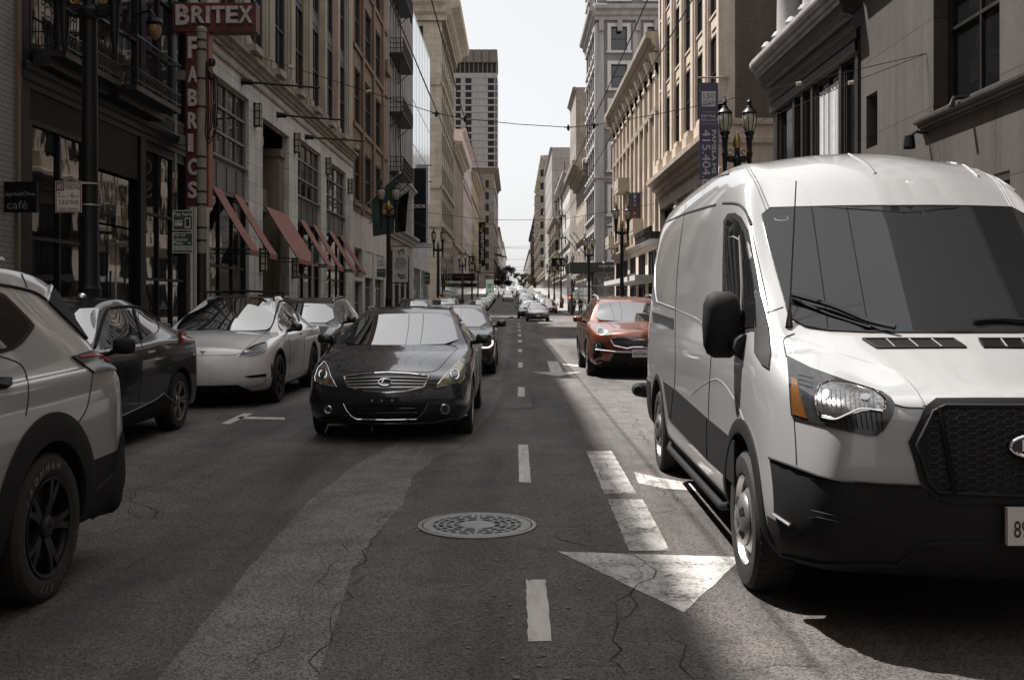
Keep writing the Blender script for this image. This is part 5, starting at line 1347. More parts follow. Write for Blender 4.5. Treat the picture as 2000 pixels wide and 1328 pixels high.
# ================= white electric crossover =================
c=car2
patch(c,'front',symm(c,[(447,584),(500,583.5),(541,585),(538,615),(531,639),(520,645),(447,646)]),.004,WG_,'windshield',n=28,smooth=1)
patch(c,'px',[(543,609),(549,597),(556,591),(562,596),(577,631),(573,639),(542,647)],.005,CG,'side_window',n=9,smooth=1)
line(c,'px',[(525,646),(534,628),(541,604),(546,589),(556,588.5),(566,594),(578,612),(584,627)],.014,.006,BP,'window_frame',curve=True)
patch(c,'px',[(563.5,595),(575,612),(582,628),(579,631)],.005,CG,'side_window',n=7)
patch(c,'top',[(-.50,2.15),(.50,2.15),(.50,3.3),(-.50,3.3)],.006,CG,'glass_roof',n=8,smooth=1)
line(c,'px',[[(345,693),(400,694),(447,693.5),(466,690),(495,668),(521,647)]],.003,.001,SEAM,'bonnet_seam',curve=True)
bd=line(c,'px',[[(391,686.5),(396,687.5),(401,686.5)],[(396,687.5),(396.5,692)]],.006,.008,TB,'badge',k=2)
for mir,ol,strip in ((True,[(465,695),(479,682),(506,670),(520,667.5),(523,673),(520,685),(513,691),(487,697)],[(467,695),(487,695),(510,689.5),(518,683),(520,674)]),):
    h=patch(c,'px',ol,.005,M_['lamp_dark'],'headlight',mirror=True,n=9,smooth=1)
    line(c,'px',strip,.008,.008,M_['led'],'light_strip',h,mirror=True,curve=True)
    patch(c,'px',[(489,684),(505,673),(517,671),(514,679),(497,685)],.009,M_['lamp_chrome'],'reflector',h,mirror=True,n=6,smooth=1)
lo=symm(c,[(395,747),(330,747),(323,757),(395,758.5)]); lo=[(x,z) for x,z in lo]
patch(c,'front',[(-.56,.335),(.56,.335),(.70,.245),(-.70,.245)],.022,BP,'lower_grille',n=12)
patch(c,'px',[(477,734.5),(520,729.5),(519,735.5),(487,738)],.006,BP,'side_intake',mirror=True,n=7)
line(c,'px',[[(519,733),(517,744),(508,750.5),(475,757)]],.007,.004,M_['grey_paint'],'bumper_crease',mirror=True,curve=True)
patch(c,'px',[(529,712),(532,712),(533,736),(530,736)],.006,M_['amber'],'side_reflector',mirror=True,n=4)
for m_ in ('right','left'):
    if m_=='left':
        patch(c,m_,[(1.62,1.09),(1.95,1.28),(2.35,1.455),(2.78,1.49),(2.76,1.10)],.004,CG,'side_window',n=9,smooth=1)
        patch(c,m_,[(2.84,1.10),(2.86,1.49),(3.35,1.43),(3.9,1.22),(3.7,1.13)],.004,CG,'side_window',n=9,smooth=1)
    line(c,m_,[[(1.5,1.02),(1.58,.7),(1.55,.34)],[(2.8,1.06),(2.78,.7),(2.7,.34)],[(3.85,1.1),(3.72,.75)],[(1.55,.33),(2.7,.33),(3.3,.35)]],.003,.001,SEAM,'door_seam',curve=True)
    line(c,m_,[(2.46,.97),(2.64,.975)],.012,.006,TB,'door_handle'); line(c,m_,[(3.5,1.0),(3.68,1.01)],.012,.006,TB,'door_handle')
gen_glass(c,front=False,side=False)
for s in (-1,1): mirror_cap(c,(s*1.04,1.72,1.10),(.19,.13,.13),TB,s); arch_ring(c,.86,.36,.41,.455,BP,.004) if s>0 else None; arch_ring(c,3.75,.36,.41,.455,BP,.004) if s>0 else None
for y in (2.3,3.1):
    mb=MB(); mb.tube([c.M@Vector(p) for p in ((-.56,y,1.50),(-.54,y,1.66),(0,y,1.685),(.54,y,1.66),(.56,y,1.50))],.022,6); mb.build('roof_bar',BP,c.root)
# ================= black compact crossover =================
c=car3
patch(c,'px',[(96,684),(150,604),(200,601),(206,606),(196,640),(184,674),(168,681)],.004,WG_,'windshield',n=14,smooth=1)
patch(c,'px',[(207,674),(212,634),(221,613),(240,605.5),(256,606),(273,661),(245,668)],.005,CG,'side_window',n=10,smooth=1)
patch(c,'px',[(266,607.5),(288,612),(302,625),(306,643),(282,660)],.005,CG,'side_window',n=10,smooth=1)
line(c,'px',[(206,680),(250,672),(282,664),(309,646),(305,625),(290,610)],.006,.004,M_['alu_dark'],'window_trim',curve=True)
line(c,'px',[(285,689),(298,686.5)],.014,.02,CH,'door_handle')
line(c,'px',[(185,679),(196,642),(209,607),(222,601),(245,599),(275,602),(300,612),(311,626)],.016,.006,BP,'window_frame',curve=True)
line(c,'px',[(260,605),(276,662)],.020,.004,BP,'door_pillar')
line(c,'px',[[(259,606),(276,664),(277,720),(270,790)],[(205,680),(212,740),(232,812)]],.003,.001,SEAM,'door_seam',curve=True)
patch(c,'px',[(236,813),(300,783),(318,769),(343,790),(338,812),(310,826),(240,838)],.012,BP,'sill_cladding',n=10,thick=.02)
line(c,'px',[(237,811),(300,781),(317,768),(345,790)],.008,.014,M_['grey_paint'],'cladding_highlight',k=3)  # lighter grey line painted as the highlight along the cladding
patch(c,'px',[(349,650),(362,648.5),(361,662),(354,672)],.035,M_['red_lens'],'tail_light',n=6,thick=.05)
arch_ring(c,.90,.34,.39,.46,BP,.010); arch_ring(c,3.54,.34,.39,.46,BP,.010)
gen_glass(c,front=False,side=False); gen_face(c,M_['lamp_dark'],pl='8BTR530')
patch(c,'left',[(1.45,1.09),(1.9,1.33),(2.4,1.42),(2.45,1.12)],.004,CG,'side_window',n=8,smooth=1); patch(c,'left',[(2.55,1.12),(2.5,1.42),(3.1,1.36),(3.3,1.2)],.004,CG,'side_window',n=8,smooth=1)
for s in (-1,1): mirror_cap(c,(s*1.0,1.52,1.07),(.22,.15,.16),BP,s)
mb=MB(); mb.smooth=True; mb.lathe([(.05,0),(.045,.03),(.02,.05),(.003,.055)],c.M@Vector((.0,2.9,1.55)),10); mb.build('aerial',CH,c.root)
# ================= white SUV at the left edge =================
c=car4
patch(c,'px',[(-120,552),(0,571),(12,578),(66,632),(66,642),(36,680),(0,692),(-120,700)],.004,BP,'window_trim',n=16,smooth=1)
patch(c,'px',[(-118,560),(-6,578),(7,584),(56,633),(56,642),(30,672),(-4,685),(-118,692)],.009,CG,'side_window',n=14,smooth=1)
patch(c,'px',[(104,566),(174,660),(168,664),(90,588)],.014,BP,'rear_pillar_trim',n=10)
line(c,'px',[(104,552),(96,567),(90,588)],.012,.004,pw4,'spoiler_end',k=3)
tl=patch(c,'px',[(138,697),(174,686),(219,689),(228,722),(180,728)],.014,M_['lamp_smoked'],'tail_light',n=10)
patch(c,'px',[(152,698),(176,692.5),(217,691.5),(219,697),(176,700)],.016,M_['red_lens'],'brake_lens',tl,n=8)
line(c,'px',[(152,700),(178,697),(217,695)],.004,.019,plain('bright_red_lens',(.5,.05,.035),.15),'light_strip',tl,k=4)
line(c,'px',[[(0,696),(39,711),(53,741),(55,775),(50,812)],[(181,728),(176,765),(169,798),(154,824)],[(42,535),(53,562)]],.0035,.001,SEAM,'panel_seam',curve=True)
line(c,'px',[(-120,542),(0,557),(40,564),(69,573),(92,588)],.008,.004,BP,'roof_gutter',curve=True)
patch(c,'px',[(-30,741),(14,743),(19,751),(14,759),(-30,760)],.03,BP,'door_handle',n=6,thick=.03)
patch(c,'px',[(237,842),(247,884),(240,960),(222,1002),(180,1016),(166,1005),(186,955),(218,925)],.014,BP,'rear_bumper_cladding',n=10,thick=.03)
arch_ring(c,.93,.37,.43,.575,BP,.014); arch_ring(c,3.63,.37,.43,.575,BP,.014)
gen_glass(c,side=False); gen_face(c,M_['lamp_dark'],pl='7XLP206')
patch(c,'left',[(1.6,1.14),(2.05,1.45),(2.7,1.52),(2.7,1.17)],.004,CG,'side_window',n=8,smooth=1)
for s in (-1,1): mirror_cap(c,(s*1.03,1.72,1.16),(.22,.15,.17),pw4,s); line(c,'top',[(s*.60,2.1),(s*.62,3.0),(s*.60,3.8)],.02,.04,M_['steel'],'roof_rail',curve=True)
def tyre_text(c,x,y,r,txt,rad,a_mid,size,step,flip=False):
    mb=MB(); 
    for i,ch in enumerate(txt):
        if ch==' ': continue
        a=a_mid+((len(txt)-1)/2-i)*step*(-1 if flip else 1)
        ca,sa=math.cos(a),math.sin(a); 
        # from outside (+x) the right hand is +y
        M=lambda u,v,d:c.M@Vector((x-d,y+(rad*ca)+(sa*u+ca*v)*(-1 if flip else 1),r+rad*sa+(-ca*u+sa*v)*(-1 if flip else 1)))
        vs,fs,x0,x1,y0,y1=text_geo(ch,-.0); ed={}
        for f in fs:
            for q in range(len(f)):
                e_=(f[q],f[(q+1)%len(f)]); kk=tuple(sorted(e_)); ed.setdefault(kk,[]).append(e_)
        for es in ed.values():
            if len(es)==1:
                p,q=vs[es[0][0]],vs[es[0][1]]; P=[((v.x-(x0+x1)/2)*size+.22*(v.y-.35)*size,(v.y-.35)*size) for v in (p,q)]
                mb.tube([M(P[0][0],P[0][1],-.002),M(P[1][0],P[1][1],-.002)],.0008,3,False)
    return mb
wh=[o for o in c.root.children if o.name.startswith('wheel') and o.type=='MESH']
wx=.93-.115+.1225
for w0 in wh[-1:]:
    mb=tyre_text(c,wx+.002,3.63,.37,'IRONMAN',.307,R(112),.052,R(12)); mb.build('tyre_lettering',plain('raised_tyre_lettering',(.28,.27,.26),.6),w0)
    mb=tyre_text(c,wx+.002,3.63,.37,'RADIAL A/P',.307,R(-65),.045,R(10.5)); mb.build('tyre_lettering',plain('worn_tyre_lettering',(.15,.147,.142),.6),w0)
# ================= red SUV =================
c=car5
patch(c,'front',symm(c,[(1243,590.5),(1200,591),(1170,593),(1166,608),(1163,624),(1200,627),(1243,628)]),.004,WG_,'windshield',n=16,smooth=1)
for mir in (1,):
    h=patch(c,'px',[(1163.5,635),(1170,635),(1183,642),(1195.5,650),(1193.5,654.5),(1175,655.5),(1164.5,650)],.006,M_['headlamp'],'headlight',mirror=True,n=8,smooth=1)
    patch(c,'px',circ(1172.5,647,3.8),.011,M_['lens_dark'],'projector_lens',h,mirror=True,n=4); line(c,'px',circ(1172.5,647,4),.006,.012,CH,'lamp_ring',h,mirror=True,closed=True,k=1)
    patch(c,'px',circ(1183.5,648.5,3.4),.011,M_['led'],'reflector',h,mirror=True,n=4)
    f=patch(c,'px',[(1157.5,668),(1168,665.5),(1179,669),(1184,680),(1184,685),(1170,685),(1177,695),(1160,702)],.006,BP,'fog_surround',mirror=True,n=8)
    line(c,'px',[(1165,672),(1172,673),(1176,680),(1166,678.5)],.006,.012,CH,'fog_lamp',f,mirror=True,closed=True,k=2)
go=symm(c,[(1243,663.5),(1232,663.5),(1221,659.5),(1197,660),(1193,664),(1199.5,675),(1225,680.5),(1235,678),(1243,677.8)])
gr=patch(c,'front',go,.006,M_['hexgrille'],'grille',n=14)
line(c,'front',go,.010,.010,CH,'grille_surround',gr,closed=True,k=3)
xs=[p[0] for p in go]; zs=[p[1] for p in go]; hexes=[]
for j in range(5):
    for i in range(22):
        x=min(xs)+.03+(max(xs)-min(xs)-.06)*(i+.5*(j%2))/21.5; z=min(zs)+(max(zs)-min(zs))*(j+.8)/5.6
        if abs(x)<max(xs)-.03: hexes.append([(x-.012,z-.008),(x,z+.008),(x+.012,z-.008)])
line(c,'front',hexes,.003,.012,M_['alu'],'grille_mesh',gr,k=1,nseg=4)
M=lambda a,z,d:c.M@Vector((a,d,z))
p_=c.I@hit(c,proj(c,'px'),1243,656.5,.01)[0]
mb=MB(); put_text(mb,'KIA',M,-.075,.075,p_.z-.02,p_.z+.02,p_.y-.004,.02,.02); mb.build('badge',M_['led'],c.root)
lg=patch(c,'front',symm(c,[(1243,690),(1199,690),(1189,708),(1243,709)]),.006,BP,'lower_grille',n=10)
line(c,'front',symm(c,[(1243,688.5),(1203,686.5),(1164,682.5),(1164,682.6),(1243,688.6)])[1:6][:3] if False else [(-.80,.57),(-.42,.535),(0,.525),(.42,.535),(.80,.57)],.014,.012,M_['steel'],'chrome_trim',k=4)
patch(c,'front',[(-.86,.40),(-.6,.34),(.6,.34),(.86,.40),(.84,.25),(-.84,.25)],.008,BP,'lower_valance',n=12)
pl_=plate(c,.03,.505,.30,.15,'9EGW444',off=.03)
gen_glass(c,front=False)
line(c,'front',[[(-.80,.985),(-.55,.925),(0,.955),(.55,.925),(.80,.985)]],.003,.001,SEAM,'bonnet_seam',curve=True)
line(c,'top',[[(-.55,1.25),(-.50,.7),(-.40,.25)],[(.55,1.25),(.50,.7),(.40,.25)]],.006,.0,pr_,'bonnet_crease',curve=True)
for s in (-1,1):
    mirror_cap(c,(s*1.05,1.66,1.14),(.22,.15,.14),pr_,s)
    mb=MB(); mb.smooth=True; mb.tube([c.M@Vector(p) for p in ((s*.60,1.95,1.53),(s*.60,2.05,1.60),(s*.62,2.7,1.655),(s*.61,3.4,1.64),(s*.60,3.55,1.56))],.024,6); mb.build('roof_rail',M_['steel'],c.root)
    line(c,'right' if s>0 else 'left',[[(1.5,1.05),(1.58,.7),(1.5,.36)],[(2.65,1.08),(2.62,.7),(2.5,.36)],[(3.6,1.08),(3.4,.75)]],.003,.001,SEAM,'door_seam',curve=True)
arch_ring(c,.91,.35,.40,.46,BP,.010); arch_ring(c,3.58,.35,.40,.46,BP,.010)
# ---------------------------------------------------------------- white van
pv=car_paint('white_van_paint',(.30,.298,.297),0,.3,1.0,.03)
vs_=[]
def row(*a): return list(a)
vs_.append(([(.16,.30,.74),(.04,.42,.86),(.0,.70,.86),(.02,.97,.82),(.06,1.075,.76),(.16,1.115,.60)],.02,.16))
vs_.append(([(.34,.28,.88),(.30,.42,.99),(.28,.72,.995),(.29,1.0,.96),(.31,1.13,.90),(.36,1.18,.66)],.03,.10))
vs_.append(([(.62,.28,.93),(.62,.42,1.02),(.62,.74,1.025),(.62,1.10,1.0),(.62,1.23,.93),(.60,1.275,.72)],.03,.07))
vs_.append(([(.90,.28,.93),(.90,.42,1.02),(.90,.74,1.03),(.90,1.17,1.01),(.90,1.31,.955),(.84,1.36,.86)],.03,.10))
vs_.append(([(1.66,.28,.93),(1.66,.42,1.02),(1.66,.74,1.03),(1.66,1.17,1.02),(1.60,1.93,.90),(1.66,2.05,.775)],.05,.12))
vs_.append(([(1.95,.28,.93),(1.95,.42,1.02),(1.95,.74,1.03),(1.95,1.17,1.02),(1.95,2.08,.905),(2.02,2.30,.72)],.07,.10))
vs_.append(([(2.6,.28,.93),(2.6,.42,1.02),(2.6,.74,1.03),(2.6,1.18,1.025),(2.6,2.14,.92),(2.65,2.43,.73)],.085,.0))
vs_.append(([(4.0,.28,.93),(4.0,.42,1.02),(4.0,.74,1.03),(4.0,1.18,1.025),(4.0,2.16,.92),(4.0,2.46,.74)],.085,.0))
vs_.append(([(5.5,.28,.93),(5.5,.42,1.02),(5.5,.74,1.03),(5.5,1.18,1.02),(5.5,2.14,.905),(5.5,2.44,.73)],.085,.0))
vs_.append(([(5.9,.30,.88),(5.9,.42,.97),(5.9,.74,.98),(5.9,1.18,.97),(5.88,2.12,.87),(5.86,2.42,.70)],.08,-.03))
vs_.append(([(5.98,.34,.80),(5.98,.44,.90),(5.98,.74,.91),(5.97,1.18,.90),(5.95,2.08,.80),(5.92,2.36,.64)],.07,-.03))
VAN_LOC=(2.19,4.43)
vs_=[([(y,z,w_*.982) for y,z,w_ in r_],a_,b_) for r_,a_,b_ in vs_]
van=car_body('van','white high-roofed delivery van standing over the lane arrow, right foreground','van',VAN_LOC,R(-1.3),vs_,pv,[(.95,.36,.46,1.012),(4.70,.36,.46,1.012)],[('top',3,.6,0,0),('top',4,.35,0,0),('row',4,.2,3,9),('row',3,.25,2,9)],lvl=3,under=lambda p:(p.z<.50 and p.y<.42) or (p.z<.36))
for s in (-1,1):
    wheel(van,s*.905,.95,.355,.22,'steel_dual',s,rim_r=.235); wheel(van,s*.915,4.70,.355,.20,'steel_dual',s,rim_r=.235)
c=van
patch(c,'front',symm(c,[(2040,411),(1900,407),(1700,404),(1505,408),(1489,421),(1500,470),(1520,540),(1543,620),(1570,636),(1622,646),(1697,649.5),(1900,650),(2040,650)]),.004,M_['vanglass'],'windshield',n=22)
ws=[o for o in c.root.children if o.name.startswith('windshield')][0]
line(c,'front',symm(c,[(2040,411),(1900,407),(1700,404),(1505,408),(1489,421),(1500,470),(1520,540),(1543,620),(1570,636),(1622,646),(1697,649.5),(1900,650),(2040,650)]),.008,.004,M_['trim_black'],'windshield_seal',ws,closed=True,k=3)
# headlights
hl=patch(c,'px',[(1537,696),(1547,811),(1552,817),(1691,851),(1712,852),(1728,838),(1744,812),(1748,790),(1740,778),(1724,767),(1651,744),(1582,719)],.007,M_['lamp_dark'],'headlight',mirror=True,n=16)
patch(c,'px',[(1547,740),(1557,744),(1568,785),(1580,818),(1551,809)],.012,M_['amber'],'indicator',hl,mirror=True,n=8)
rf=patch(c,'px',[(1592,778),(1602,758),(1622,749),(1663,753),(1708,767),(1727,782),(1728,800),(1683,803),(1634,819),(1602,809)],.012,M_['lamp_chrome'],'reflector',hl,mirror=True,n=12,smooth=1)
line(c,'px',[[(1610,816),(1634,820),(1659,809),(1683,800.5),(1724,805)]],.004,.018,M_['led'],'light_strip',hl,mirror=True,curve=True)
line(c,'px',[(1592,778),(1602,756),(1622,748),(1663,752),(1708,766),(1728,782),(1729,800),(1683,803),(1634,819),(1602,811)],.004,.014,M_['chrome'],'lamp_ring',hl,mirror=True,k=3,closed=True)
patch(c,'px',circ(1614,775,7,9),.017,M_['led'],'bulb',hl,mirror=True,n=4); patch(c,'px',circ(1690,780,9,6),.017,M_['headlamp'],'bulb',hl,mirror=True,n=4)
line(c,'px',[[(1596+9*i,757+i*.8+4),(1599+9*i,792+i)] for i in range(13)],.0022,.015,M_['headlamp'],'reflector_flutes',hl,mirror=True)
line(c,'px',[[(1640+10*i,812-i*1.2),(1645+10*i,835+i*.9)] for i in range(9)],.0018,.011,M_['alu_dark'],'lamp_flutes',hl,mirror=True)
line(c,'px',[[(1560,733+9*i),(1588,741+9*i)] for i in range(3)],.002,.011,M_['alu_dark'],'lamp_ribs',hl,mirror=True)
# bumper
bum=symm(c,[(2040,984),(1870,982),(1830,975),(1799,947),(1724,944),(1643,938),(1602,928),(1506,893)]+[(1515,1000),(1529,1075),(1561,1096),(1683,1112),(1886,1122),(2040,1126)])
patch(c,'front',bum,.010,BP,'bumper',n=30,thick=.02)
bo=[o for o in c.root.children if o.name.startswith('bumper')][0]
patch(c,'px',[(1553,987),(1690,1018),(1700,1046),(1675,1077),(1602,1063),(1565,1042)],.018,BP,'fog_surround',bo,mirror=True,n=9,smooth=1,thick=.02)
patch(c,'px',[(1577,1002),(1672,1022),(1659,1044),(1592,1034)],.026,BP,'fog_blank',bo,mirror=True,n=7,smooth=1,thick=.02)
line(c,'px',[[(1506,894),(1602,929),(1643,939),(1724,945),(1799,948)]],.006,.012,BP,'bumper_lip',bo,mirror=True,k=4)
line(c,'px',[[(1516,1003),(1548,1024)]],.008,.014,M_['steel'],'bumper_scuff',bo)
line(c,'px',[[(1530,1080),(1600,1095),(1750,1100),(1800,1062),(1860,1058),(2040,1062)]],.010,.012,BP,'valance_edge',bo,mirror=True,k=4)
# grille
go=symm(c,[(2040,781),(1900,781),(1828,782),(1806,796),(1774,862),(1797,940),(1820,968),(1850,981),(2040,984)])
gr=patch(c,'front',go,.016,BP,'grille',n=22,thick=.03)
gi=[(2040,796),(1845,796),(1822,806),(1791,868),(1812,940),(1832,960),(2040,967)]
line(c,'front',symm(c,gi),.010,.018,BP,'grille_surround',gr,closed=True,k=4)
hx=[]
for ci in range(16):
    for ri in range(14):
        X=1786+18.2*ci; Y=798+14*ri+(7 if ci%2 else 0); a_,b_,h_=12.2,6.2,7
        if X<2050 and Y-7>796 and Y+7<966 and X-12>1793+abs(Y-868)*.26: hx.append([(X-a_,Y),(X-b_,Y-h_),(X+b_,Y-h_),(X+a_,Y),(X+b_,Y+h_),(X-b_,Y+h_),(X-a_,Y)])
line(c,'px',hx,.0022,.020,plain('grille_mesh_edge',(.02,.02,.02),.4,0,.1,5,.3),'grille_mesh',gr,mirror=True,k=1,nseg=4)
line(c,'px',[[(1834,800),(1846,870),(1864,962)]],.011,.026,M_['trim_black'],'grille_bar',gr,mirror=True,curve=True)
# badge
pz=c.I@hit(c,proj(c,'front'),0,.905,.035)[0]; 
mb=MB(); n=28; M=lambda a,z,d:c.M@Vector((a,pz.y+d,.905+z))
mb.smooth=True; mb.tube([M(.135*math.cos(2*math.pi*i/n),.05*math.sin(2*math.pi*i/n),-.012) for i in range(n+1)],.007,6); o=mb.build('badge',M_['chrome'],c.root)
mb=MB(); mb.prism(M,[(.132*math.cos(2*math.pi*i/n),.048*math.sin(2*math.pi*i/n)) for i in range(n)],-.010,.03); mb.build('badge_field',plain('dark_blue_enamel',(.01,.014,.035),.2),o)
mb=MB(); put_text(mb,'Ford',M,-.085,.085,-.022,.026,-.0125); mb.build('badge_lettering',M_['chrome'],o)
pl_=plate(c,0,.575,.305,.155,'89417W2',off=.055,top='CALIFORNIA')
# bonnet vents, seams
for mir in (1,):
    hv=patch(c,'px',[(1685,663),(1862,663),(1887,679.5),(1712,680.5)],.004,M_['trim_black'],'bonnet_vent',mirror=True,n=14)
    line(c,'px',[(1685,663),(1862,663),(1887,679.5),(1712,680.5)],.006,.005,BP,'vent_frame',hv,mirror=True,closed=True,k=3)
    line(c,'px',[[(1731,664),(1748,680)],[(1775,664),(1794,680)],[(1819,664),(1840,680)]],.004,.008,M_['grey_paint'],'vent_bar',hv,mirror=True)
line(c,'px',[[(1536,697),(1531,672),(1533,660),(1552,652)]],.0035,.001,SEAM,'bonnet_seam',mirror=True,curve=True)
line(c,'px',[[(1746,790),(1770,796),(1804,797)]],.004,.002,SEAM,'bonnet_seam',mirror=True,curve=True)
line(c,'px',[[(1556,660),(1640,690),(1745,725),(1785,760),(1805,792)]],.010,-.004,pv,'bonnet_crease',mirror=True,curve=True)
line(c,'px',[[(1551,818),(1554,860),(1556,907)],[(1466,440),(1472,470),(1500,600),(1494,615)],[(1497,612),(1530,600)]],.003,.001,SEAM,'wing_seam',mirror=True,curve=True)
line(c,'px',[[(1347,354),(1337,420),(1327,490),(1321,570),(1319,650),(1319,720),(1317,763),(1315,818)],[(1396,640),(1390,690),(1387,735),(1384,812),(1389,907)],[(1425,327),(1423,341)]],.0035,.001,SEAM,'door_seam',mirror=True,curve=True)
line(c,'px',[[(1287,441),(1338,418),(1398,400)],[(1412,397),(1442,399),(1458,416),(1467,440)],[(1294,400),(1346,357),(1423,341)]],.010,-.002,SEAM,'drip_slot',mirror=True,curve=True)
line(c,'px',[[(1287,443),(1281,501),(1279.5,558),(1283,587),(1290,592),(1319,603)]],.006,.001,pv,'panel_edge',mirror=True,curve=True)
line(c,'px',[[(1319,604),(1360,622),(1380,640)],[(1350,770),(1400,740),(1440,790),(1462,850)]],.006,-.002,pv,'panel_crease',mirror=True,curve=True)
line(c,'px',[[(1456,317),(1480,356),(1502,407)],[(1450,317),(1474,356),(1496,410)]],.0045,.0,M_['grey_paint'],'roof_ditch',mirror=True,curve=True)
for q in ([(1658,301.5),(1691,319),(1709,339)],[(1841,309),(1881,322),(1911,345)],[(1944,321),(1977,334),(2010,352)]): line(c,'px',[q],.012,-.003,pv,'roof_rib',curve=True)
# side windows
for nm,ol,of,mt in (('window_trim',[(1411,648),(1412,520),(1414,432),(1422,418),(1436,416),(1449,425),(1462,450),(1478,530),(1489,600),(1492,648)],.004,BP),):
    wt=patch(c,'px',ol,of,mt,nm,mirror=True,n=14)
sw=patch(c,'px',[(1418,640),(1419,520),(1421,440),(1426,428),(1436,425),(1446,432),(1457,455),(1472,535),(1481,590),(1482,640)],.008,CG,'side_window',mirror=True,n=12)
line(c,'px',[[(1447,462),(1452,560),(1450,645)],[(1426,465),(1436,463),(1448,470)]],.006,.010,M_['grey_paint'],'window_channel',sw[0])
patch(c,'px',[(1479,566),(1487,580),(1502,640),(1506,692),(1504,722),(1490,712),(1476,690),(1477,620)],.012,BP,'mirror_sail',mirror=True,n=8,thick=.02)
patch(c,'px',[(1275,609),(1316,622),(1316,641),(1276,626)],.008,M_['trim_black'],'door_track_cover',mirror=True,n=6,thick=.01)
line(c,'px',[[(1275,609),(1316,622)]],.006,.012,M_['chrome'],'track_highlight')
cl=patch(c,'px',[(1297,744),(1319,759),(1383,816),(1437,861),(1437,946),(1383,898),(1308,817)],.010,M_['grey_clad'] if 'grey_clad' in M_ else BP,'side_cladding',mirror=True,n=14,thick=.02)
line(c,'px',[[(1318,760),(1312,815)],[(1384,816),(1384,897)]],.003,.012,SEAM,'cladding_seam')
arch_ring(c,.95,.36,.45,.525,BP,.014); arch_ring(c,4.70,.36,.45,.50,BP,.010)
patch(c,'left',[(5.3,.74),(5.9,.74),(5.95,.36),(5.25,.36)],.008,BP,'rear_cladding',n=8); patch(c,'right',[(5.3,.74),(5.9,.74),(5.95,.36),(5.25,.36)],.008,BP,'rear_cladding',n=8)
for s in (-1,1):
    mb=MB(); mb.smooth=True; mb.tube([c.M@Vector(p) for p in ((s*.96,1.55,.31),(s*.99,1.66,.28),(s*.99,4.1,.28),(s*.96,4.2,.31))],.025,8); mb.build('side_step',M_['steel'] if False else BP,c.root,None,60)
    mb=MB(); mb.smooth=True; mb.tube([c.M@Vector((s*.7,6.04,.60)),c.M@Vector((s*1.0,6.04,.60)),c.M@Vector((s*1.07,5.98,.61)),c.M@Vector((s*1.075,5.9,.61))],[.08,.08,.07,.04],10); mb.build('rear_bumper',BP,c.root,None,60)
    # mirror: tall rounded head on a thick arm
    q=c.I@Vector((1.145,5.66,1.375)); q.x=s*abs(q.x)
    o=mirror_cap(c,q,(.215,.17,.375),BP,s)
    mb=MB(); mb.smooth=True; a=c.M@Vector((q.x-s*.05,q.y+.02,q.z-.10)); b=c.M@Vector((s*.965,q.y-.15,q.z-.12)); b0=a.lerp(b,.5)
    mb.tube([a,b0,b],[.065,.06,.075],10); mb.build('mirror_bracket',BP,o,None,60)
    line(c,'px',[(1374+3,640),(1395,632),(1397,690)],.002,.0,SEAM,'x') if False else None
# aerial, wipers, sticker, dash paper
p0=hit(c,proj(c,'px'),1541,637,0)[0]; p1=at(1555,354,p0.y+.25)
mb=MB(); mb.smooth=True; d=(p1-p0); mb.tube([p0-d*.01,p0+d*.02,p0+d*.10,p0+d*.20,p1],[.022,.019,.009,.0045,.0035],8); o=mb.build('aerial',M_['trim_black'],c.root,None,60)
wp=line(c,'px',[[(1547,585),(1600,600),(1636,612),(1700,640),(1748,652)]],.014,.035,BP,'wiper',curve=True)
line(c,'px',[[(1547,589),(1620,619),(1700,646)]],.007,.018,SEAM,'wiper_blade',wp)
line(c,'px',[[(1898,636),(1960,632),(2060,640)]],.010,.03,BP,'wiper',curve=True)
line(c,'px',circ(1526,429,14,4.5),.003,.008,M_['grey_paint'],'sticker',ws,closed=True,k=1)
patch(c,'px',[(1948,606),(2045,606),(2045,636),(1988,633)],.006,M_['white_sign'],'dash_paper',ws,n=6,thick=.001)
SW=.14   # pavement height
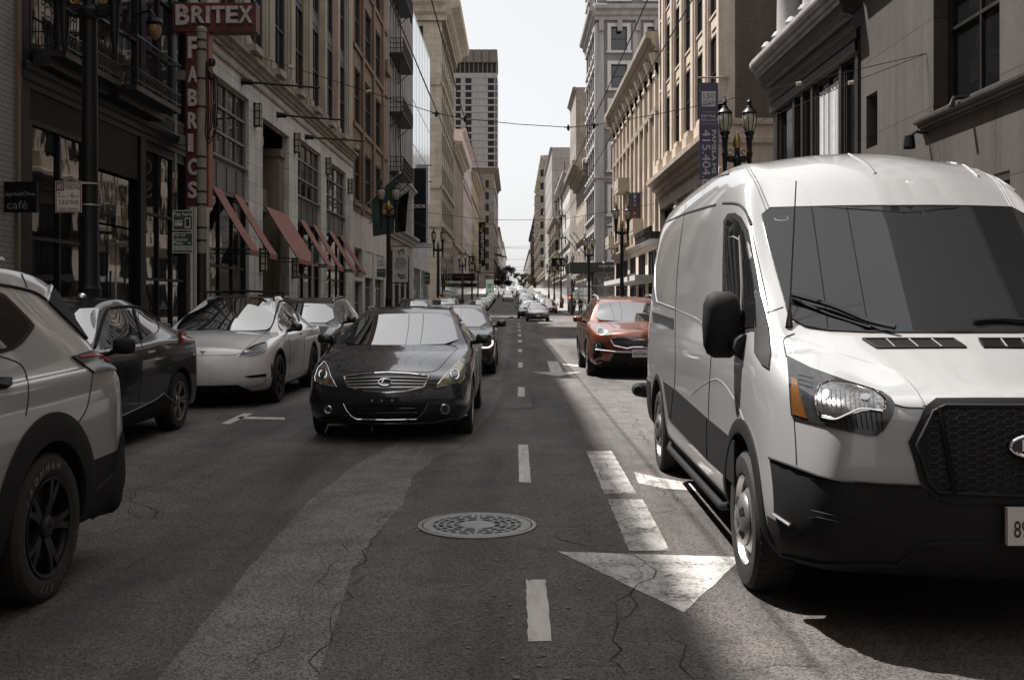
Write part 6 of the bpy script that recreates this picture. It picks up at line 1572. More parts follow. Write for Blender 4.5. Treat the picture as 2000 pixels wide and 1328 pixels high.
# ---------------------------------------------------------------- twin-globe street lamps
def lamp(x,y,label,top=6.6,near=False):
    gz=ground_h(y)+SW; t=thing('street_lamp',label,'street lamp',(x,y,gz),0,'twin globe street lamps along both kerbs'); B=Vector((x,y,gz))
    im=M_['black_metal']; zt=top-gz+0.0
    mb=MB(); mb.smooth=True
    mb.lathe([(.26,0),(.26,.28),(.22,.34),(.21,.95),(.235,1.0),(.235,1.08),(.17,1.16),(.155,1.5),(.165,1.55),(.13,1.62),(.115,3.2),(.10,top-1.2),(.14,top-1.15),(.15,top-1.05),(.09,top-.98),(.075,top-.62),(.02,top-.5)],B,16); mb.build('pole',im,t,None,35)
    mb=MB(); mb.smooth=True
    for s in (-1,1): mb.tube([B+Vector((0,0,top-1.05)),B+Vector((s*.2,0,top-1.12)),B+Vector((s*.36,0,top-1.0)),B+Vector((s*.36,0,top-.9))],[.05,.05,.06,.07],8)
    mb.box(x-.42,x+.42,y-.04,y+.04,gz+top-1.06,gz+top-.97); mb.build('arm',im,t)
    mb=MB(); mb.smooth=True      # gilt acanthus ornament between the globes
    mb.lathe([(.0,-.22),(.10,-.1),(.13,.0),(.10,.16),(.05,.28),(.001,.36)],B+Vector((0,0,top-.62)),10)
    for s in (-1,1):
        for r0 in (.09,.055): mb.tube([B+Vector((s*(.13+r0*.9+r0*math.cos(a*.7)),-.02,top-.86+r0*math.sin(a*.7))) for a in range(9)],.018,5)
    mb.build('ornament',M_['gold'],t)
    for s in (-1,1):
        C=B+Vector((s*.36,0,top))
        mb=MB(); mb.smooth=True; mb.lathe([(.075,-.95),(.06,-1.35),(.045,-1.55),(.02,-1.68),(.001,-1.72)],C,10); mb.lathe([(.085,-.95),(.10,-.9),(.075,-.84),(.085,-.5),(.12,-.44),(.10,-.38),(.13,-.33),(.16,-.27),(.11,-.245)],C,14); mb.build('globe_stem',im,t,None,40)
        mb=MB(); mb.smooth=True; mb.lathe([(.105,-.25),(.165,-.12),(.20,.02),(.205,.12),(.185,.24),(.15,.28)],C,18); go=mb.build('globe',M_['lamp_glass'],t)
        mb=MB(); mb.smooth=True; mb.lathe([(.215,.27),(.22,.30),(.17,.36),(.11,.42),(.10,.47),(.055,.50),(.05,.60),(.085,.62),(.04,.66),(.02,.74),(.001,.80)],C,18); mb.build('globe_cap',im,go,None,40)
        mb=MB()
        for k in range(8):
            a=2*math.pi*(k+.5)/8; mb.tube([C+Vector((r*math.cos(a),r*math.sin(a),z)) for r,z in ((.108,-.25),(.17,-.12),(.206,.02),(.211,.12),(.19,.24),(.155,.28))],.011,4)
        mb.build('globe_cage',im,go)
    return t
lamp(6.52,30,'twin globe lamp rising just behind the white van beside the purple leasing banner')
lamp(6.5,62,'twin globe lamp behind the red car on the right kerb, near the small hanging banner')
lamp(6.7,92,'twin globe lamp in front of the black scaffold fascia on the right')
lamp(6.9,128,'twin globe lamp just past the scaffold on the right pavement')
lamp(6.9,152,'small twin globe lamp halfway up the right pavement'); lamp(6.9,178,'tiny twin globe lamp far up the right pavement'); lamp(6.9,206,'farthest twin globe lamp up the right pavement')
lamp(-6.12,14.75,'thick black lamp column holding the NO PARKING sign at near left')
lamp(-6.15,50,'twin globe lamp holding the pale leasing banner by the green flag')
lamp(-6.15,82.5,'twin globe lamp against the cream corner building on the left')
lamp(-6.15,121,'twin globe lamp under the black emblem sign on the left')
lamp(-6.15,148,'small twin globe lamp under the tall black lettered sign on the left'); lamp(-6.15,172,'farthest twin globe lamp beside the advertising pillar on the left')
# bands and sign on the near column
MX=lambda x,y,z:(lambda a,zz,d:(x+a,y+d,z+zz))
def board(name,label,x0,x1,z0,z1,y,face,txts,ink=None,border=None,th=.012,cat='sign',bw=.012,group=None,r=.0):
    t=thing(name,label,cat,((x0+x1)/2,y,z0),0,group); M=lambda a,zz,d:(a,y+d,zz)
    mb=MB(); mb.mbox(M,x0,x1,z0,z1,0,th); f=mb.build('panel',face,t)
    if border:
        mb=MB()
        mb.mbox(M,x0+bw*.6,x0+bw*1.6,z0+bw*.6,z1-bw*.6,-.002,.001); mb.mbox(M,x1-bw*1.6,x1-bw*.6,z0+bw*.6,z1-bw*.6,-.002,.001)
        mb.mbox(M,x0+bw*1.6,x1-bw*1.6,z0+bw*.6,z0+bw*1.6,-.002,.001); mb.mbox(M,x0+bw*1.6,x1-bw*1.6,z1-bw*1.6,z1-bw*.6,-.002,.001); mb.build('border',border,t)
    W,Hh=x1-x0,z1-z0
    by={}
    for tx,a0,a1,c0,c1,*o in txts:
        mat=o[0] if o else ink; b=o[1] if len(o)>1 else 0
        by.setdefault(mat,MB()); put_text(by[mat],tx,M,x0+W*a0,x0+W*a1,z0+Hh*c0,z0+Hh*c1,-.0035,b)
    for m,mb in by.items(): mb.build('lettering',m,t)
    return t,M
red_ink=plain('dark_red_lettering',(.10,.022,.018),.5,0,.1,4)
x0,x1=at(108,0,14.55).x,at(159,0,14.55).x; z1_,z0_=at(0,354,14.55).z,at(0,415,14.55).z
t,M=board('parking_sign','white and red NO PARKING street cleaning sign on the black lamp column',x0,x1,z0_,z1_,14.55,M_['white_sign'],
 [('PARKING',.36,.95,.72,.93,red_ink,.012),('NO',.07,.30,.73,.92,M_['white_sign'],.02),('2',.10,.20,.47,.64,red_ink,.012),('AM',.22,.36,.47,.55,red_ink),('to',.44,.52,.49,.54,red_ink),('6',.60,.70,.47,.64,red_ink,.012),('AM',.72,.88,.47,.55,red_ink),('TUE & THUR',.13,.88,.25,.39,red_ink,.01),('STREET CLEANING',.13,.88,.07,.14,red_ink,.01)],None,red_ink)
mb=MB(); W_,H_=x1-x0,z1_-z0_; mb.mbox(M,x0+.045*W_,x0+.33*W_,z0_+.69*H_,z0_+.95*H_,-.0028,.0); mb.build('red_field',red_ink,t)
mb=MB(); 
for zz in (z1_-.02,z0_+.12): mb.lathe([(.142,-.012),(.142,.012)],(-6.12,14.75,zz),20); 
mb.bar((-6.12,14.6,z1_-.02),(x1-.05,14.565,z1_-.02),.02,.02); mb.build('band',M_['steel'],t)
# cafe blade sign
x0,x1=at(-12,0,18.05).x,at(71,0,18.05).x; za,zb=at(0,415,18.05).z,at(0,355,18.05).z
board('hanging_sign','black cafe blade sign on the white brick pier at the far left',x0,x1,za,zb,18.05,M_['dark_panel'],[('CapitalOne',.16,.97,.50,.67,plain('pale_sign_lettering',(.16,.155,.15),.5),.006),('café',.31,.79,.11,.38,M_['letter_white'] if False else plain('grey_sign_lettering',(.13,.125,.12),.5))],None,None,.09)
# red blade sign
Y=27.0; t=thing('blade_sign','red marquee blade sign with white bulb letters on the dark building','sign',(-8.6,Y,4.0))
M=lambda a,z,d:(a,Y+d,z)
xa,xb=at(337,0,Y).x,at(500,0,Y).x; za,zb=at(0,62,Y).z,at(0,6,Y).z
mb=MB(); mb.mbox(M,xa,xb,za,zb,0,.42); mb.build('name_box',M_['red_sign'],t)
xv0,xv1=at(362,0,Y).x,at(405,0,Y).x; zv=at(0,402,Y).z
mb=MB(); mb.mbox(M,xv0,xv1,zv,za-.002,.03,.40); mb.build('vertical_box',M_['red_sign'],t)
mb=MB(); mb.mbox(M,xv1+.001,xv1+.03,zv,za-.002,.04,.39); mb.build('side_panel',plain('lit_orange_red_panel',(.22,.055,.035),.5),t)  # box side coloured brighter orange for the light falling on it
xs=[(345,371),(376,401),(404,411),(415,440),(443,466),(468,494)]
for ch,(p,q) in zip('BRITEX',xs):
    za_,zb_=at(0,47 if ch!='B' else 51,Y).z,at(0,11 if ch=='B' else 14,Y).z; mb=MB(); put_text(mb,ch,M,at(p,0,Y).x,at(q,0,Y).x,za_,zb_,-.09,.03,.09); o=mb.build('marquee_letter',M_['letter_white'],t)
ys=[(73,115),(130,162),(175,208),(220,252),(262,297),(310,343),(355,388)]
for ch,(p,q) in zip('FABRICS',ys):
    mb=MB(); put_text(mb,ch,M,at(368,0,Y).x,at(386 if ch!='I' else 377,0,Y).x,at(0,q,Y).z,at(0,p,Y).z,-.05,.03,.08); o=mb.build('marquee_letter',M_['letter_white'],t)
rb=random.Random(4); mb=MB()
for ch,(p,q) in zip('BRITEX',xs):
    vs,fs,x0_,x1_,y0_,y1_=text_geo(ch,.03); A0,A1=at(p,0,Y).x,at(q,0,Y).x; Z0,Z1=at(0,50,Y).z,at(0,13,Y).z
    for f in fs[::2]:
        cx=sum(vs[i].x for i in f)/len(f); cy=sum(vs[i].y for i in f)/len(f); c_=Vector(M(A0+(cx-x0_)/(x1_-x0_)*(A1-A0),Z0+(cy-y0_)/(y1_-y0_)*(Z1-Z0),-.1)); mb.ball(c_,.011,6)
mb.build('bulb',M_['amber'],o)
mb=MB()
for py in (145,272): 
    z=at(0,py,Y).z; mb.mbox(M,-9.0,xv0,z-.12,z+.12,.12,.28)
xg=at(335,0,Y).x; mb.mbox(M,xg-.03,xg+.06,at(0,335,Y).z,9.4,.1,.25); mb.build('bracket',M_['grey_paint'],t)
# beige utility pole with cables
U=20.0; px_=at(394,0,U).x; t=thing('utility_pole','beige steel utility pole standing in front of the red blade sign','utility pole',(px_,U,SW)); r=.092; B=Vector((px_,U,SW))
zt=at(0,54,U).z-SW
mb=MB(); mb.smooth=True; mb.lathe([(r*1.35,0),(r*1.3,.3),(r,.36),(r,at(0,495,U).z-SW)],B,16); mb.build('pole_base',M_['dark_iron'],t,None,40)
mb=MB(); mb.smooth=True; mb.lathe([(r,at(0,495,U).z-SW),(r*.98,zt-.1),(r*1.12,zt-.09),(r*1.12,zt-.03),(r*.8,zt),(.001,zt+.03)],B,16); mb.build('pole',stone('beige_pole_paint',(.27,.235,.20),.18),t,None,40)
mb=MB()
for py in (80,98,155,210,307,330,375,400,445,470): mb.lathe([(r*1.06,at(0,py,U).z-SW-.02),(r*1.09,at(0,py,U).z-SW),(r*1.06,at(0,py,U).z-SW+.02)],B,16)
mb.build('pole_band',M_['dark_iron'],t)
mb=MB(); mb.smooth=True; rr=random.Random(9)
for k in range(6):
    x=px_+.11+.035*k; z0=at(0,135+rr.uniform(-6,8),U).z; z1=at(0,rr.uniform(262,298),U).z
    mb.tube([(px_+.08,U-.02,z0+.1),(x,U-.05+.02*k,z0-.25),(x+.01,U-.05+.02*k,(z0+z1)/2),(x-.03,U-.04+.02*k,z1+.15),(px_+.12,U-.03,z1)],.013,5)
mb.build('cable_loop',M_['black_metal'],t)
mb=MB(); mb.smooth=True
for py in (122,150): mb.lathe([(.001,-.10),(.06,-.06),(.075,0),(.06,.06),(.001,.09)],at(412,py,U)+Vector((.02,0,0)),10)
mb.build('insulator',M_['dark_iron'],t)
# pay signs
Yp=19.6; t=thing('sign_post','thin pale post beside the beige pole carrying the two pay signs','sign post',(at(378,0,Yp).x,Yp+.02,SW))
mb=MB(); xx=at(378,0,Yp).x; mb.tube([(xx,Yp+.04,SW),(xx,Yp+.04,at(0,404,Yp).z)],.028,8); mb.build('post',plain('pale_post_paint',(.27,.24,.21),.5),t)
wi=M_['white_sign']; gs=M_['green_sign']
x0,x1=at(336.5,0,Yp).x,at(377.5,0,Yp).x
t,M=board('parking_sign','dark green Pay here sign with card and phone symbols, upper of two',x0,x1,at(0,451,Yp).z,at(0,410,Yp).z,Yp,gs,[('Pay here',.08,.94,.66,.88,wi,.012)],None,wi,bw=.014)
W_,H_=x1-x0,at(0,410,Yp).z-at(0,451,Yp).z; z0_=at(0,451,Yp).z
mb=MB(); mb.mbox(M,x0+.12*W_,x0+.48*W_,z0_+.24*H_,z0_+.42*H_,-.003,0); mb.mbox(M,x0+.12*W_,x0+.48*W_,z0_+.46*H_,z0_+.50*H_,-.003,0); mb.mbox(M,x0+.60*W_,x0+.86*W_,z0_+.13*H_,z0_+.62*H_,-.003,0); mb.build('card_symbol',wi,t)
mb=MB(); mb.mbox(M,x0+.64*W_,x0+.82*W_,z0_+.20*H_,z0_+.57*H_,-.0045,-.0031); put_text(mb,'$',M,x0+.16*W_,x0+.21*W_,z0_+.26*H_,z0_+.40*H_,-.0045,.02); mb.mbox(M,x0+.30*W_,x0+.46*W_,z0_+.36*H_,z0_+.39*H_,-.0045,-.0031); mb.build('phone_symbol',M_['black_ink'],t)
z0_,z1_=at(0,495,Yp).z,at(0,453.5,Yp).z
t,M=board('parking_sign','dark green Pay by License Plate sign with a zone number, lower of two',x0-.005,x1,z0_,z1_,Yp,gs,[('Pay by',.07,.64,.77,.93,wi,.012),('License',.07,.74,.58,.74,wi,.012),('Plate',.07,.52,.41,.56,wi,.012)],None,wi,bw=.014)
mb=MB(); H_=z1_-z0_; mb.mbox(M,x0+.05*W_,x1-.05*W_,z0_+.15*H_,z0_+.35*H_,-.003,0); mb.mbox(M,x0+.76*W_,x0+.88*W_,z0_+.46*H_,z0_+.51*H_,-.003,0); mb.build('number_field',wi,t)
mb=MB(); put_text(mb,'61401003',M,x0+.08*W_,x1-.08*W_,z0_+.19*H_,z0_+.32*H_,-.0045,.015); mb.build('zone_number',M_['black_ink'],t)
# thin grey pole with small dark sign behind the black SUV
Yq=31.5; t=thing('sign_post','thin grey sign post with a small dark plate in front of the awnings','sign post',(at(610,0,Yq).x,Yq,SW)); xx=at(610,0,Yq).x
mb=MB(); mb.tube([(xx,Yq,SW),(xx,Yq,at(0,480,Yq).z)],.035,8); mb.build('post',M_['steel'],t)
mb=MB(); mb.box(at(611.5,0,Yq).x,at(619.5,0,Yq).x,Yq-.02,Yq+.0,at(0,515,Yq).z,at(0,484,Yq).z); mb.build('plate',M_['green_sign'],t)
# leasing banner and small signs on the lamp with the flag
def cloth(mb,P,nx=6,nz=12,amp=.04,ph=0):
    """P(u,v) -> point; makes a slightly waving double-sided sheet"""
    for off in (0,.012):
        vs=[P(i/nx,j/nz)+Vector((0,amp*math.sin(3.1*i/nx*2+j*.55+ph)+off,0)) for j in range(nz+1) for i in range(nx+1)]
        mb.add(vs,[(j*(nx+1)+i,j*(nx+1)+i+1,(j+1)*(nx+1)+i+1,(j+1)*(nx+1)+i) for j in range(nz) for i in range(nx)])
Yb=49.9; t=thing('banner','pale retail space banner with dark flower pattern hung on a lamp','banner',(-5.5,Yb,at(0,552,Yb).z))
x0,x1,z0,z1=at(769,0,Yb).x,at(797,0,Yb).x,at(0,551,Yb).z,at(0,483,Yb).z
pt=plain('pale_banner_cloth',(.42,.39,.37),.8,0,.08,2)
mb=MB(); mb.smooth=True; cloth(mb,lambda u,v:Vector((x0+(x1-x0)*u,Yb,z0+(z1-z0)*v)),amp=.0); mb.build('cloth',pt,t)
M=lambda a,z,d:(a,Yb+d,z); rf=random.Random(21); dk=plain('dark_flower_print',(.035,.028,.026),.8); mb=MB()
for cx,cz,n in ((.5,.90,34),(.52,.16,34)):
    for k in range(n):
        u=cx+rf.gauss(0,.2); v=cz+rf.gauss(0,.045)
        if abs(u-.5)<.44 and .03<v<.97 and not .28<v<.76:
            c_=(x0+(x1-x0)*u,z0+(z1-z0)*v); r_=rf.uniform(.018,.05); mb.poly([M(c_[0]+r_*math.cos(a*1.05)*rf.uniform(.5,1.2),c_[1]+r_*math.sin(a*1.05)*rf.uniform(.5,1.2),-.006-.0004*k) for a in range(6)])
mb.build('flower_print',dk,t)
mb=MB(); cx,cz,rr_=x0+(x1-x0)*.48,z0+(z1-z0)*.54,(x1-x0)*.42; mb.poly([M(cx+rr_*math.cos(a*.262),cz+rr_*math.sin(a*.262),-.03) for a in range(24)]); mb.build('disc',plain('grey_banner_disc',(.30,.285,.27),.8),t)
mb=MB(); 
for tx,a,b in (('RETAIL',.62,.70),('SPACE',.52,.60),('AVAILABLE',.455,.49)): put_text(mb,tx,M,x0+(x1-x0)*.18,x0+(x1-x0)*.80,z0+(z1-z0)*a,z0+(z1-z0)*b,-.034)
mb.build('lettering',dk,t)
mb=MB()
for z in (z0-.05,z1+.05): mb.tube([(-6.15,Yb+.05,z),(x1+.05,Yb+.05,z)],.025,6)
mb.build('banner_arm',M_['black_metal'],t)
for py0,py1,lab,fc,tx in ((523,505,'small white street sign on the flag lamp post, upper',M_['white_sign'],['NO','STOPPING']),(541.5,525,'small green street sign on the flag lamp post, lower',M_['green_sign'],['Pay here'])):
    x0,x1=at(736,0,Yb).x,at(753,0,Yb).x
    board('street_sign',lab,x0,x1,at(0,py0,Yb).z,at(0,py1,Yb).z,Yb,fc,[(w_,.12,.88,.55-.38*i,.8-.38*i,M_['black_ink'] if 'white' in lab else wi) for i,w_ in enumerate(tx)],None,None)
# green flag and black flag on wall poles
def flag(label,base,tip,col,pts,emb=None):
    t=thing('flag',label,'flag',tuple(base)); mb=MB(); mb.smooth=True; mb.tube([base,tip],.045,8); mb.ball(tip,.08,8); mb.build('flagpole',plain('grey_white_pole',(.36,.34,.32),.4),t)
    A,B_,C_,D_=pts; mb=MB(); mb.smooth=True
    cloth(mb,lambda u,v:(A.lerp(B_,u)).lerp(D_.lerp(C_,u),1-v) if False else (D_.lerp(C_,u)).lerp(A.lerp(B_,u),v),8,12,.10,1.2); f=mb.build('cloth',col,t)
    return t,f
base=on_x(697,418,-FX); tip=at(781,338,54.6)
pA=base.lerp(tip,.36); pB=base.lerp(tip,.96)
gcol=plain('dark_green_flag_cloth',(.022,.06,.045),.8,0,.15,2)
t,f=flag('dark green store flag hanging from a white angled pole by a lamp',base,tip,gcol,(pA,pB,at(768,456,54.9),at(728,462,55.8)))
M=lambda a,z,d:(a,54.75+d,z); mb=MB(); cA=at(757,408,54.8)
for k in range(3): mb.tube([(cA.x+.34*math.cos(a*.5)*(.5+.2*k),54.72,cA.z+.30*math.sin(a*.5)*(.45+.25*k)) for a in range(11)],.035,5)
mb.build('gilt_emblem',M_['gold'],f)
base=on_x(721,436,-FX); tip=at(806,366,59.2)
t,f=flag('black folded flag on a white angled pole behind the green flag',base,tip,M_['dark_panel'],(base.lerp(tip,.62),base.lerp(tip,.92),at(792,452,60),at(771,455,61)))
# black blade banner with a silver frame
Yd=91.5; x0,x1=at(808,0,Yd).x,at(832,0,Yd).x; z0,z1=at(0,474,Yd).z,at(0,329,Yd).z
t,M=board('hanging_sign','tall black lettered blade sign in a silver frame on the glazed building',x0,x1,z0,z1,Yd,M_['dark_panel'],[('DIOR',.04,.96,.465,.515,plain('warm_white_lettering',(.5,.44,.38),.5),.01)],None,None,.3,bw=.02)
mb=MB()
for a,b in ((x0-.16,x0-.002),(x1+.002,x1+.2)): mb.mbox(M,a,b,z0-.3,z1+.35,.02,.32)
mb.mbox(M,x0-.001,x1+.001,z0-.3,z0-.003,.02,.32); mb.mbox(M,x0-.001,x1+.001,z1+.003,z1+.35,.02,.32); mb.build('frame',M_['mirror_panel'],t)
mb=MB()
for py in (323,355,483,478): z=at(0,py,Yd).z; mb.tube([(-9,Yd+.15,z),(x1+.5,Yd+.15,z)],.05,6)
mb.build('bracket',M_['black_metal'],t)
# far left blades
def vtext(mb,tx,M,a0,a1,z0,z1,d,bold=0,lw=None):   # reads downwards, letters turned clockwise
    M2=lambda u,v,dd:M(v,-u,dd); put_text(mb,tx,M2,-z1,-z0,a0,a1,d,bold)
Yk=228; x0,x1=at(935,0,Yk).x,at(948,0,Yk).x; z0,z1=at(0,520,Yk).z,at(0,434,Yk).z
t,M=board('hanging_sign','tall narrow black sign lettered downwards far down the left side',x0,x1,z0,z1,Yk,M_['dark_panel'],[],None,None,.4)
mb=MB(); vtext(mb,'BREITLING',M,x0+.5,x1-.35,z0+1.3,z1-2.6,-.02,.01); mb.build('lettering',M_['letter_white'],t)
mb=MB(); c_=((x0+x1)/2,z1-1.6); mb.tube([M(c_[0]+.45*math.sin(a*.9),c_[1]+.8-.2*a,-.06) for a in range(9)],.08,5); mb.tube([M(c_[0]-.2+.35*math.cos(a*.6),c_[1]+.25*math.sin(a*.6),-.06) for a in range(11)],.07,5); mb.build('gilt_emblem',M_['gold'],t)
Yk=176; x0,x1=at(915.5,0,Yk).x,at(925.5,0,Yk).x; z0,z1=at(0,517,Yk).z,at(0,500,Yk).z
t,M=board('hanging_sign','small square black sign with a white peaked emblem on the left',x0,x1,z0,z1,Yk,M_['dark_panel'],[('EQ',.2,.8,.1,.24,M_['letter_white'])],None,plain('brown_sign_rim',(.2,.16,.13),.6),.2,bw=.03)
mb=MB(); mb.poly([M(x0+.15,z0+.5,-.01),M(x0+.62,z0+.5,-.01),M(x0+.5,z1-.2,-.01),M(x0+.38,z1-.25,-.01)]); mb.build('emblem',M_['letter_white'],t)
for i,(y,px0,px1,pt_,pb_,lab) in enumerate(((150,905,927,533,548,'black fabric canopy lettered in white over the left pavement, nearer'),(170,908,930,552,560,'black fabric canopy lettered in white over the left pavement, farther'))):
    x0,x1=-8.95,at(px1,0,y).x; z0,z1=at(0,pb_,y).z,at(0,pt_,y).z; t=thing('canopy',lab,'canopy',(-8,y,z0)); M=lambda a,z,d:(a,y+d,z)
    mb=MB(); mb.prism(lambda a,z,d:(x0+d*(x1-x0),y+a,z),[(0,z0),(4,z0),(4,z1),(0,z1-.1)],0,1); mb.build('cloth',M_['dark_panel'],t)
    mb=MB(); put_text(mb,'Store' if False else 'Pizzeria' if False else 'Restaurant',M,x0+.3,x1-.3,z0+.4,z0+.75,-.02); mb.build('lettering',M_['grey_paint'],t)
# advertising pillar
Yk=214; gz=ground_h(Yk)+SW; x=at(960,0,Yk).x-.35; t=thing('advertising_pillar','round advertising pillar with a lit pale green poster on the left pavement','advertising pillar',(x,Yk,gz)); B=Vector((x,Yk,gz))
mb=MB(); mb.smooth=True; mb.lathe([(.95,0),(.95,.25),(.85,.3),(.85,4.1),(.9,4.15),(.92,4.8),(.7,4.95),(.001,5.0)],B,24); mb.build('drum',plain('brown_kiosk_paint',(.22,.15,.12),.5),t)
mb=MB(); mb.box(x-.78,x+.78,Yk-.93,Yk-.86,gz+.5,gz+3.95); po=mb.build('poster',emit('lit_poster',(.40,.50,.45),.12),t)
mb=MB(); mb.box(x-.5,x+.5,Yk-.945,Yk-.931,gz+2.6,gz+3.0); mb.box(x-.45,x+.4,Yk-.945,Yk-.931,gz+2.15,gz+2.4); mb.build('poster_text',plain('teal_print',(.10,.35,.30),.6),po)
mb=MB(); mb.ball((x+.05,Yk-.93,gz+1.2),.3,8,1.2); mb.build('poster_picture',plain('yellow_print',(.45,.38,.06),.6),po)
# traffic signals at the junction
def signal(label,x,y,z,pole=True,ped=True,side=1):
    gz=ground_h(y)+SW; t=thing('traffic_signal',label,'traffic signal',(x,y,gz),0,'signals around the junction'); 
    mb=MB(); mb.smooth=True; mb.lathe([(.14,0),(.13,.4),(.07,.45),(.06,z+.3),(.02,z+.4)],(x,y,gz),10); mb.build('pole',M_['black_metal'],t)
    mb=MB(); mb.box(x-.02,x+.26,y-.24,y-.04,gz+z-.95,gz+z); h=mb.build('signal_head',M_['black_metal'],t)
    for k,(c_,on) in enumerate((((.5,.05,.03),True),((.10,.07,.01),False),((.01,.06,.03),False))):
        mb=MB(); mb.lathe([(.001,0),(.10,0)],n=12,M=Matrix.Translation((x+.12,y-.25,gz+z-.17-.3*k))@Matrix.Rotation(R(90),4,'X')); mb.build('signal_lens',plain('unlit_red_lens',(.10,.012,.01),.3) if on else plain('unlit_signal_lens',c_,.3),h)
    mb=MB(); mb.box(x-.36,x+.02,y-.22,y-.06,gz+1.6,gz+2.05); p_=mb.build('pedestrian_signal',M_['black_metal'],t)
    mb=MB(); mb.box(x-.32,x-.19,y-.232,y-.221,gz+1.7,gz+1.95); mb.build('hand_symbol',emit('lit_red_hand',(1,.2,.12),1.0),p_)
    return t
signal('traffic signal with a lit red hand by the cream building, left',at(864,0,93).x,93,3.4)
signal('traffic signal beside the scaffold at the right corner of the junction',6.2,110.5,3.4)
# street sign plates on the left near the glazed building
board('street_sign','dark green double street sign in front of the glazed building',at(829,0,78).x,at(840,0,78).x,at(0,555,78).z,at(0,533,78).z,78,M_['green_sign'],[('Pay here',.1,.9,.62,.82,wi),('Pay by plate',.1,.9,.25,.42,wi)],None,None)
mb=MB(); xx=at(835,0,78.05).x; mb.tube([(xx,78.05,SW),(xx,78.05,at(0,532,78).z)],.03,6); tag(mb.build('sign_post',M_['steel']),'slim steel post under the dark green double street sign','sign post')
# ---------------------------------------------------------------- right side banners, scaffold
Yb=43.5; x0,x1=at(1366,0,Yb).x,at(1403,0,Yb).x; z1=at(0,162,Yb).z; z0=6.7
pur=plain('dusk_purple_banner',(.060,.050,.088),.75,0,.06,1.5); pw_=plain('pale_banner_print',(.42,.39,.42),.7)
t,M=board('banner','long purple leasing banner with a white square, on the beige building',x0,x1,z0,z1,Yb,pur,[],None,None,.03,'banner')
zz=lambda py:at(0,py,Yb).z; xx=lambda px:at(px,0,Yb).x
mb=MB(); mb.mbox(M,xx(1370.5),xx(1397.5),zz(208.5),zz(179),-.006,.0); 
mb.mbox(M,xx(1370),xx(1399),zz(219.6),zz(219),-.004,0); mb.mbox(M,xx(1370),xx(1399),zz(243),zz(242.4),-.004,0)
put_text(mb,'RETAIL',M,xx(1370),xx(1399),zz(229.5),zz(224.5),-.006,.02); put_text(mb,'FOR LEASE',M,xx(1370),xx(1399),zz(237.5),zz(232.5),-.006)
vtext(mb,'415.404.8',M,xx(1371.5),xx(1387.5),zz(362),zz(254),-.006); vtext(mb,'PAMELA MENDEZ' if False else 'PAMELA ME',M,xx(1390.5),xx(1398.5),zz(340),zz(254.5),-.006,.02)
mb.build('banner_print',pw_,t)
mb=MB(); put_text(mb,'150',M,xx(1374),xx(1395),zz(192),zz(183),-.009); put_text(mb,'POST',M,xx(1373.5),xx(1395),zz(206),zz(197),-.009); mb.mbox(M,xx(1374),xx(1395),zz(194.6),zz(194),-.009,-.007); mb.build('square_lettering',M_['black_ink'],t)
mb=MB(); a=at(1363,152,Yb); b_=at(1420,152,Yb+.4); mb.smooth=True; mb.tube([a,b_],.035,8); mb.lathe([(.09,-.04),(.09,.04)],b_,10); mb.tube([b_,at(1420,178,Yb+.45)],.012,5); mb.tube([Vector(((x0+x1)/2-.2,Yb,z1)),Vector(((x0+x1)/2-.2,Yb,a.z))],.01,4); mb.build('bracket',plain('tan_pole_paint',(.30,.24,.18),.5),t)
Yb=72; x0,x1=at(1228,0,Yb).x,at(1251,0,Yb).x; z0,z1=at(0,450,Yb).z,at(0,378,Yb).z
m,nt,b=_mat('purple_to_rust_banner_print'); tc=nt.nodes.new('ShaderNodeTexCoord'); sp=nt.nodes.new('ShaderNodeSeparateXYZ'); nt.links.new(tc.outputs['Generated'],sp.inputs[0]); nz=N(nt,'ShaderNodeMath',operation='ADD'); nt.links.new(sp.outputs[2],nz.inputs[0]); nn=N(nt,'ShaderNodeMath',operation='MULTIPLY'); nt.links.new(noise(nt,3,3,.5,tc.outputs['Generated'],1.5),nn.inputs[0]); nn.inputs[1].default_value=.3; nt.links.new(nn.outputs[0],nz.inputs[1])
nt.links.new(ramp(nt,nz.outputs[0],[(.25,(.13,.045,.03)),(.6,(.11,.05,.055)),(.95,(.04,.04,.075))]),b.inputs['Base Color']); b.inputs['Roughness'].default_value=.7
t,M=board('banner','small purple and rust hanging banner lettered downwards behind the right lamp',x0,x1,z0,z1,Yb,m,[],None,None,.03,'banner')
mb=MB()
for i,ch in enumerate('150 POST'):
    if ch!=' ': zc=z1-(z1-z0)*(i+.75)/8.6; put_text(mb,ch,M,x0+(x1-x0)*.42,x0+(x1-x0)*.62,zc-.10,zc+.10,-.006)
mb.build('lettering',pw_,t)
mb=MB()
for z in (z1+.04,z0-.04): mb.tube([(x0-.1,Yb+.02,z),(FX,Yb+.02,z)],.03,6)
mb.build('bracket',M_['black_metal'],t)
# scaffold with black fascia on the far right corner
Ys=XS1+.1; t=thing('scaffold','black boxed scaffold fascia on steel tubes over the right corner pavement','scaffold',(8.5,Ys,ground_h(Ys)+SW)); xa,xb=at(1113,0,Ys).x,at(1203,0,Ys).x+.5; za,zb=at(0,531,Ys).z,at(0,512.5,Ys).z; M=lambda a,z,d:(a,Ys+d,z); g0=ground_h(Ys)+SW
mb=MB(); mb.mbox(M,xa,xb,za,zb,0,.15); mb.mbox(M,xa,xa+.15,za,zb,.151,9); mb.mbox(M,xa+.16,xb,za,za+.12,.152,9); mb.build('fascia',plain('black_green_fascia',(.012,.016,.014),.6),t)
mb=MB(); put_text(mb,'HARRY WINS',M,at(1170,0,Ys).x,at(1204,0,Ys).x,at(0,522,Ys).z,at(0,518,Ys).z,-.03,.01); mb.build('lettering',M_['letter_white'],t)
mb=MB()
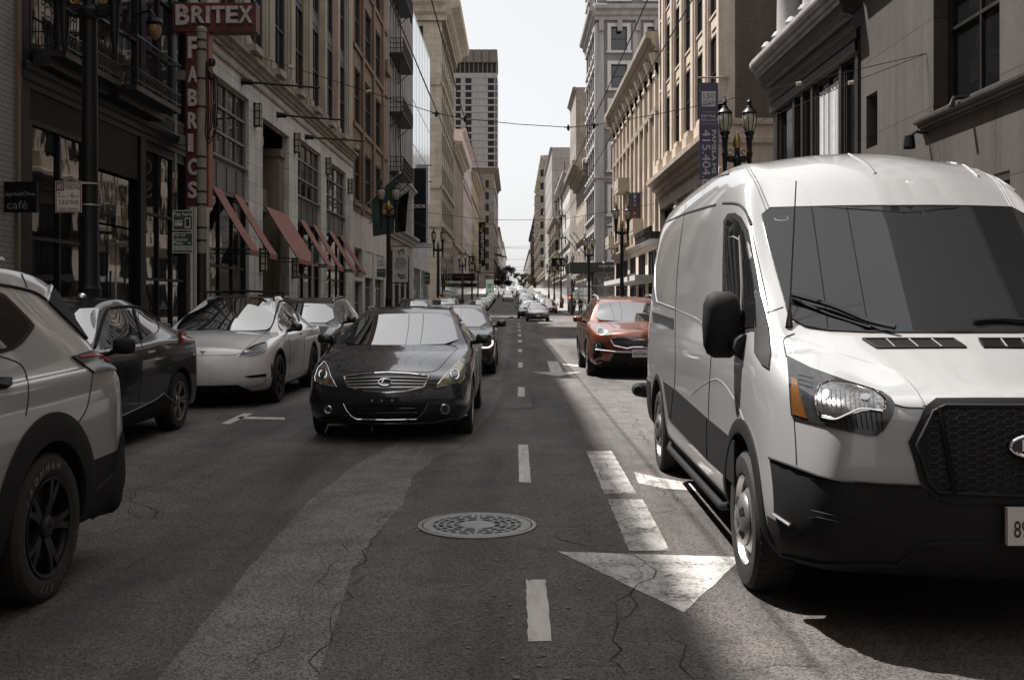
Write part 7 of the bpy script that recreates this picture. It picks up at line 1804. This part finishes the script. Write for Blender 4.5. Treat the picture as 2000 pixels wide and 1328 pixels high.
for d in (.3,2.6,5.2,8.0):
    for i in range(5): a=xa+.2+(xb-xa-.4)*i/4; mb.tube([M(a,g0,d),M(a,za,d)],.035,5)
    for z in (g0+1.1,g0+2.1,g0+3.1): mb.tube([M(xa+.2,z,d),M(xb-.2,z,d)],.028,5)
for i in range(4): a=xa+.2+(xb-xa-.4)*i/4; b_=xa+.2+(xb-xa-.4)*(i+1)/4; mb.tube([M(a,za-.1,.28),M(b_,g0+2.0,.28)],.028,5)
for z in (g0+1.1,g0+2.1,g0+3.1): mb.tube([M(xa+.2,z,.3),M(xa+.2,z,8)],.028,5)
mb.build('scaffold_tube',M_['steel'],t)
mb=MB()
for k in range(7): mb.mbox(M,xa+.05,xa+.11,g0+2.1+.0*k,za-.1,.4+1.1*k,1.0+1.1*k)
mb.build('netting_panel',M_['white_trim'],t)
Yk=168; x0,x1=at(1077,0,Yk).x,at(1103,0,Yk).x; z0,z1=at(0,521,Yk).z,at(0,504,Yk).z
t,M=board('hanging_sign','wide black sign with a white monogram over the right pavement',x0,x1,z0,z1,Yk,M_['dark_panel'],[('Oh',.38,.62,.42,.75,M_['letter_white'])],None,None,.25)
mb=MB(); mb.mbox(M,x1+.001,9.05,z1-.3,z1-.2,.05,.2); mb.build('bracket',M_['black_metal'],t)
board('street_sign','pale street sign fixed to the lamp behind the red car',at(1225,0,61.7).x,at(1239,0,61.7).x,at(0,549,61.7).z,at(0,535,61.7).z,61.7,M_['white_sign'],[('NO STOPPING',.1,.9,.6,.8,red_ink),('7AM-9AM',.15,.85,.2,.42,red_ink)],None,None)
board('street_sign','dark green street sign in front of the scaffold tubes',at(1181,0,88).x,at(1192,0,88).x,at(0,561,88).z,at(0,542,88).z,88,M_['green_sign'],[('Pay here',.1,.9,.6,.8,wi)],None,wi,bw=.05)
mb=MB(); xx_=at(1179.5,0,88.05).x; mb.tube([(xx_,88.05,SW),(xx_,88.05,at(0,516,88).z)],.035,6); mb.lathe([(.12,0),(.16,.12),(.10,.22),(.001,.25)],(xx_,88.05,at(0,516,88).z),8); tag(mb.build('sign_post',M_['steel']),'steel post with a pale cap in front of the scaffold','sign post')
t=thing('canopy','pale flat canopy over the right pavement left of the red car','canopy',(8,73,4)); y=73; a=at(1178,568,78); b_=at(1216,552,58); mb=MB(); mb.add([(6.9,79,2.75),(6.9,58,2.75),(9,58,2.75),(9,79,2.75),(6.9,79,3.05),(6.9,58,3.05),(9,58,3.05),(9,79,3.05)],MB.BF); mb.build('roof',M_['white_trim'],t)
for i,px in enumerate((1108,1116,1124)):
    base=on_x(px+6,500-3*i,FX) if False else at(px+24,498-4*i,126-2*i); tip=at(px-4,462-4*i,128-2*i); mb=MB(); mb.tube([base,tip],.05,6); tag(mb.build('flagpole',M_['black_metal']),'bare slanting flagpole, one of three on the cream building at right','flagpole','bare flagpoles on the right'
)
for o_ in [o for o in COL.objects if o.name.startswith('flagpole') and o.parent is None]: o_['label']='bare black flagpole slanting out of the cream building past the scaffold'
# ---------------------------------------------------------------- overhead wires
WM=plain('overhead_wire_metal',(.015,.015,.015),.5,.5,.1,3); WG='trolley wires and span wires over the street'
def wire(label,pts,r=.010,sag=0,cat='overhead wire'):
    out=[]
    for a,b_ in zip(pts[:-1],pts[1:]):
        a=Vector(a);b_=Vector(b_); n=8
        for k in range(n):
            t=k/n; out.append(a.lerp(b_,t)+Vector((0,0,-sag*4*t*(1-t))))
    out.append(Vector(pts[-1])); mb=MB(); mb.smooth=True; mb.tube(out,r,5); o=mb.build('overhead_wire',WM); return tag(o,label,cat,WG)
span_y=[23.4,55,84,106,135,168,205,250]
for X,lab in ((-1.75,'leftmost of the four trolley wires running along the street'),(-1.17,'second trolley wire from the left running along the street'),(1.87,'third trolley wire from the left running along the street'),(2.5,'rightmost of the four trolley wires running along the street')):
    ys=[-30,-3]+span_y+[300]; wire(lab,[(X,y,5.8+ground_h(max(y,0))) for y in ys],.0105,.06)
p1=on_x(420,85,-FX); p2=on_x(1810,105,FX)
mids=[at(852,222,23.4),at(908,232,23.4),at(1110,249,23.4),at(1160,245,23.4)]
wire('nearest span wire crossing the street from the stone building to the brown slabs',[p1,at(570,132,27),at(720,180,25),mids[0],mids[1],at(1010,243,23.4),mids[2],mids[3],at(1280,224,23),at(1400,200,22.9),at(1560,163,22.6),p2],.009)
mb=MB(); mb.smooth=True
wire('lower branch wire from the brown slab building towards the alley',[p2,at(1660,163,23),at(1490,235,28),at(1440,265,33)],.008)
tn=thing('wire_insulator','white insulator on the nearest span wire by the tan columns','insulator',tuple(at(570,132,27))); mb=MB(); mb.tube([at(565,131,27.1),at(575,134,26.9)],.05,8); mb.build('body',M_['led'],tn)
for (px,py,Y_) in ((720,179,25),(1560,164,22.6),(1662,162,23)):
    tn=thing('wire_insulator',{720:'white insulator on the nearest span wire by the orange tan building',1560:'tan insulator on the span wire in front of the bronze cornice',1662:'tan insulator on the branch wire near the brown slabs'}[px],'insulator',tuple(at(px,py,Y_))); mb=MB(); mb.tube([at(px-5,py+1,Y_),at(px+5,py-1,Y_)],.045,8); mb.build('body',M_['lamp_glass'],tn)
for k,p in enumerate(mids):
    mb=MB(); mb.smooth=True; mb.lathe([(.001,-.09),(.03,-.06),(.035,0),(.025,.04),(.001,.07)],p,8); mb.tube([p+Vector((-.10,0,0)),p+Vector((.10,0,0))],.015,6); tag(mb.build('wire_clamp',WM),['leftmost','second','third','rightmost'][k]+' dark clamp where the nearest span wire meets a trolley wire','wire clamp',WG)
for i,y in enumerate(span_y[1:]):
    g_=ground_h(y); wire(['second span wire crossing the street by the fire escapes','span wire crossing just before the junction','span wire crossing over the middle of the junction','span wire crossing beyond the scaffold corner','span wire crossing between the mid-street rows','faint span wire crossing far up the street','farthest faint span wire crossing up the street'][i],[(-9,y+1,7.0+g_),(-1.75,y,5.95+g_),(2.5,y,5.95+g_),(9,y-1,7.0+g_)],.012,.05)
wire('left curved turning wire bending towards the side street',[(-1.75,70,5.8),(-2.3,84,5.85),(-4.5,96,5.9),(-9,103,5.95),(-16,106,6.0)],.012); wire('right curved turning wire bending towards the side street',[(2.5,70,5.8),(3.4,86,5.85),(6,97,5.9),(12,104,6.0),(20,106,6.0)],.012)
wire('diagonal pull wire from the left lamp side to the right wall',[(-9,66,7.5),(-1.5,88,6.2),(9,118,8.5)],.011,.1)
tsw=thing('wire_switch','dark trolley switch frame hanging on the wires over the junction','wire switch',(-1.5,98,5.9)); mb=MB(); 
for q in (0,.35): mb.bar((-1.9+q,95,5.9),(-1.0+q*.6,101,5.92),.08,.10)
mb.bar((-1.9,96,5.95),(-1.2,96,5.95),.1,.1); mb.build('body',WM,tsw)
# ---------------------------------------------------------------- traffic further up the street
PAINT={k:car_paint(k+'_distant_car_paint',c,m_,.3) for k,c,m_ in (('black',(.012,.012,.013),.1),('white',(.50,.50,.49),0),('silver',(.30,.30,.30),.5),('grey',(.085,.088,.09),.4),('red',(.20,.03,.02),.2),('blue',(.03,.045,.08),.3))}
PR={'sedan':SEDAN,'suv':SUV,'minivan':MINIV}
_proto={}
GR='cars queued and parked up the street'
def car_at(kind,col,x,y,label,rz=0.0):
    key=(kind,col); gz=ground_h(y+1.5)
    if key not in _proto:
        c=gen_car(kind if kind!='suv' else 'suv',label,'car',(x,y,0),0,dict(PR[kind]),PAINT[col],GR,lvl=2,zground=gz,detail=1)
        gen_glass(c); gen_face(c,M_['headlamp'],pl='6JKL'+str(120+len(_proto)*37)); gen_mirrors(c,PAINT[col]); _proto[key]=c
        if kind!='sedan':
            for s in (-1,1): line(c,'top',[(s*.58,2.1),(s*.60,3.0),(s*.58,3.7)],.02,.05,M_['steel'],'roof_rail')
        r=c.root
    else:
        r=copy_tree(_proto[key].root); r.location=(x,y,gz); r['label']=label
    s=(ground_h(y+4)-ground_h(y))/4; r.rotation_euler=(math.atan(s),0,rz)
    return r
# car directly behind the dark sedan (own build: lamp strips lit)
c=gen_car('sedan','dark sedan directly behind the blue sedan, one lit lamp showing','car',(-1.30,20.7,0),0,dict(SEDAN,W=1.83,L=4.85),PAINT['black'],None,lvl=3)
gen_glass(c); gen_face(c,M_['lamp_dark'],pl='7TRE901'); gen_mirrors(c,PAINT['black'])
line(c,'front',[(.52,.60),(.72,.575),(.83,.62),(.84,.70)],.016,.012,emit('lit_running_lamp',(1,.97,.92),.7),'light_strip',mirror=True,curve=True)
for s in (-1,1): line(c,'right' if s>0 else 'left',[[(1.5,1.0),(1.6,.6),(1.6,.33)],[(2.75,1.0),(2.7,.6)]],.004,.001,SEAM,'door_seam',curve=True); patch(c,'front',circ(s*.70,.36,.05),.012,M_['lamp_chrome'],'fog_lamp',n=4)
c=gen_car('suv','black sport utility car parked behind the white crossover, left','car',(-4.57,20.5,0),0,dict(SUV,W=1.86,L=4.6,H=1.60,zr=1.49,zrr=1.52,zc=1.04,zh=.86),PAINT['black'],None,lvl=3)
gen_glass(c); gen_face(c,M_['lamp_dark'],pl='8FGH332'); gen_mirrors(c,PAINT['black'])
for s in (-1,1): mb=MB(); mb.smooth=True; mb.tube([c.M@Vector(p) for p in ((s*.60,1.9,1.50),(s*.60,2.0,1.57),(s*.62,2.8,1.62),(s*.60,3.6,1.57))],.022,6); mb.build('roof_rail',M_['steel'],c.root)
car_at('sedan','grey',1.80,78.4,'dark grey sedan leading the queue out of the junction')
for k,(kind,col,x,y,lab) in enumerate((
 ('suv','black',-4.7,46,'black sport utility car parked left, its roof just over the blue sedan'),('minivan','grey',-4.7,66,'grey minivan parked left past the fire escapes'),
 ('sedan','black',1.15,92,'black sedan second in the queue, left of the grey leader'),('suv','silver',1.6,101,'silver sport utility car third in the queue in the junction'),('sedan','white',1.7,112,'white sedan fourth in the queue behind the junction'),('minivan','black',1.5,123,'black minivan fifth in the queue up the slope'),('suv','white',1.75,134,'white sport utility car sixth in the queue up the slope'),
 ('sedan','silver',1.7,146,'silver sedan seventh in the queue up the slope'),('sedan','grey',1.6,159,'grey sedan eighth in the queue up the slope'),('minivan','white',1.7,173,'white minivan ninth in the queue up the slope'),('suv','grey',1.6,188,'grey sport utility car tenth in the queue'),('sedan','white',1.8,204,'white sedan eleventh in the queue'),('suv','black',1.6,224,'black sport utility car near the end of the queue'),('sedan','silver',1.7,248,'silver sedan last but one in the queue'),('suv','white',1.6,275,'white sport utility car ending the queue near the hilltop'),
 ('minivan','white',-1.3,196,'white minivan in the left lane far up the hill'),('sedan','black',-1.4,222,'black sedan in the left lane far up the hill'),('suv','silver',-1.2,262,'silver sport utility car highest in the left lane'),
 ('sedan','red',4.35,124,'red sedan parked first on the right past the scaffold'),('suv','white',4.6,132,'white sport utility car parked right behind the red sedan'),('sedan','silver',4.6,139.5,'silver sedan parked right, third past the scaffold'),('suv','grey',4.6,147,'grey sport utility car parked right, fourth past the scaffold'),('sedan','white',4.6,155,'white sedan parked right, fifth past the scaffold'),('minivan','black',4.6,163,'black minivan parked on the right slope'),('sedan','grey',4.6,172,'grey sedan parked on the right slope'),('suv','silver',4.6,181,'silver sport utility car parked on the right slope'),('sedan','white',4.6,191,'white sedan parked high on the right slope'),('suv','black',4.6,202,'black sport utility car parked highest on the right'),
 ('suv','silver',-4.6,121,'silver sport utility car parked first on the left past the junction'),('sedan','white',-4.6,128.5,'white sedan parked left, second past the junction'),('suv','grey',-4.6,136,'grey sport utility car parked left, third past the junction'),('minivan','white',-4.6,144,'white minivan parked left, fourth past the junction'),('sedan','black',-4.6,152,'black sedan parked left, fifth past the junction'),('suv','white',-4.6,160,'white sport utility car parked on the left slope'),('sedan','silver',-4.6,169,'silver sedan parked on the left slope'),('suv','black',-4.6,178,'black sport utility car parked on the left slope'),('minivan','grey',-4.6,188,'grey minivan parked high on the left slope'),('sedan','white',-4.6,199,'white sedan parked highest on the left slope'))):
    car_at(kind,col,x,y,lab)
# ---------------------------------------------------------------- trees at the hilltop
def tree(label,x,y,h,r,leafc,seed,trunk=.35):
    rd=random.Random(seed); gz=ground_h(y); t=thing('street_tree',label,'tree',(x,y,gz)); B=Vector((x,y,gz))
    mb=MB(); mb.smooth=True; mb.tube([B,B+Vector((.1,0,h*.3)),B+Vector((-.1,.1,h*.62))],[trunk,trunk*.75,trunk*.4],7)
    ends=[]
    for k in range(7):
        a=rd.uniform(0,6.28); e=B+Vector((math.cos(a)*r*.6,math.sin(a)*r*.6,h*rd.uniform(.6,.92))); mb.tube([B+Vector((0,0,h*.38)),(B+Vector((0,0,h*.45))).lerp(e,.5),e],[trunk*.45,trunk*.3,.05],5); ends.append(e)
    mb.build('trunk',plain('bark',(.07,.055,.045),.9,0,.3,4),t)
    mb=MB(); cl=[]
    for k in range(46):
        a=rd.uniform(0,6.28); q=math.sqrt(rd.random()); z=rd.uniform(-1,1); rr=math.sqrt(max(0,1-z*z)); cl.append((B+Vector((math.cos(a)*r*q*rr*rd.uniform(.75,1.1),math.sin(a)*r*q*rr,h*.68+z*h*.32)),rd.uniform(.16,.30)*r))
    for c_,s in cl:
        for k in range(95):
            d=Vector((rd.gauss(0,1),rd.gauss(0,1),rd.gauss(0,.8))).normalized()*s*rd.uniform(.45,1.0); n=Vector((rd.gauss(0,1),rd.gauss(0,1),rd.gauss(0,1)+.6)).normalized(); u=n.orthogonal().normalized()*rd.uniform(.10,.22)*r/4; v=n.cross(u).normalized()*rd.uniform(.10,.18)*r/4
            p=c_+d; mb.quad(p-u-v*.3,p-v,p+u+v*.3,p+v)
    m,nt,b=_mat('leaf_clumps'); co_=objco(nt); nt.links.new(ramp(nt,noise(nt,.9,4,.6,co_),[(.3,tuple(q*.55 for q in leafc)),(.7,leafc)]),b.inputs['Base Color']); b.inputs['Roughness'].default_value=.7
    mb.build('crown',m,t)
tree('dark dense tree at the hilltop against the last left buildings',-3.2,560,15,6.0,(.05,.06,.045),1)
tree('dark lower tree beside the dense one at the hilltop',-8.5,520,13,5.0,(.05,.06,.045),2)
tree('yellowish green tree right of the vanishing point at the hilltop',4.2,470,8.5,3.4,(.26,.25,.08),3)
tree('second yellowish green tree right of the first at the hilltop',8.6,455,8.0,3.2,(.22,.22,.075),4)
# ---------------------------------------------------------------- people
SKIN=plain('skin',(.32,.19,.13),.6); HAIR=plain('dark_hair',(.02,.015,.012),.7)
CLOTH={k:plain(k+'_clothing',c,.85,0,.15,9) for k,c in (('black',(.014,.014,.015)),('grey',(.13,.13,.135)),('brown',(.09,.06,.045)),('blue',(.05,.07,.11)),('white',(.45,.44,.43)),('olive',(.075,.07,.05)),('red',(.2,.04,.03)))}
def skin_mesh(name,J,E,mat,parent,lvl=1):
    """J: {joint:(point,radius)}, E: edges"""
    ks=list(J); me=bpy.data.meshes.new(name); me.from_pydata([tuple(J[k][0]) for k in ks],[(ks.index(a),ks.index(b)) for a,b in E],[])
    o=bpy.data.objects.new(name,me); COL.objects.link(o); md=o.modifiers.new('s','SKIN'); md.use_smooth_shade=True
    for i,k in enumerate(ks):
        r=J[k][1]; me.skin_vertices[0].data[i].radius=(r,r) if not isinstance(r,tuple) else r
    me.skin_vertices[0].data[0].use_root=True
    sd=o.modifiers.new('d','SUBSURF'); sd.levels=lvl; sd.render_levels=lvl
    dg=bpy.context.evaluated_depsgraph_get(); dg.update(); m2=bpy.data.meshes.new_from_object(o.evaluated_get(dg)); bpy.data.objects.remove(o); bpy.data.meshes.remove(me)
    m2.materials.clear(); m2.materials.append(mat); m2.polygons.foreach_set('use_smooth',[True]*len(m2.polygons))
    o2=bpy.data.objects.new(name,m2); COL.objects.link(o2); o2.parent=parent; return o2
def person(label,x,y,h,rz,top,bot,stride=.25,hair=True,hood=False,carry=None):
    t=thing('person',label,'person',(x,y,ground_h(y)+SW),rz,'people walking on the pavements'); k=h/1.72; V_=lambda a,b,c:Vector((a*k,b*k,c*k)); s=stride
    J={'pelvis':(V_(0,0,.93),.13*k),'belly':(V_(0,-.01,1.08),.12*k),'chest':(V_(0,0,1.28),.145*k),'neck':(V_(0,-.01,1.46),.055*k),'chin':(V_(0,-.03,1.55),.075*k),'head':(V_(0,-.02,1.63),.092*k),'crown':(V_(0,-.01,1.69),.06*k),'nose':(V_(0,-.115,1.60),.014*k)}
    E=[('pelvis','belly'),('belly','chest'),('chest','neck'),('neck','chin'),('chin','head'),('head','crown'),('head','nose')]
    for q,sg in (('l',1),('r',-1)):
        f=s*sg
        J.update({'hip'+q:(V_(.09*sg,0,.88),.09*k),'knee'+q:(V_(.10*sg,-f*.55-.03,.49),.058*k),'ank'+q:(V_(.10*sg,-f+.03,.09),.040*k),'toe'+q:(V_(.11*sg,-f-.14,.035),.035*k),
                  'sho'+q:(V_(.17*sg,0,1.40),.06*k),'elb'+q:(V_(.235*sg,f*.35+.02,1.13),.042*k),'wri'+q:(V_(.22*sg,f*.6-.10,.92),.03*k),'han'+q:(V_(.215*sg,f*.65-.13,.84),.036*k),'fin'+q:(V_(.205*sg,f*.65-.16,.765),.016*k),'thu'+q:(V_(.19*sg,f*.65-.18,.82),.013*k)})
        E+=[('pelvis','hip'+q),('hip'+q,'knee'+q),('knee'+q,'ank'+q),('ank'+q,'toe'+q),('chest','sho'+q),('sho'+q,'elb'+q),('elb'+q,'wri'+q),('wri'+q,'han'+q),('han'+q,'fin'+q),('han'+q,'thu'+q)]
    skin_mesh('body',J,E,SKIN,t)
    pick=lambda ks,d:({q:(J[q][0],J[q][1]+d*k) for q in ks})
    ja=['belly','chest','pelvis']+[a+q for q in 'lr' for a in ('sho','elb','wri')]
    Jj=pick(ja,.022); Jj['neck']=(V_(0,-.005,1.44),.07*k)
    skin_mesh('jacket',Jj,[('belly','chest'),('belly','pelvis'),('chest','neck')]+[e for q in 'lr' for e in (('chest','sho'+q),('sho'+q,'elb'+q),('elb'+q,'wri'+q))],CLOTH[top],t)
    tr=['pelvis']+[a+q for q in 'lr' for a in ('hip','knee','ank')]
    skin_mesh('trousers',pick(tr,.018),[e for q in 'lr' for e in (('pelvis','hip'+q),('hip'+q,'knee'+q),('knee'+q,'ank'+q))],CLOTH[bot],t)
    for q in 'lr': skin_mesh('shoe',{'a':(J['ank'+q][0]-V_(0,-.03,.035),.05*k),'b':(J['toe'+q][0],.045*k)},[('a','b')],CLOTH['black'],t)
    if hair or hood: skin_mesh('hood' if hood else 'hair',{'a':(V_(0,.03,1.56),.09*k),'b':(V_(0,.02,1.66),.098*k),'c':(V_(0,-.03,1.715),.06*k)},[('a','b'),('b','c')],CLOTH[top] if hood else HAIR,t)
    return t
person('person in a grey hooded top standing by the kerb at the red car mirror',7.0,62.0,1.70,R(60),'grey','olive',.05,hood=True)
person('person in an olive jacket stooping side-on beside the grey hooded one',6.6,58.0,1.62,R(80),'olive','black',.12)
person('small child in black trousers and pale top walking on the right corner',6.75,83,1.15,R(200),'white','black',.22)
person('person in a black coat walking on the right pavement by the wall',7.6,86,1.74,R(180),'black','black',.25)
person('person in a dark coat standing under the scaffold edge',7.3,100.0 if False else 113.5,1.78,R(10),'black','blue',.15)
person('person in brown clothes beside the signal at the right corner',6.45,111.6,1.72,R(-30),'brown','black',.2)
person('person in a blue jacket at the right kerb past the scaffold',6.5,118,1.75,R(0),'blue','black',.25)
person('person in a white top farther up the right pavement',7.2,126,1.7,R(180),'white','blue',.25)
person('person in black walking up the right pavement past the lamps',7.8,134,1.75,R(180),'black','grey',.3)
person('person in a red jacket far up the right pavement',7.0,150,1.7,R(0),'red','black',.3)
person('person in grey crossing the side street on the left',-7.2,112,1.75,R(90),'grey','black',.3)
person('person in a white shirt on the left pavement past the junction',-6.9,121,1.72,R(180),'white','black',.25)
person('person in dark blue on the left pavement by the black canopy',-7.4,139,1.76,R(0),'blue','black',.28)
for k,(x,y,c1) in enumerate(((-3.2,205,'black'),(-2.2,206,'brown'),(-.6,207,'black'),(.4,206,'olive'))):
    person(['black clad person leading the far pedestrian crossing','brown clad person in the far pedestrian crossing','black clad person behind the brown one in the far crossing','olive clad person ending the far pedestrian crossing'][k],x,y,1.74,R(90),c1,'black',.3)
